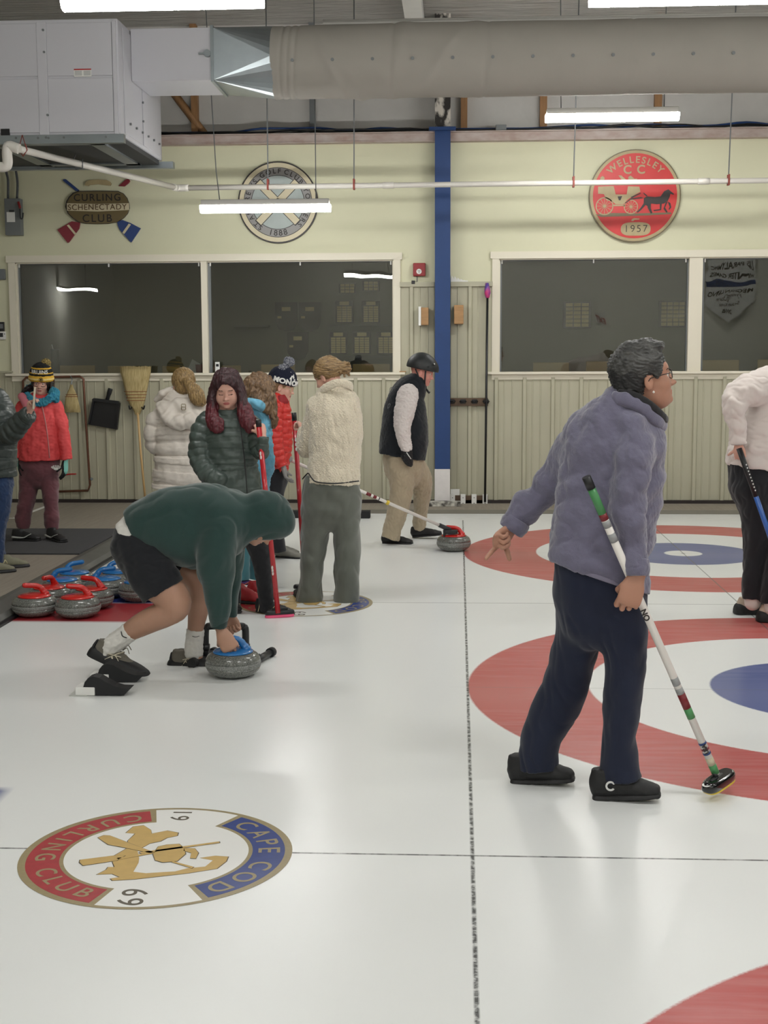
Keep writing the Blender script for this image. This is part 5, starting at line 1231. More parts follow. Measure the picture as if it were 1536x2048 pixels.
# ------------------------------------------------------------------ people materials
def skinm(n, c): 
    m_ = mat(n, c, .5, bump=.15, bscale=400, var=.03, vscale=14); b_ = m_.node_tree.nodes['Principled BSDF']; b_.inputs['Subsurface Weight'].default_value = .12; b_.inputs['Subsurface Radius'].default_value = (.01, .004, .002); return m_
sk_fair = skinm('fair skin', (214, 166, 148)); sk_pink = skinm('ruddy skin', (206, 142, 128)); sk_tan = skinm('tanned skin', (174, 128, 106)); sk_leg = skinm('leg skin', (174, 134, 112))
lip = mat('lips', (176, 96, 92), .4); lip2 = mat('lips pale', (176, 112, 100), .5); brow_d = mat('dark brows', (48, 34, 30), .8); brow_b = mat('brown brows', (104, 78, 58), .8)
def hairm(n, c, c2, st=(40, 40, 3)): return mat(n, c, .42, bump=.6, bscale=9, bdist=.005, stretch=st, col2=c2, vscale=6)
sh_blk = mat('black shoe', (20, 20, 22), .6, bump=.3, bscale=300); sole_b = mat('black sole', (26, 26, 28), .6); sock_w = mat('white sock', (218, 216, 210), .9, bump=.4, bscale=250)
def fab(n, c, b=.35, bs=420, sheen=.2, **k): return mat(n, c, .88, bump=b, bscale=bs, sheen=sheen, **k)
SEEN = {}

# ================= woman in the purple fleece
def person_purple():
    F = Fig('older woman in purple fleece and navy trousers walking right, one arm stretched back pointing', .68, (.43, .68, 0))
    fl = fab('purple grey fleece', (102, 100, 121), .7, 260, .5, var=.06, vscale=30)
    hem0, hem1 = F.P(1098, 1116), F.P(1250, 1168)
    torso = F.T([(1268, 812, 0, 40, 38), (1256, 828, 0, 60, 50), (1242, 852, 0, 82, 60), (1234, 885, 0, 98, 64), (1227, 930, 0, 103, 66), (1221, 980, 0, 103, 64), (1210, 1040, 0, 103, 66), (1200, 1085, 0, 100, 70), (1196, 1125, 0, 100, 74), (1196, 1180, 0, 101, 76)], p=2.3)
    farm = F.T([(1168, 858, .05, 30, 30), (1138, 900, .10, 33, 33), (1112, 948, .13, 32, 32), (1085, 985, .14, 31, 30), (1056, 1012, .14, 31, 28), (1030, 1046, .14, 25, 24)], f1=True)
    fcuff = F.T([(1038, 1037, .14, 27, 25), (1030, 1048, .14, 29, 27), (1021, 1061, .14, 27, 25)], f0=True, f1=True)
    narm = F.T([(1264, 862, -.08, 34, 36), (1270, 895, -.12, 37, 35), (1266, 940, -.14, 36, 33), (1258, 990, -.15, 34, 32), (1258, 1040, -.155, 33, 31), (1267, 1085, -.155, 30, 28), (1274, 1120, -.175, 25, 25), (1275, 1140, -.19, 23, 23)], f1=True)
    ncuff = F.T([(1273, 1124, -.178, 26, 26), (1275, 1138, -.19, 25.5, 25), (1275, 1152, -.195, 23, 23)], f0=True, f1=True)
    nn = nrm(np.array([(hem1-hem0)[2]*-1, 0, (hem1-hem0)[0]]))*-1
    F.wear('fleece_jacket', [torso, ('clip', nn, hem0), (farm, .05), (narm, .035)], .0042, fl, plus(wnoise(1, .16, .006), wnoise(2, .075, .0035, ridge=True, aniso=(1, 1, .7)), wnoise(8, .02, .0007)))
    v = Vol(); m0 = (hem0+hem1)/2; e = (hem1-hem0)
    F.wear('cuff', [fcuff], .004, fl, wnoise(5, .03, .001), skin=False); F.wear('cuff', [ncuff], .004, fl, wnoise(6, .03, .001), skin=False)
    # light hem piping: thin slice along the cut
    v = Vol().add(torso, .01, -.0035); v.clip(nn, hem0+nn*-.0); v.clip(-nn, hem0-nn*.018); vobj('hem_band', v, .004, fab('fleece hem', (128, 124, 144)), F.root)
    # collar: open ring, zip front
    col = Vol()
    ring = [F.P(1222, 806, .0), F.P(1232, 797, -.075), F.P(1262, 803, -.10), F.P(1295, 822, -.09), F.P(1322, 846, -.045), F.P(1326, 850, .02), F.P(1300, 826, .08), F.P(1255, 800, .09), F.P(1226, 798, .06), F.P(1222, 806, .0)]
    col.add(Tube([(p, .013, .026) for p in ring], view=(0, 0, 1), wdir=(0, 0, 1) and None), .01)
    vobj('collar', col, .004, fl, F.root, wnoise(7, .05, .002))
    inn = Vol().add(Tube([(p+np.array([.012, 0, .020]), .008, .016) for p in ring[1:6]], view=(0, 0, 1)), .01); vobj('inner_collar', inn, .004, fab('black zip neck', (24, 24, 28)), F.root)
    # trousers
    nv = fab('navy trousers', (15, 24, 48), .3, 500, .15, var=.05, vscale=20)
    pel = F.T([(1200, 1100, 0, 84, 56), (1198, 1120, 0, 90, 66), (1198, 1170, 0, 90, 68), (1200, 1215, 0, 86, 66), (1202, 1245, 0, 70, 56)], f0=True, p=2.3)
    lf = F.T([(1160, 1195, .03, 46, 50), (1155, 1250, .05, 45, 48), (1146, 1320, .08, 45, 44), (1125, 1385, .10, 45, 42), (1098, 1440, .11, 43, 40), (1078, 1495, .11, 39, 38), (1077, 1536, .11, 41, 40)], f1=True)
    rt = F.T([(1246, 1195, -.03, 46, 50), (1247, 1260, -.04, 47, 48), (1249, 1325, -.05, 42, 44), (1246, 1395, -.055, 38, 40), (1237, 1466, -.06, 34, 38), (1237, 1515, -.06, 37, 40), (1242, 1556, -.06, 41, 42)], f1=True)
    F.wear('trousers', [pel, (lf, .03), (rt, .03)], .0045, nv, plus(wnoise(11, .2, .004), wnoise(12, .09, .0022, ridge=True, aniso=(1, 1, .4))), shrink=.02)
    # head
    F.head(F.P(1291, 757, -.01), (1, .10, .16), (-.12, 0, 1), 1.0)
    F.body.append((F.T([(1248, 845, 0, 32, 32), (1262, 815, 0, 30, 28), (1276, 785, 0, 29, 27)]), .03, 0))
    # hands
    w1 = F.P(1024, 1056, .14); F.hand(w1, F.P(996, 1079, .09)-w1, (.75, -.55, -.35), -1, 1.08, curl=((2, 4, 4), (80, 85, 45), (84, 85, 45), (86, 84, 40)), thumb=(0, 8, 8), tdir=(.1, -.15, -1), spread=.12)
    w2 = F.P(1276, 1150, -.200); F.hand(w2, F.P(1264, 1184, -.212)-w2, (.05, 1, -.1), -1, 1.16, curl=((30, 70, 60), (34, 74, 60), (40, 76, 60), (46, 76, 60)), thumb=(0, 25, 35), tdir=(-.7, .5, -.5), spread=.06)
    F.skin(.0036, sk_tan, lip2, brow_d)
    # ring on finger, ear stud, glasses
    gm = mat('dark glasses frame', (34, 28, 26), .3); glasses(F.hc, F.hA, F.root, gm, 1.0, .024, .017, .004)
    k = MB(); q = F.H(.079, .004, -.050); k.lathe([(.001, -.005), (.005, 0), (.001, .005)], q, n=10); k.build('earring', mat('pearl', (226, 220, 210), .25), F.root)
    eyes(F.hc, F.hA, F.root, 1.0, (84, 66, 48))
    # hair: short, swept back, grey over black
    hv = Vol(); A = F.hA
    hs = [((0, -.028, .052), (.090, .104, .088), .02), ((0, -.062, .0), (.080, .062, .080), .03), ((0, -.064, -.045), (.066, .045, .040), .03), ((0, .040, .108), (.056, .046, .022), .02), ((.062, .022, .052), (.022, .032, .044), .02), ((-.062, .022, .052), (.022, .032, .044), .02), ((0, -.01, .122), (.06, .07, .022), .02),
          ((.070, .030, .020), (.013, .014, .022), .01), ((-.070, .030, .020), (.013, .014, .022), .01)]
    for c, r, k_ in hs: hv.add(Ell(F.H(*c), np.array(r), A), k_)
    for sg in (1, -1): hv.sub(Ell(F.H(sg*.092, .006, -.018), (.030, .020, .032), A), .006)
    hm = mat('grey streaked dark hair', (20, 20, 22), .5, bump=1.0, bscale=16, bdist=.008, col2=(84, 84, 81), vscale=22, vsharp=.28, stretch=(1.2, 1, 2.6))
    hm2 = mat('dark nape hair', (22, 23, 25), .55, bump=1.0, bscale=16, bdist=.006, stretch=(1, 1, 3), col2=(46, 46, 46), vscale=30)
    def hmf(p): q = (p-F.hc)@F.hA; return (q[:, 2]+.25*q[:, 1] < .012+.01*np.sin(p[:, 0]*90))*1
    vobj('hair', hv, .004, [hm, hm2], F.root, plus(wnoise(21, .030, .0038, aniso=(.45, 1, 1.7), ridge=True), wnoise(22, .011, .0012)), hmf)
    # shoes
    g = mat('shoe trim white', (214, 214, 212), .5)
    s2 = shoe(F, F.P(1186, 1598, -.065), F.P(1324, 1592, -.10), (0, 0, 1), .098, .118, (sh_blk, sole_b))
    s1 = shoe(F, F.P(1022, 1566, .12), F.P(1152, 1560, .08), (-.12, 0, 1), .094, .115, (sh_blk, sole_b))
    k = MB(); c = F.P(1221, 1572, -.125); annulus(k, None, .012, .019, 0, .003, .5, 5.6, 20, (1, 0, 0), (0, 0, 1), Vector(c)); k.build('shoe_logo', g, s2)
    return F
# ================= crouching man in the green hoodie
def person_crouch():
    F = Fig('man in dark green hoodie and black shorts crouching in the hack, hand on a stone', 2.58, (-1.7, 2.6, 0))
    gh = fab('bottle green hoodie', (28, 58, 54), .5, 380, .35, var=.05, vscale=18)
    torso = F.T([(273, 1061, 0, 37, 48), (288, 1054, 0, 48, 54), (312, 1050, 0, 63, 60), (355, 1050, 0, 79, 68), (405, 1052, 0, 84, 72), (445, 1046, 0, 70, 66), (474, 1040, 0, 44, 44)], f0=True, p=2.2)
    na = F.T([(438, 1030, -.10, 42, 30), (436, 1080, -.16, 42, 34), (432, 1130, -.17, 37, 32), (436, 1175, -.16, 29, 27), (438, 1218, -.15, 24, 23), (437, 1252, -.14, 17, 18)], f1=True)
    fa = F.T([(455, 1040, .12, 38, 34), (463, 1100, .17, 28, 28), (462, 1150, .18, 22, 22), (461, 1195, .19, 17, 18), (461, 1232, .20, 13, 14)], f1=True)
    neck = F.T([(468, 1040, 0, 44, 42), (500, 1040, 0, 40, 38)])
    hp = F.P(531, 1033); m_ = mpp(hp)
    hood = [(Ell(F.P(530, 1030), (54*m_, .105, 50*m_), axes((0, 1, 0), (.0, 0, 1))), .03), (Ell(F.P(548, 1048), (38*m_, .09, 30*m_)), .03)]
    F.wear('hoodie', [torso, (na, .03), (fa, .03), (neck, .04)]+hood+[('sub', Ell(F.P(533, 1094), (46*m_, .085, 19*m_)), .012)], .0045, gh,
           plus(wnoise(31, .22, .006), wnoise(32, .10, .0034, ridge=True, aniso=(1, .8, .5))), shrink=.022)
    k_ = fab('cuff ribbing', (22, 48, 45), .6, 200)
    F.wear('cuff', [F.T([(438, 1236, -.145, 19, 19), (437, 1254, -.14, 16, 17)], f0=True, f1=True)], .004, k_, skin=False)
    F.wear('white_shirt', [F.T([(258, 1073, 0, 34, 49), (266, 1066, 0, 36, 49), (284, 1054, 0, 40, 48)], f0=True, f1=True, p=2.2)], .0045, sock_w, wnoise(33, .06, .0015), skin=False)
    bs = fab('black shorts', (13, 16, 23), .3, 400, .2)
    pel = F.T([(264, 1068, 0, 34, 47), (258, 1082, 0, 31, 52), (270, 1100, 0, 42, 56), (292, 1122, 0, 46, 56)], f0=True, p=2.2)
    nt = F.T([(268, 1094, -.08, 40, 30), (292, 1130, -.11, 48, 36), (312, 1160, -.12, 48, 38), (326, 1182, -.12, 46, 38)], f1=True)
    ft = F.T([(285, 1090, .10, 38, 30), (325, 1118, .13, 34, 34), (362, 1138, .14, 30, 32)], f1=True)
    F.wear('shorts', [pel, (nt, .03), (ft, .03)], .0045, bs, plus(wnoise(35, .12, .004), wnoise(36, .07, .0018, ridge=True)), shrink=.016)
    nleg = F.T([(322, 1172, -.12, 37, 32), (343, 1192, -.12, 35, 31), (350, 1211, -.12, 32, 29), (334, 1226, -.115, 27, 25), (308, 1237, -.11, 26, 24), (278, 1252, -.10, 23, 21), (252, 1268, -.09, 18, 17), (232, 1283, -.09, 17, 17), (218, 1300, -.09, 16, 17), (238, 1322, -.09, 12, 14)])
    fleg = F.T([(350, 1132, .14, 26, 28), (388, 1152, .15, 27, 27), (399, 1170, .15, 25, 25), (400, 1195, .16, 23, 23), (396, 1225, .16, 20, 20), (391, 1258, .16, 16, 16), (388, 1295, .16, 16, 17), (396, 1322, .16, 12, 14), (410, 1328, .16, 10, 13)])
    F.body += [(nleg, .02, 0), (fleg, .02, 0)]
    F.wear('sock', [F.T([(260, 1263, -.095, 20, 19), (244, 1275, -.09, 20, 20), (226, 1289, -.09, 20, 20), (214, 1304, -.09, 17, 18)], f0=True)], .004, sock_w, wnoise(37, .03, .0015), skin=False)
    F.wear('sock', [F.T([(391, 1259, .16, 18, 18), (389, 1280, .16, 18, 18), (387, 1306, .16, 19, 20)], f0=True)], .004, sock_w, wnoise(38, .03, .0015), skin=False)
    for q0, q1, q2, yy in (((242, 1262), (245, 1272), (254, 1276), -.155), ((384, 1272), (391, 1274), (399, 1272), .09)):
        k = MB(); k.path(crom([F.P(*q0, yy), F.P(*q1, yy-.004), F.P(*q2, yy)], 5), [.001]+[.003]*9+[.0015], n=6, flat=.5); k.build('sock_mark', m_black, F.root)
    c = F.P(528, 1046, 0); F.head(c, (.42, -.06, -.9), (.9, 0, .42), 1.0)
    w = F.P(442, 1258, -.14); F.hand(w, F.P(458, 1292, -.165)-w, (.1, 1, -.25), -1, 1.22, curl=((42, 78, 55), (44, 80, 55), (46, 80, 55), (50, 78, 55)), thumb=(0, 25, 35), tdir=(-.5, .5, -.7), spread=.05)
    w = F.P(463, 1230, .20); F.hand(w, F.P(468, 1248, .19)-w, (0, -.8, -.45), 1, .95, curl=((60, 75, 50),)*4, thumb=(0, 25, 35), tdir=(-.6, -.4, -.6))
    F.skin(.0042, sk_leg, lip2, brow_b)
    gs_ = mat('grey suede shoe', (104, 100, 90), .85, bump=.3, bscale=300); rs = mat('rubber overshoe', (20, 21, 23), .6); cr = mat('cream shoe trim', (206, 198, 176), .6)
    for (h, t, up, yy, nm) in (((183, 1311), (287, 1360), (.40, 0, 1), -.09, 'a'), ((346, 1338), (430, 1338), (0, 0, 1), .16, 'b')):
        o = shoe(F, F.P(*h, yy), F.P(*t, yy-.0), up, .104, .108, (gs_, rs), sole_h=.60, name='shoe')
        hh, tt = F.P(*h, yy), F.P(*t, yy); d = nrm(tt-hh); u_ = nrm(np.array(up)-d*np.dot(up, d)); L_ = np.linalg.norm(tt-hh)
        v = Vol().add(Tube([(hh+u_*.03, .045, .012), (hh-d*.006+u_*.062, .038, .010), (hh-d*.004+u_*.09, .02, .006)], wdir=(0, 1, 0)), .01); vobj('heel_tab', v, .004, rs, o)
        ro = lambda a, b, z: hh+d*L_*a+u_*b+np.array([0, z, 0])
        k = MB(); k.path(crom([ro(.26, .028, -.050), ro(.42, .080, -.034), ro(.48, .090, 0), ro(.44, .08, .035)], 4), .0028, n=6); k.path(crom([ro(.74, .012, -.058), ro(.76, .045, -.045), ro(.80, .058, 0), ro(.78, .04, .045)], 4), .0028, n=6); k.build('elastic_band', cr, o)
        k = MB()
        z_ = -.047
        for seg in (((.28, .062), (.50, .074)), ((.34, .058), (.42, .032)), ((.40, .070), (.54, .038)), ((.46, .034), (.60, .046))):
            k.path([ro(*seg[0], z_), ro(*seg[1], z_+.003)], .0048, n=6, flat=.5)
        k.build('side_mark', cr, o)
        k = MB()
        for i in range(4): k.path([ro(.48+.055*i, .086-.010*i, -.022), ro(.50+.055*i, .090-.011*i, 0), ro(.48+.055*i, .086-.010*i, .022)], .003, n=6)
        k.path(crom([ro(.46, .098, 0), ro(.52, .125, -.02), ro(.60, .105, -.03)], 4), .0024, n=6); k.path(crom([ro(.46, .098, 0), ro(.50, .128, .02), ro(.58, .11, .03)], 4), .0024, n=6); k.build('laces', mat('shoe laces', (118, 112, 98), .8), o)
    return F
# ================= girl in the dark green puffer
def person_greenpuffer():
    F = Fig('girl with long dark red hair and green quilted jacket looking down at her broom', 4.22, (-1.35, 4.2, 0))
    gj = mat('dark green quilted nylon', (66, 78, 73), .42, bump=.3, bscale=60, bdist=.004, var=.05, vscale=10)
    Q_ = (.010, .050, 0)
    torso = F.T([(455, 838, 0, 24, 22), (456, 846, 0, 44, 31), (458, 862, 0, 54, 38), (460, 890, 0, 54, 42), (461, 930, 0, 54, 43), (463, 965, 0, 58, 46), (465, 1000, 0, 60, 48)], f1=True, quilt=Q_, p=2.2)
    ra = F.T([(416, 842, 0, 22, 22), (402, 868, -.03, 22, 22), (399, 898, -.05, 22, 22), (404, 928, -.08, 21, 21), (420, 950, -.13, 20, 18), (440, 962, -.16, 15, 12)], quilt=Q_)
    la = F.T([(500, 845, 0, 20, 22), (511, 872, -.05, 19, 20), (518, 900, -.10, 16, 17), (524, 905, -.15, 14, 14), (526, 888, -.19, 12, 12), (526, 876, -.19, 11, 11)], quilt=Q_, f1=True)
    F.wear('puffer_jacket', [torso, (ra, .015), (la, .015)], .0045, gj, plus(wnoise(41, .12, .003), wnoise(42, .04, .0012)), k=.02)
    k = MB(); k.path(crom([F.P(472, 826, -.11), F.P(481, 860, -.15), F.P(489, 920, -.165), F.P(495, 994, -.178)], 5), .0042, n=6, flat=.5); k.build('zipper', m_black, F.root)
    k = MB(); k.cyl(F.P(494, 990, -.183), F.P(495, 999, -.183), .004, n=6); k.build('zip_pull', m_white, F.root)
    v = Vol().add(F.T([(457, 819, -.01, 22, 24), (457, 830, -.01, 26, 27)], f0=True, f1=True), .01); vobj('collar', v, .004, gj, F.root)
    bl = fab('black leggings', (20, 21, 26), .2, 400, .15)
    pel = F.T([(464, 985, 0, 50, 38), (466, 1020, 0, 48, 38), (470, 1045, 0, 36, 30)], f0=True)
    l1 = F.T([(490, 1010, 0, 28, 30), (503, 1060, -.02, 27, 27), (518, 1100, -.03, 21, 22), (527, 1150, -.04, 17, 18), (532, 1200, -.04, 15, 17), (534, 1216, -.04, 14, 16)])
    l2 = F.T([(447, 1010, 0, 28, 30), (456, 1070, .02, 25, 26), (464, 1125, .02, 18, 20), (468, 1180, .0, 14, 16), (469, 1214, .0, 12, 14)])
    F.wear('leggings', [pel, (l1, .02), (l2, .02)], .005, bl, wnoise(43, .06, .0015), shrink=.008)
    F.head(F.P(454, 779, -.035), (.05, -.90, -.34), (0, -.36, .93), .98, brow=True, lash=True)
    F.body += [(Ell(F.H(sg*.034, .046, -.048), np.array([.033, .034, .036])), .02, 0) for sg in (1, -1)]
    F.body.append((F.T([(456, 832, 0, 20, 20), (455, 800, 0, 18, 18)]), .02, 0))
    w = F.P(526, 874, -.19); F.hand(w, F.P(521, 857, -.16)-w, (-.5, .85, .1), 1, .98, curl=((45, 70, 50), (50, 75, 55), (52, 75, 55), (52, 72, 55)), thumb=(0, 25, 35), tdir=(-1, .3, .5), spread=.04)
    F.skin(.0038, sk_fair, lip, brow_d)
    hm = hairm('dark maroon hair', (30, 15, 19), (64, 22, 30), (26, 26, 1.5))
    A = F.hA; h = Vol()
    h.add(Ell(F.H(0, -.020, .042), (.086, .108, .093), A), .02); h.add(Ell(F.H(0, -.055, -.03), (.082, .065, .10), A), .03)
    for pts in ([(438, 755, -.02, 10, 20), (428, 782, -.02, 9, 20), (426, 806, -.05, 12, 15), (427, 828, -.10, 17, 9), (431, 848, -.135, 17, 8), (437, 860, -.145, 11, 6)], [(468, 752, -.02, 10, 20), (480, 778, -.02, 9, 20), (485, 806, -.05, 12, 15), (491, 828, -.10, 17, 9), (498, 848, -.135, 15, 8), (500, 860, -.14, 9, 6)], [(455, 790, .05, 24, 20), (456, 825, .04, 32, 18), (457, 850, .05, 30, 16)]):
        h.add(F.T(pts), .02)
    h.sub(Ell(F.H(0, .108, -.044), (.078, .084, .118), A), .012); h.sub(Ell(F.H(0, .02, .142), (.004, .09, .012), A), .012)
    m_tip = hairm('burgundy hair ends', (62, 18, 26), (104, 30, 42), (26, 26, 1.5)); zc = F.H(0, 0, -.10)[2]
    vobj('hair', h, .0042, [hm, m_tip], F.root, matfn=lambda p: (p[:, 2]+.02*np.sin(p[:, 0]*160)+.015*np.sin(p[:, 0]*410+1) < zc)*1, disp= plus(wnoise(44, .05, .0035, aniso=(1, 1, .2)), wnoise(45, .016, .0020, aniso=(1, 1, .08))))
    tr = mat('tan shoe piping', (196, 178, 140), .6)
    for (h0, t0, yy) in (((514, 1218), (588, 1228), -.05), ((466, 1215), (470, 1238), .0)):
        a, b = F.P(*h0, yy+.05), F.P(*t0, yy-.09); a[2] = b[2] = .003
        o = shoe(F, a, b, (0, 0, 1), .10, .09, (sh_blk, sole_b)); d = nrm(b-a); sd = np.cross(d, (0, 0, 1))
        k = MB(); L_ = np.linalg.norm(b-a); P2 = lambda t, q, z: a+d*L_*t+sd*q+np.array([0, 0, z]); k.path(crom([P2(.15, .048, .01), P2(.18, .045, .05), P2(.17, .035, .08)], 4), .0026, n=6); k.path(crom([P2(.5, .050, .012), P2(.56, .040, .05), P2(.62, .0, .066), P2(.56, -.04, .05)], 4), .0026, n=6); k.build('piping', tr, o)
    return F
# ================= woman in the cream fleece, back view
def person_cream():
    F = Fig('woman with a bun in cream fleece and grey trousers seen from behind', 4.62, (-.92, 4.6, 0))
    sf = mat('cream sherpa fleece', (222, 212, 190), .95, bump=1.0, bscale=130, bdist=.006, sheen=.4, var=.09, vscale=90)
    torso = F.T([(678, 793, 0, 22, 22), (674, 801, 0, 40, 31), (672, 812, 0, 49, 37), (671, 835, 0, 53, 42), (671, 870, 0, 53, 44), (669, 915, 0, 51, 44), (666, 966, 0, 54, 46)], f1=True, p=2.25)
    ua = F.T([(634, 812, 0, 19, 24), (627, 840, .03, 20, 24), (619, 872, .05, 19, 22), (613, 896, .07, 17, 20)])
    fo = F.T([(612, 898, .08, 16, 18), (606, 878, .14, 13, 15), (607, 862, .20, 11, 12)], f1=True)
    F.wear('fleece_jacket', [torso, (ua, .02), (fo, .02)], .0042, sf, plus(wnoise(51, .15, .004), wnoise(52, .014, .0016), wnoise(54, .08, .003, ridge=True, aniso=(1, 1, .5))))
    h = [F.P(605, 958, -.12), F.P(612, 950, -.14), F.P(617, 947, -.155), F.P(624, 957, -.158), F.P(634, 964, -.158), F.P(670, 967, -.156), F.P(718, 962, -.10)]
    k = MB(); k.path(crom(h, 5), .0045, n=8); k.build('hem_binding', m_black, F.root)
    col = [F.P(636, 789, -.02), F.P(650, 776, -.09), F.P(675, 766, -.12), F.P(698, 770, -.08), F.P(702, 777, .03), F.P(680, 785, .11), F.P(650, 790, .10), F.P(636, 789, -.02)]
    v = Vol().add(Tube([(p, .012, .028) for p in col], view=(0, 0, 1)), .01); vobj('collar', v, .004, sf, F.root, wnoise(53, .014, .001))
    gt = fab('grey green knit trousers', (96, 100, 92), .4, 300, .4, var=.05, vscale=16)
    pel = F.T([(663, 950, 0, 52, 40), (663, 985, 0, 57, 44), (663, 1015, 0, 56, 42), (664, 1030, 0, 44, 34)], f0=True, p=2.2)
    l1 = F.T([(636, 1000, 0, 33, 38), (632, 1050, 0, 29, 34), (626, 1110, 0, 24, 30), (621, 1165, 0, 23, 28), (618, 1208, 0, 27, 30)], f1=True)
    l2 = F.T([(692, 1000, .0, 31, 38), (693, 1050, 0, 28, 34), (694, 1110, 0, 26, 30), (694, 1160, 0, 25, 28), (693, 1203, 0, 25, 28)], f1=True)
    F.wear('trousers', [pel, (l1, .02), (l2, .02)], .005, gt, plus(wnoise(55, .2, .004), wnoise(56, .11, .003, ridge=True, aniso=(1, 1, .3))), shrink=.025)
    F.head(F.P(655, 753, .03), (-.80, .42, -.42), (-.35, .1, .93), .97)
    F.body.append((F.T([(675, 800, 0, 20, 22), (668, 770, 0.01, 19, 20)]), .02, 0))
    w = F.P(606, 864, .22); F.hand(w, F.P(600, 846, .29)-w, (-.6, .6, .2), -1, .95, curl=((35, 55, 35), (40, 60, 40), (50, 65, 40), (55, 65, 40)), thumb=(0, 12, 15), tdir=(-1, .1, .5))
    F.skin(.004, sk_fair, lip, brow_b)
    hm = hairm('dark blond hair', (92, 70, 46), (178, 148, 104), (3, 8, 26)); A = F.hA; h = Vol()
    h.add(Ell(F.H(0, -.024, .040), (.088, .106, .092), A), .02); h.sub(Ell(F.H(0, .105, -.052), (.085, .085, .095), A), .02)
    for sg in (1, -1): h.sub(Ell(F.H(sg*.090, .0, -.02), (.026, .030, .038), A), .008)
    h.add(Ell(F.P(690, 736, .0), (.042, .04, .045)), .02)
    for i in range(7):
        a = i*.9; q = F.P(691+14*math.cos(a)*.8, 738+17*math.sin(a)*.9, -.02+.02*math.sin(a*2)); h.add(Tube([(F.P(688, 736, 0), .014, .014), (q, .008, .008)]), .006)
    vobj('hair', h, .004, hm, F.root, plus(wnoise(57, .03, .003, ridge=True, aniso=(.4, .4, 1.6)), wnoise(58, .010, .0010)))
    k = MB(); k.lathe([(.014, -.006), (.018, 0), (.014, .006)], F.P(679, 732, .0), axis=(.8, 0, .4), n=16); k.build('hair_tie', mat('brown hair tie', (120, 70, 50), .8), F.root)
    for (h0, t0) in (((605, 1200), (612, 1182)), ((690, 1203), (694, 1186))):
        a = gnd(*h0); b = gnd(*t0); a[2] = b[2] = .003; b = a+nrm(b-a+np.array([-.06 if h0[0] < 650 else .02, 0, 0]))*.25; a = a-nrm(b-a)*.05; shoe(F, a, b, (0, 0, 1), .095, .085, (sh_blk, sole_b))
    return F
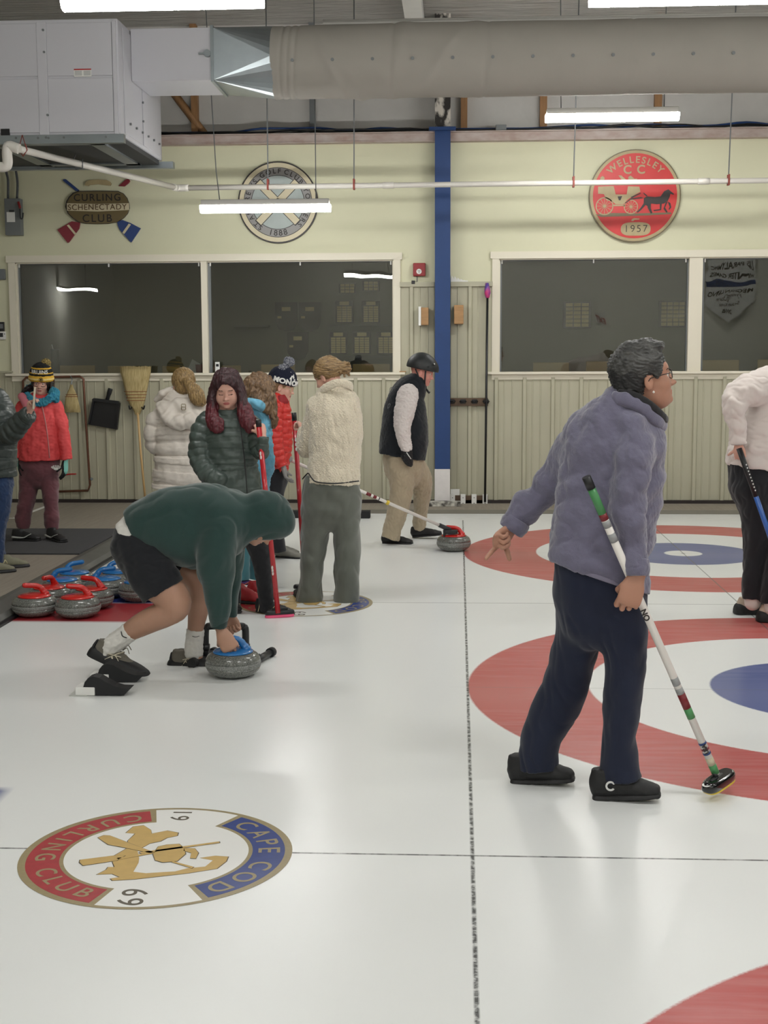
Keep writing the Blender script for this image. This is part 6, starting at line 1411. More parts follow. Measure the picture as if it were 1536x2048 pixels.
# ================= man with helmet and vest
def person_helmet():
    F = Fig('man in black helmet, dark vest and khaki trousers walking right beside the blue column', 7.42, (-.45, 7.42, 0))
    vs = fab('black softshell vest', (9, 17, 25), .2, 300, .15)
    torso = F.T([(834, 766, 0, 16, 20), (822, 780, 0, 30, 30), (812, 800, 0, 36, 40), (810, 835, 0, 44, 44), (808, 880, 0, 48, 44), (803, 925, 0, 47, 42)], p=2.3)
    a_, b_ = F.P(756, 904), F.P(848, 920); nn = nrm(np.array([-(b_-a_)[2], 0, (b_-a_)[0]]))*-1
    cuf = [F.P(822, 757, -.02), F.P(824, 750, .0), F.P(836, 758, -.09), F.P(848, 771, -.06)]
    v_ = [torso, ('clip', nn, a_), (F.T([(826, 768, 0, 15, 22), (834, 760, 0, 16, 22), (842, 762, 0, 12, 18)]), .02)]
    F.wear('vest', v_, .005, vs, plus(wnoise(61, .15, .003), wnoise(62, .06, .0015, ridge=True)))
    sl = F.T([(816, 790, -.15, 22, 22), (810, 818, -.19, 21, 22), (805, 850, -.22, 17, 19), (808, 878, -.23, 14, 16), (815, 902, -.23, 11, 13)], f1=True)
    F.wear('sleeve', [sl], .0045, fab('white shirt sleeve', (216, 208, 204), .3, 300), plus(wnoise(63, .05, .003, ridge=True), wnoise(64, .1, .003)))
    gl = mat('black glove', (18, 18, 22), .6)
    F.wear('glove', [F.T([(814, 898, -.23, 11, 12), (813, 910, -.23, 12, 12), (817, 922, -.22, 9, 10), (821, 929, -.21, 5, 6)], f0=True)], .0035, gl, wnoise(65, .02, .0015))
    k = MB(); k.path([F.P(813, 905, -.285), F.P(822, 918, -.27)], .004, n=6); k.build('glove_piping', m_white, F.root)
    kh = fab('khaki trousers', (170, 156, 132), .3, 350, .15, var=.04, vscale=14)
    pel = F.T([(806, 885, 0, 38, 36), (806, 905, 0, 39, 36), (808, 935, 0, 40, 36), (810, 955, 0, 30, 28)], f0=True)
    l1 = F.T([(800, 925, -.08, 25, 26), (804, 962, -.10, 25, 24), (800, 1002, -.10, 22, 22), (790, 1040, -.10, 19, 20), (780, 1077, -.10, 17, 19)], f1=True)
    l2 = F.T([(826, 925, .08, 21, 26), (841, 958, .12, 22, 24), (844, 985, .18, 18, 20), (841, 1020, .26, 14, 17), (838, 1055, .32, 13, 15)], f1=True)
    F.wear('trousers', [pel, (l1, .02), (l2, .02)], .005, kh, plus(wnoise(66, .12, .004), wnoise(67, .06, .0025, ridge=True)), shrink=.02)
    F.head(F.P(845, 744, 0), (.95, -.06, -.30), (.30, 0, .95), 1.0)
    F.body.append((F.T([(828, 775, 0, 14, 16), (838, 752, 0, 14, 16)]), .02, 0))
    F.skin(.0042, sk_pink, lip2, brow_b)
    eyes(F.hc, F.hA, F.root, 1.0, (90, 80, 70))
    A = F.hA; h = Vol().add(Ell(F.H(0, -.020, .038), (.112, .134, .128), A), .02).add(Ell(F.H(0, .035, .040), (.095, .098, .085), A), .03)
    h.clip(-A[:, 2]+A[:, 1]*.10, F.H(0, 0, .020)); h.sub(Ell(F.H(0, -.01, -.01), (.085, .108, .095), A), .01)
    o = vobj('helmet', h, .0045, mat('matt black helmet', (30, 33, 34), .5), F.root)
    k = MB()
    for (x, y, z) in ((.075, .085, .095), (.105, .045, .06), (.03, .115, .075)): q = F.H(x, y, z); k.lathe([(.008, -.004), (.008, .003)], q, axis=A@np.array([x, y, z]), n=12)
    k.build('vent', m_black, o); k = MB(); k.lathe([(.0075, 0), (.006, .003)], F.H(.078, .083, .098), axis=A@np.array([.075, .085, .095]), n=12); k.build('badge', m_white, o)
    k = MB()
    for sg in (1, -1):
        k.path([F.H(sg*.090, .03, .02), F.H(sg*.078, .045, -.05), F.H(sg*.045, .058, -.11), F.H(0, .068, -.125)], .0065, n=6, flat=.5); k.path([F.H(sg*.092, -.06, .01), F.H(sg*.080, -.01, -.05), F.H(sg*.05, .05, -.105)], .006, n=6, flat=.5)
    k.path([F.H(0, .068, -.125), F.H(.0, .10, -.150), F.H(0, .115, -.155)], [.008, .010, .011], n=8); k.build('chin_strap', m_black, o)
    join_meshes('vest_print', [text_mesh('D', .07, tuple(F.P(782, 780, -.24)), (.6, -.7, .35), (.15, -.2, .95), .002), text_mesh('D', .06, tuple(F.P(778, 812, -.24)), (.6, -.7, .35), (.15, -.2, .95), .002)], m_grey, F.root)
    shoe(F, gnd(764, 1086), gnd(828, 1088), (0, 0, 1), .105, .095, (sh_blk, sole_b)); a = F.P(824, 1075, .32); b = F.P(886, 1070, .28); shoe(F, a, b, (0, 0, 1), .105, .10, (sh_blk, sole_b))
    return F
# ================= girl in the coral jacket with hat
def person_coral():
    F = Fig('girl in coral red jacket and black and gold bobble hat facing the camera', 7.5, (-3.82, 7.5, WK))
    rj = mat('coral red jacket', (218, 74, 76), .7, bump=.7, bscale=22, bdist=.006, var=.04, vscale=10)
    torso = F.T([(82, 806, 0, 16, 18), (80, 813, 0, 33, 28), (79, 830, 0, 40, 37), (80, 860, 0, 42, 42), (82, 890, 0, 43, 44), (83, 919, 0, 43, 45)], f1=True, p=2.2)
    ra = F.T([(110, 812, 0, 15, 18), (120, 842, -.02, 14, 17), (127, 878, -.04, 13, 15), (132, 919, -.05, 12, 13)], f1=True)
    la = F.T([(47, 815, 0, 15, 18), (37, 846, -.02, 14, 17), (35, 882, -.04, 13, 15), (38, 916, -.05, 11, 13)], f1=True)
    F.wear('jacket', [torso, (ra, .008), (la, .008)], .0048, rj, plus(wnoise(71, .09, .004), wnoise(72, .04, .002)))
    k = MB(); k.path(crom([F.P(84, 812, -.17), F.P(92, 850, -.19), F.P(97, 890, -.19), F.P(99, 916, -.185)], 4), .005, n=6, flat=.6); k.build('zipper', mat('pale zip', (196, 130, 130), .5), F.root)
    v = Vol().add(F.T([(44, 793, -.10, 8, 9), (52, 806, -.13, 9, 8), (57, 822, -.15, 7, 6)]), .01); vobj('backpack_strap', v, .0045, mat('pink strap', (206, 120, 132), .7), F.root)
    v = Vol()
    ring = [F.P(52, 788, 0), F.P(62, 799, -.13), F.P(82, 806, -.16), F.P(102, 795, -.13), F.P(112, 786, 0), F.P(90, 776, .10), F.P(60, 776, .08), F.P(52, 786, 0)]
    v.add(Tube([(p, .026, .034) for p in ring], view=(0, 0, 1)), .02).add(Ell(F.P(108, 786, -.05), (.045, .05, .05)), .02).add(Ell(F.P(112, 800, -.05), (.03, .04, .03)), .02)
    vobj('scarf', v, .0045, mat('teal knit scarf', (70, 150, 168), .95, bump=1.0, bscale=60, bdist=.006, col2=(28, 110, 146), vscale=18), F.root, wnoise(73, .03, .005))
    mt = fab('maroon joggers', (112, 66, 74), .3, 350, .3, var=.04, vscale=14)
    pel = F.T([(82, 905, 0, 34, 32), (80, 930, 0, 39, 36), (80, 948, 0, 30, 30)], f0=True, p=2.2)
    l1 = F.T([(60, 930, 0, 21, 26), (59, 962, 0, 20, 24), (52, 1008, 0, 16, 20), (47, 1040, 0, 15, 18), (46, 1056, 0, 12, 15)], f1=True)
    l2 = F.T([(98, 930, 0, 20, 26), (99, 962, 0, 18, 24), (102, 1008, 0, 14, 19), (104, 1040, 0, 15, 17), (104, 1058, 0, 12, 14)], f1=True)
    F.wear('joggers', [pel, (l1, .02), (l2, .02)], .005, mt, plus(wnoise(74, .12, .004), wnoise(75, .07, .0014, ridge=True, aniso=(.6, .6, 1.2))), shrink=.015)
    p = F.P(112, 935, -.17); join_meshes('trouser_print', [text_mesh('BEARS', .03, tuple(p), (1, 0, 0), (0, 0, 1), .002, 1, .001, arc=((0, -.04), .05, math.pi/2))], m_white, F.root)
    k = MB(); k.prism([(.022*math.cos(t), .012*math.sin(t)) for t in np.linspace(0, 6.28, 12, endpoint=False)], tuple(p+np.array([0, 0, -.012])), (1, 0, 0), (0, 0, 1), .003); k.build('print_patch', m_white, F.root)
    mint = mat('mint glove', (128, 196, 184), .7, bump=.4, bscale=60); gk = mat('black glove knit', (20, 20, 22), .8)
    for (x, y, sg) in ((38, 918, 1), (131, 920, -1)):
        v = Vol()
        for pr, k_ in hand_prims(F.P(x, y, -.05), (0.05*sg, -.05, -1), (sg*1.0, .2, 0), sg, 1.12, curl=((12, 18, 12),)*4, thumb=(0, 10, 10)): v.add(pr, k_, -.002)
        c_ = F.P(x, y, -.05)
        def gf(p, c_=c_, sg=sg): return ((p[:, 0]-c_[0])*sg > .004)*1
        vobj('glove', v, .004, [mint, gk], F.root, matfn=gf)
    F.head(F.P(82, 766, -.02), (.12, -.98, -.12), (.06, -.1, .99), .92)
    F.body.append((F.T([(80, 810, 0, 13, 15), (81, 782, 0, 13, 14)]), .02, 0))
    F.skin(.0042, sk_fair, lip, brow_d)
    eyes(F.hc, F.hA, F.root, .92, (60, 44, 38)); glasses(F.hc, F.hA, F.root, mat('plum frame', (66, 40, 44), .3), .92, .028, .020, 0)
    A = F.hA; h = Vol().add(Ell(F.H(0, -.025, .0), (.088, .10, .10), A), .02); h.sub(Ell(F.H(0, .10, -.03), (.075, .075, .10), A), .01)
    for pts in ([(60, 775, 0, 6, 12), (50, 783, .0, 6, 10), (42, 792, -.03, 3, 5)], [(104, 765, 0, 3, 10), (104, 785, -.02, 2, 8)]): h.add(F.T(pts), .015)
    vobj('hair', h, .0045, hairm('black hair', (24, 20, 20), (44, 34, 32)), F.root, wnoise(76, .03, .003, ridge=True))
    # hat
    v = Vol().add(Ell(F.H(0, -.02, .075), (.104, .115, .115), A), .02); v.clip(-A[:, 2]+A[:, 1]*.05, F.H(0, 0, .028)); v.add(Ell(F.H(.0, -.015, .045), (.112, .124, .045), A), .015); v.sub(Ell(F.H(0, 0, -.02), (.088, .105, .075), A), .01)
    hb = mat('black knit', (20, 20, 20), .95, bump=.6, bscale=160); hy = mat('gold knit', (222, 176, 62), .95, bump=.6, bscale=160); hc_ = mat('pale gold knit', (226, 200, 130), .95, bump=.6, bscale=160)
    def hf(p):
        z = ((p-F.hc)@F.hA)[:, 2]/.92; m_ = np.zeros(len(p)); m_[(z > .018) & (z < .078)] = 1; m_[(z > .040) & (z < .056)] = 2; m_[(z > .098) & (z < .108)] = 1; m_[(z > .142) & (z < .154)] = 1; return m_
    o = vobj('bobble_hat', v, .004, [hb, hy, hc_], F.root, wnoise(77, .02, .001), hf)
    v = Vol().add(Ell(F.P(92, 726, 0), (.040, .040, .038)), .01); vobj('pompom', v, .0035, mat('gold and black yarn', (196, 172, 104), .95, col2=(50, 44, 34), vscale=70, vsharp=.2, bump=1, bscale=90, bdist=.006), o, plus(wnoise(78, .012, .004), wnoise(79, .03, .003)))
    k = MB(); c = F.H(-.022, .122, .050); annulus(k, None, .014, .018, 0, .003, n=20, ux=tuple(-A[:, 0]), uy=tuple(A[:, 2]), o=Vector(c)-Vector(A[:, 1])*-.002); annulus(k, None, .0002, .008, 0, .003, n=12, ux=tuple(-A[:, 0]), uy=tuple(A[:, 2]), o=Vector(c)-Vector(A[:, 1])*-.002); k.build('hat_emblem', hb, o)
    me = text_mesh('BRUINS', .048, (0, 0, 0), (1, 0, 0), (0, 1, 0), .004, 1.05, .001)
    n = len(me.vertices); co = np.empty(n*3); me.vertices.foreach_get('co', co); co = co.reshape(-1, 3); th = co[:, 0]/.105
    loc = np.stack([-.107*np.sin(th), .110*np.cos(th)+co[:, 2]-.012, .128+co[:, 1]-.012*np.cos(th)], 1)*.92; me.vertices.foreach_set('co', (F.hc+loc@F.hA.T).ravel()); me.update(); join_meshes('hat_lettering', [me], m_white, o)
    for (a, b) in (((26, 1080), (82, 1082)), ((98, 1076), (130, 1086))):
        a = gnd(*a, WK+.012); b = gnd(*b, WK+.012); a[2] = b[2] = WK+.014; d = nrm(b-a); b = a+d*max(np.linalg.norm(b-a), .22)
        o = shoe(F, a, b, (0, 0, 1), .095, .095, (sh_blk, sole_b)); sd = np.cross(d, (0, 0, 1)); L_ = np.linalg.norm(b-a)
        k = MB(); P2 = lambda t, q, z: a+d*L_*t+sd*q+np.array([0, 0, z]); k.path(crom([P2(.06, .042, .03), P2(.3, .050, .028), P2(.5, .052, .03), P2(.62, .046, .048), P2(.70, .02, .062)], 4), [.010, .010, .009, .009, .008, .008, .007, .006, .005, .005, .004, .004, .003, .003, .003, .003, .003], n=8, flat=1); k.build('side_stripe', mat('grey white stripe', (196, 198, 192), .6), o)
    return F
# ================= woman in the white puffer, back view
def person_white():
    F = Fig('blond ponytail woman in long white puffer coat seen from behind beside the big broom', 5.85, (-2.1, 5.85, 0))
    wj = mat('white quilted nylon', (214, 206, 196), .5, bump=.3, bscale=50, bdist=.005)
    Q_ = (.026, .110, .02)
    torso = F.T([(360, 800, 0, 22, 24), (359, 818, 0, 40, 32), (359, 842, 0, 49, 38), (360, 875, 0, 50, 42), (362, 912, 0, 50, 42), (361, 948, 0, 53, 44), (357, 979, 0, 51, 44)], f1=True, quilt=Q_, p=2.2)
    la = F.T([(318, 830, 0, 18, 22), (307, 855, -.02, 17, 20), (305, 880, -.02, 16, 18), (314, 898, .03, 14, 16), (328, 905, .10, 11, 12)], quilt=(.02, .10, 0))
    ra = F.T([(402, 832, 0, 16, 22), (409, 860, .02, 14, 18), (408, 890, .05, 13, 16)], quilt=(.02, .10, 0))
    F.wear('puffer_coat', [torso, (la, .015), (ra, .015)], .005, wj, plus(wnoise(81, .12, .004), wnoise(82, .05, .0012)), k=.02)
    v = Vol().add(Tube([F.N(322, 812, -.10, 12), F.N(340, 838, -.17, 14), F.N(365, 846, -.19, 15), F.N(392, 836, -.17, 13), F.N(408, 812, -.10, 10)], quilt=(.010, .09, 0)), .02)
    v.add(Ell(F.P(364, 818, -.12), (.165, .07, .085)), .03); v.add(Tube([F.N(314, 798, .0, 6, 10), F.N(330, 785, -.02, 8, 14), F.N(352, 778, .03, 7, 12)]), .02)
    vobj('hood', v, .005, wj, F.root, plus(wnoise(83, .07, .003), wnoise(84, .12, .004)))
    k = MB(); c = F.P(367, 814, -.205)
    for dz in (.022, .0, -.022): k.path([c+np.array([-.014, 0, dz]), c+np.array([.014, -.002, dz])], .003, n=6)
    for dx in (-.016, .016): k.path([c+np.array([dx, 0, .02]), c+np.array([dx, 0, -.02])], .003, n=6)
    k.build('hood_badge', mat('tan badge stitch', (150, 136, 110), .6), F.root)
    jn = fab('dark jeans', (34, 44, 66), .3, 400)
    F.wear('jeans', [F.T([(358, 960, 0, 40, 36), (358, 990, 0, 42, 36), (358, 1010, 0, 34, 30)], f0=True), (F.T([(338, 995, 0, 22, 26), (340, 1050, 0, 18, 20), (340, 1100, 0, 14, 16), (340, 1138, 0, 13, 15)], f1=True), .02), (F.T([(378, 995, 0, 22, 26), (378, 1050, 0, 18, 20), (378, 1100, 0, 14, 16), (378, 1138, 0, 13, 15)], f1=True), .02)], .006, jn)
    F.head(F.P(366, 769, .0), (-.45, .85, -.1), (0, -.05, 1), .97)
    F.body.append((F.T([(362, 815, 0, 15, 18), (365, 785, 0, 15, 16)]), .02, 0))
    F.skin(.0055, sk_fair, lip, brow_b)
    A = F.hA; h = Vol().add(Ell(F.H(0, -.024, .036), (.088, .106, .094), A), .02).add(Ell(F.H(0, -.035, -.03), (.074, .08, .06), A), .02)
    h.sub(Ell(F.H(0, .11, -.04), (.08, .085, .10), A), .01); h.add(F.T([(374, 762, -.13, 7, 9), (382, 772, -.17, 11, 10), (390, 785, -.19, 15, 10), (396, 797, -.20, 16, 8), (406, 806, -.19, 9, 6)]), .012)
    vobj('hair', h, .0045, hairm('honey blond hair', (176, 146, 96), (96, 74, 46), (26, 26, 2)), F.root, plus(wnoise(85, .028, .0035, ridge=True, aniso=(1, 1, .4)), wnoise(86, .01, .001)))
    k = MB(); k.lathe([(.016, -.009), (.023, 0), (.016, .009)], F.P(375, 764, -.135), axis=(.4, -.6, -.7), n=16); k.build('hair_tie', mat('pink scrunchie', (206, 180, 180), .9), F.root)
    for x in (340, 378):
        a = F.P(x, 1150, -.04); a[2] = .003; shoe(F, a, a+np.array([0, .24, 0]), (0, 0, 1), .095, .09, (sh_blk, sole_b), vox=.006)
    return F
# ================= girl in the light blue hoodie
def person_blue():
    F = Fig('brown haired girl in light blue hoodie half hidden behind the green jacket girl', 4.92, (-1.35, 4.95, 0))
    bh = fab('light blue hoodie', (116, 184, 214), .4, 350, .3, var=.05, vscale=14)
    torso = F.T([(512, 802, 0, 16, 20), (509, 816, 0, 27, 28), (507, 840, 0, 31, 32), (508, 875, 0, 33, 34), (508, 920, 0, 34, 36), (507, 962, 0, 33, 36), (505, 990, 0, 32, 34)], f1=True)
    ra = F.T([(523, 825, -.06, 13, 18), (530, 855, -.10, 13, 16), (534, 890, -.12, 12, 14), (537, 925, -.10, 13, 13), (534, 948, -.05, 11, 11), (524, 958, .0, 8, 9)])
    F.wear('hoodie', [torso, (ra, .02)], .005, bh, plus(wnoise(91, .1, .004), wnoise(92, .05, .003, ridge=True)))
    v = Vol().add(Tube([F.N(488, 806, -.05, 8, 8), F.N(504, 806, -.15, 10, 9), F.N(522, 812, -.14, 10, 9), F.N(530, 822, -.04, 7, 8)]), .02); vobj('hood', v, .005, bh, F.root, wnoise(93, .04, .003))
    tl = fab('teal trousers', (82, 142, 154), .2, 350)
    F.wear('trousers', [F.T([(505, 970, 0, 30, 32), (505, 1005, 0, 32, 32), (504, 1025, 0, 26, 26)], f0=True), (F.T([(493, 1010, 0, 20, 24), (489, 1060, -.02, 17, 20), (487, 1110, -.04, 14, 17), (486, 1160, -.05, 13, 15)], f1=True), .02), (F.T([(518, 1010, .04, 20, 24), (517, 1060, .08, 17, 20), (514, 1110, .10, 14, 17), (512, 1158, .10, 13, 15)], f1=True), .02)], .0055, tl, wnoise(94, .1, .002))
    F.head(F.P(522, 778, .02), (.55, .72, -.4), (.25, .2, .92), .95)
    F.body.append((F.T([(512, 815, 0, 14, 16), (517, 790, 0, 14, 16)]), .02, 0))
    F.skin(.0055, sk_fair, lip, brow_b)
    A = F.hA; h = Vol().add(Ell(F.P(518, 778, 0), (.112, .115, .118)), .02)
    for pts in ([(500, 770, -.04, 14, 20), (488, 792, -.05, 10, 16), (486, 806, -.06, 5, 9)], [(530, 775, -.05, 17, 20), (540, 800, -.08, 13, 16), (545, 822, -.10, 9, 11), (550, 842, -.12, 7, 8), (547, 854, -.12, 4, 5)], [(512, 790, -.08, 18, 16), (524, 808, -.11, 12, 12), (534, 822, -.12, 7, 8)]): h.add(F.T(pts), .02)
    vobj('hair', h, .0045, hairm('wavy brown hair', (74, 56, 42), (146, 116, 84), (20, 20, 3)), F.root, plus(wnoise(95, .05, .007, ridge=True, aniso=(1, 1, .5)), wnoise(96, .02, .002, ridge=True, aniso=(1, 1, .4))))
    rr = mat('red shoe', (150, 26, 32), .5)
    a = gnd(476, 1206); b = gnd(518, 1206); shoe(F, a+np.array([-.03, 0, .002]), b+np.array([.03, -.03, .002]), (0, 0, 1), .095, .13, (rr, sole_b)); shoe(F, a+np.array([.05, .16, .002]), b+np.array([.09, .13, .002]), (0, 0, 1), .095, .12, (rr, sole_b))
    k = MB(); c = F.P(489, 1176, -.14); annulus(k, None, .010, .013, 0, .002, n=16, o=Vector(c)); k.path([c+np.array([-.02, 0, .03]), c+np.array([.0, -.004, .024]), c+np.array([.03, 0, .04])], .003, n=6); k.build('lace_toggle', mat('orange toggle', (210, 110, 70), .5), F.root)
    k = MB(); k.box(F.P(474, 1168, -.06)-np.array([0, .05, 0]), F.P(500, 1162, -.06)+np.array([0, .05, 0]), .006); k.build('sock_band', mat('purple sock', (70, 50, 110), .8), F.root)
    return F
# ================= girl in the red puffer with the navy hat
def person_redpuffer():
    F = Fig('girl in red quilted jacket, glasses and navy lettered bobble hat facing right', 6.5, (-1.5, 6.5, 0))
    rj = mat('red quilted nylon', (204, 48, 42), .4, bump=.2, bscale=60)
    Q_ = (.012, .050, 0)
    torso = F.T([(557, 792, 0, 12, 16), (556, 806, 0, 21, 24), (559, 835, 0, 25, 28), (560, 875, 0, 25, 30), (557, 912, 0, 24, 30), (553, 942, 0, 22, 28)], f1=True, quilt=Q_)
    sl = F.T([(550, 815, -.11, 15, 14), (549, 850, -.15, 16, 15), (551, 885, -.16, 15, 14), (558, 915, -.16, 13, 12), (565, 932, -.16, 10, 10)], f1=True, quilt=Q_)
    F.wear('puffer_jacket', [torso, (sl, .012)], .0045, rj, wnoise(101, .06, .002), k=.015)
    v = Vol().add(F.T([(561, 790, -.02, 12, 16), (563, 802, -.02, 14, 18)], f0=True), .01); vobj('collar', v, .0045, mat('dark red lining', (150, 26, 34), .6), F.root)
    gg = mat('grey knit glove', (146, 144, 142), .95, bump=.7, bscale=120)
    v = Vol()
    for pr, k_ in hand_prims(F.P(566, 930, -.16), (.22, -.05, -1), (1, .1, .2), -1, 1.08, curl=((15, 25, 20), (20, 28, 20), (25, 30, 20), (28, 30, 20)), thumb=(0, 15, 20)): v.add(pr, k_, -.001)
    vobj('glove', v, .004, gg, F.root, wnoise(102, .01, .0006))
    v = Vol().add(F.T([(562, 920, .08, 9, 9), (572, 915, .04, 8, 8), (578, 918, 0, 7, 7)]), .01); vobj('glove', v, .005, gg, F.root)
    bl = fab('black trousers', (20, 21, 28), .2, 400)
    F.wear('trousers', [F.T([(554, 930, 0, 20, 28), (554, 955, 0, 23, 30), (553, 975, 0, 19, 24)], f0=True), (F.T([(552, 960, -.06, 18, 20), (551, 1010, -.06, 15, 17), (554, 1060, -.06, 13, 15), (560, 1104, -.06, 13, 15)], f1=True), .02), (F.T([(556, 960, .08, 17, 20), (545, 1010, .10, 14, 17), (538, 1060, .12, 12, 15), (536, 1100, .12, 12, 14)], f1=True), .02)], .0055, bl, wnoise(103, .1, .002))
    F.head(F.P(566, 774, 0), (.93, -.10, -.26), (.26, 0, .96), .93)
    F.body.append((F.T([(557, 808, 0, 12, 14), (561, 785, 0, 12, 14)]), .02, 0))
    F.skin(.0042, sk_fair, lip, brow_b)
    eyes(F.hc, F.hA, F.root, .93, (70, 80, 90)); glasses(F.hc, F.hA, F.root, mat('clear yellow frame', (206, 196, 140), .3), .93, .026, .020, 0)
    A = F.hA; h = Vol().add(Ell(F.H(0, -.03, .02), (.084, .092, .08), A), .02); h.sub(Ell(F.H(0, .09, -.05), (.09, .08, .10), A), .01)
    for sg in (1, -1): h.sub(Ell(F.H(sg*.09, .0, -.02), (.03, .03, .04), A), .006)
    vobj('hair', h, .0045, hairm('light brown hair', (150, 118, 86), (118, 90, 62)), F.root)
    v = Vol().add(Ell(F.H(0, -.022, .070), (.100, .118, .105), A), .02); v.clip(-A[:, 2], F.H(0, 0, .030)); v.add(Ell(F.H(0, -.018, .056), (.106, .124, .040), A), .015); v.sub(Ell(F.H(0, 0, -.02), (.084, .10, .072), A), .01)
    o = vobj('bobble_hat', v, .004, mat('navy knit', (20, 26, 46), .95, bump=.6, bscale=160), F.root, wnoise(104, .02, .001))
    yarn = mat('grey marl yarn', (60, 66, 84), .95, col2=(164, 166, 172), vscale=80, vsharp=.15, bump=1, bscale=90, bdist=.006)
    v = Vol().add(Ell(F.P(578, 724, 0), (.044, .042, .042)), .01).add(Ell(F.P(566, 738, -.03), (.038, .04, .04)), .02); vobj('pompom', v, .0035, yarn, o, plus(wnoise(105, .012, .004), wnoise(106, .03, .003)))
    def wrap(txt, size, z, a0, bold=.0015):
        me = text_mesh(txt, size, (0, 0, 0), (1, 0, 0), (0, 1, 0), .005, 1.05, bold); n = len(me.vertices); co = np.empty(n*3); me.vertices.foreach_get('co', co); co = co.reshape(-1, 3)
        th = a0-co[:, 0]/.112; rz = 1.0 if z < .09 else np.sqrt(np.maximum(.2, 1-((z+co[:, 1]-.07)/.108)**2))
        bul = .0125*np.maximum(0, 1-(co[:, 1]/.036)**2)*(z < .09); loc = np.stack([((.106+bul)*np.sin(th)*rz), ((.123+bul)*np.cos(th)*rz)-.018, z+co[:, 1]], 1)*.93; loc[:, :2] *= (1+co[:, 2:3]*8)
        me.vertices.foreach_set('co', (F.hc+loc@F.hA.T).ravel()); me.update(); return me
    join_meshes('hat_lettering', [wrap('MONON', .058, .056, .95, .003), wrap('N', .078, .112, .62, .006)], m_white, o)
    gr = mat('grey shoe', (122, 120, 112), .8); a = gnd(552, 1114); b = gnd(588, 1116); b = a+nrm(b-a)*.25
    shoe(F, a, b, (0, 0, 1), .10, .09, (gr, sole_b)); shoe(F, a+np.array([-.06, .22, 0]), b+np.array([-.06, .2, 0]), (0, 0, 1), .10, .09, (gr, sole_b))
    return F
# ================= person at the left edge with a phone
def person_phone():
    F = Fig('person in dark grey puffer cut off by the left edge, holding up a phone', 5.72, (-3.62, 5.7, WK))
    gj = mat('charcoal green nylon', (62, 70, 68), .42, bump=.25, bscale=60)
    torso = F.T([(-22, 795, 0, 18, 22), (-20, 808, 0, 38, 34), (-16, 835, 0, 47, 42), (-14, 875, 0, 47, 44), (-13, 915, 0, 45, 44), (-12, 952, 0, 44, 42)], f1=True, quilt=(.012, .09, 0), p=2.2)
    ar = F.T([(2, 828, -.14, 22, 22), (10, 858, -.20, 23, 22), (20, 866, -.24, 23, 21), (36, 850, -.28, 21, 19), (52, 834, -.32, 18, 17), (60, 826, -.34, 16, 15)], f1=True, quilt=(.013, .058, 0))
    F.wear('puffer_jacket', [torso, (ar, .015)], .0048, gj, wnoise(111, .07, .002), k=.02)
    F.wear('jeans', [F.T([(-6, 935, 0, 32, 34), (-6, 965, 0, 32, 34), (-6, 985, 0, 26, 28)], f0=True), (F.T([(6, 970, -.05, 18, 24), (6, 1010, -.05, 16, 20), (-2, 1060, -.05, 13, 16), (-6, 1125, -.05, 13, 15)], f1=True), .02), (F.T([(-20, 970, .08, 18, 24), (-16, 1010, .10, 16, 20), (-8, 1060, .14, 13, 16), (-2, 1112, .16, 12, 15)], f1=True), .02)], .0055, fab('blue jeans', (34, 56, 92), .3, 400), plus(wnoise(112, .1, .003), wnoise(113, .05, .002, ridge=True)))
    F.head(F.P(-28, 764, 0), (1, .05, -.05), (0, 0, 1), .98)
    F.body.append((F.T([(-24, 810, 0, 15, 17), (-26, 782, 0, 15, 17)]), .02, 0))
    w = F.P(59, 824, -.34); F.hand(w, F.P(62, 806, -.36)-w, (.25, -.2, .3), 1, .92, curl=((25, 45, 35), (30, 50, 40), (38, 55, 45), (45, 60, 45)), thumb=(0, 10, 10), tdir=(.1, -.5, 1), spread=.1)
    F.skin(.0045, sk_fair, lip, brow_d); eyes(F.hc, F.hA, F.root, .98)
    s = empty('phone', tuple(F.P(69, 800, -.42)), 'pale edged phone held up in front of the girl in coral', 'phone'); rp = Matrix.Rotation(math.radians(106), 3, 'Z') @ Matrix.Rotation(math.radians(6), 3, 'X'); c = F.P(68.5, 796, -.40)
    k = MB(); k.box(c-np.array([.037, .004, .075]), c+np.array([.037, .004, .075]), .003, rot=rp); k.build('phone_case', mat('champagne phone shell', (206, 196, 176), .3), s)
    k = MB(); cc = c+np.array([.0062, 0, 0]); k.box(cc-np.array([.034, .0012, .071]), cc+np.array([.034, .0012, .071]), .0, rot=rp); k.build('screen', m_black, s)
    A = F.hA; h = Vol().add(Ell(F.H(0, -.024, .040), (.090, .108, .094), A), .02).add(Ell(F.H(0, -.05, -.04), (.08, .07, .09), A), .03); h.sub(Ell(F.H(0, .11, -.03), (.09, .085, .10), A), .01); vobj('hair', h, .005, hairm('brown bob hair', (70, 50, 38), (96, 72, 54)), F.root)
    gs_ = mat('olive grey shoe', (122, 120, 100), .8)
    a = gnd(-30, 1148, WK); b = gnd(30, 1142, WK); shoe(F, a, b, (0, 0, 1), .10, .10, (gs_, sole_b), sole_h=.3); shoe(F, a+np.array([.02, .26, 0]), b+np.array([.03, .24, 0]), (0, 0, 1), .10, .10, (gs_, sole_b), sole_h=.3)
    k = MB(); c = F.P(8, 1128, -.13); k.path(crom([c+np.array([-.04, 0, -.03]), c+np.array([0, -.005, .01]), c+np.array([.01, 0, .03]), c+np.array([.02, .02, .0])], 4), .004, n=6); k.build('laces', mat('cream laces', (210, 200, 160), .7), F.root)
    return F
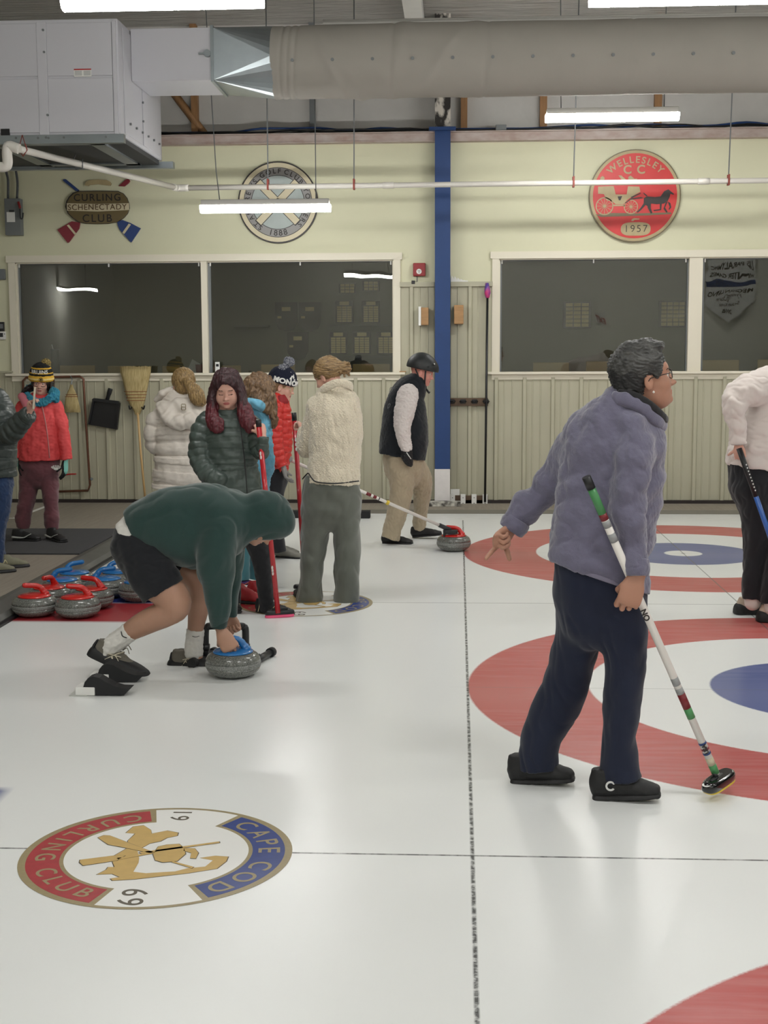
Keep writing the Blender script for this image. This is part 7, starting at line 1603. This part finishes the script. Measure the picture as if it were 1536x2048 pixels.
# ================= person bending at the right edge
def person_right():
    F = Fig('person in off white sweatshirt and black trousers cut off by the right edge', 4.12, (1.95, 4.12, 0))
    ws = fab('off white sweatshirt', (216, 206, 200), .35, 350, .3)
    torso = F.T([(1622, 760, 0, 50, 56), (1585, 785, 0, 62, 62), (1556, 825, 0, 64, 62), (1535, 870, 0, 66, 60), (1522, 905, 0, 66, 58), (1516, 936, 0, 62, 56)], f1=True, p=2.2)
    ar = F.T([(1560, 768, -.10, 38, 34), (1515, 775, -.16, 36, 32), (1478, 790, -.20, 30, 28), (1468, 815, -.21, 24, 25), (1473, 845, -.20, 20, 21), (1476, 872, -.19, 17, 18), (1477, 888, -.19, 15, 16)], f1=True)
    F.wear('sweatshirt', [torso, (ar, .03)], .005, ws, plus(wnoise(121, .14, .005), wnoise(122, .07, .004, ridge=True)))
    bk = fab('black sweatpants', (18, 20, 26), .25, 350)
    F.wear('sweatpants', [F.T([(1512, 918, 0, 55, 50), (1516, 960, 0, 58, 52), (1522, 990, 0, 50, 46)], f0=True, p=2.2), (F.T([(1504, 975, -.05, 40, 44), (1512, 1020, -.06, 32, 36), (1511, 1080, -.06, 24, 28), (1505, 1140, -.06, 20, 24), (1504, 1196, -.06, 19, 22)], f1=True), .03), (F.T([(1556, 980, .02, 38, 44), (1562, 1040, -.05, 30, 34), (1556, 1110, -.12, 24, 27), (1546, 1160, -.14, 21, 24), (1542, 1206, -.14, 20, 22)], f1=True), .03)], .0055, bk, plus(wnoise(123, .15, .004), wnoise(124, .08, .003, ridge=True, aniso=(1, 1, .4))))
    F.head(F.P(1672, 742, -.02), (.9, 0, -.5), (.4, 0, .9), 1.0)
    F.body.append((F.T([(1610, 770, 0, 24, 26), (1650, 756, 0, 19, 22)]), .02, 0))
    w = F.P(1478, 887, -.19); F.hand(w, F.P(1480, 908, -.18)-w, (.2, .9, .0), -1, .95, curl=((50, 70, 50),)*4, thumb=(0, 15, 20), tdir=(-.6, .3, -.5))
    w = F.P(1640, 960, -.1)
    F.skin(.0048, sk_fair, lip, brow_b)
    A = F.hA; h = Vol().add(Ell(F.H(0, -.024, .040), (.090, .108, .094), A), .02); h.sub(Ell(F.H(0, .11, -.03), (.09, .085, .10), A), .01); vobj('hair', h, .006, hairm('short brown hair', (80, 60, 44), (104, 80, 60)), F.root)
    tn = mat('taupe shoe', (186, 170, 152), .8); rs = mat('rubber overshoe', (20, 21, 23), .6)
    for (a, b, dy) in (((1477, 1228), (1540, 1226), 0), ((1522, 1243), (1590, 1243), 0)):
        a = gnd(*a); b = gnd(*b); a[2] = b[2] = .002; o = shoe(F, a, b, (0, 0, 1), .10, .105, (tn, rs), sole_h=.70)
    F.wear('sock', [F.T([(1505, 1190, -.06, 16, 18), (1505, 1205, -.05, 16, 18)])], .005, sock_w, skin=False); F.wear('sock', [F.T([(1544, 1200, -.14, 16, 18), (1545, 1217, -.14, 16, 18)])], .005, sock_w, skin=False)
    return F
for fn in (person_purple, person_crouch, person_greenpuffer, person_cream, person_helmet, person_coral, person_white, person_blue, person_redpuffer, person_phone, person_right): fn()
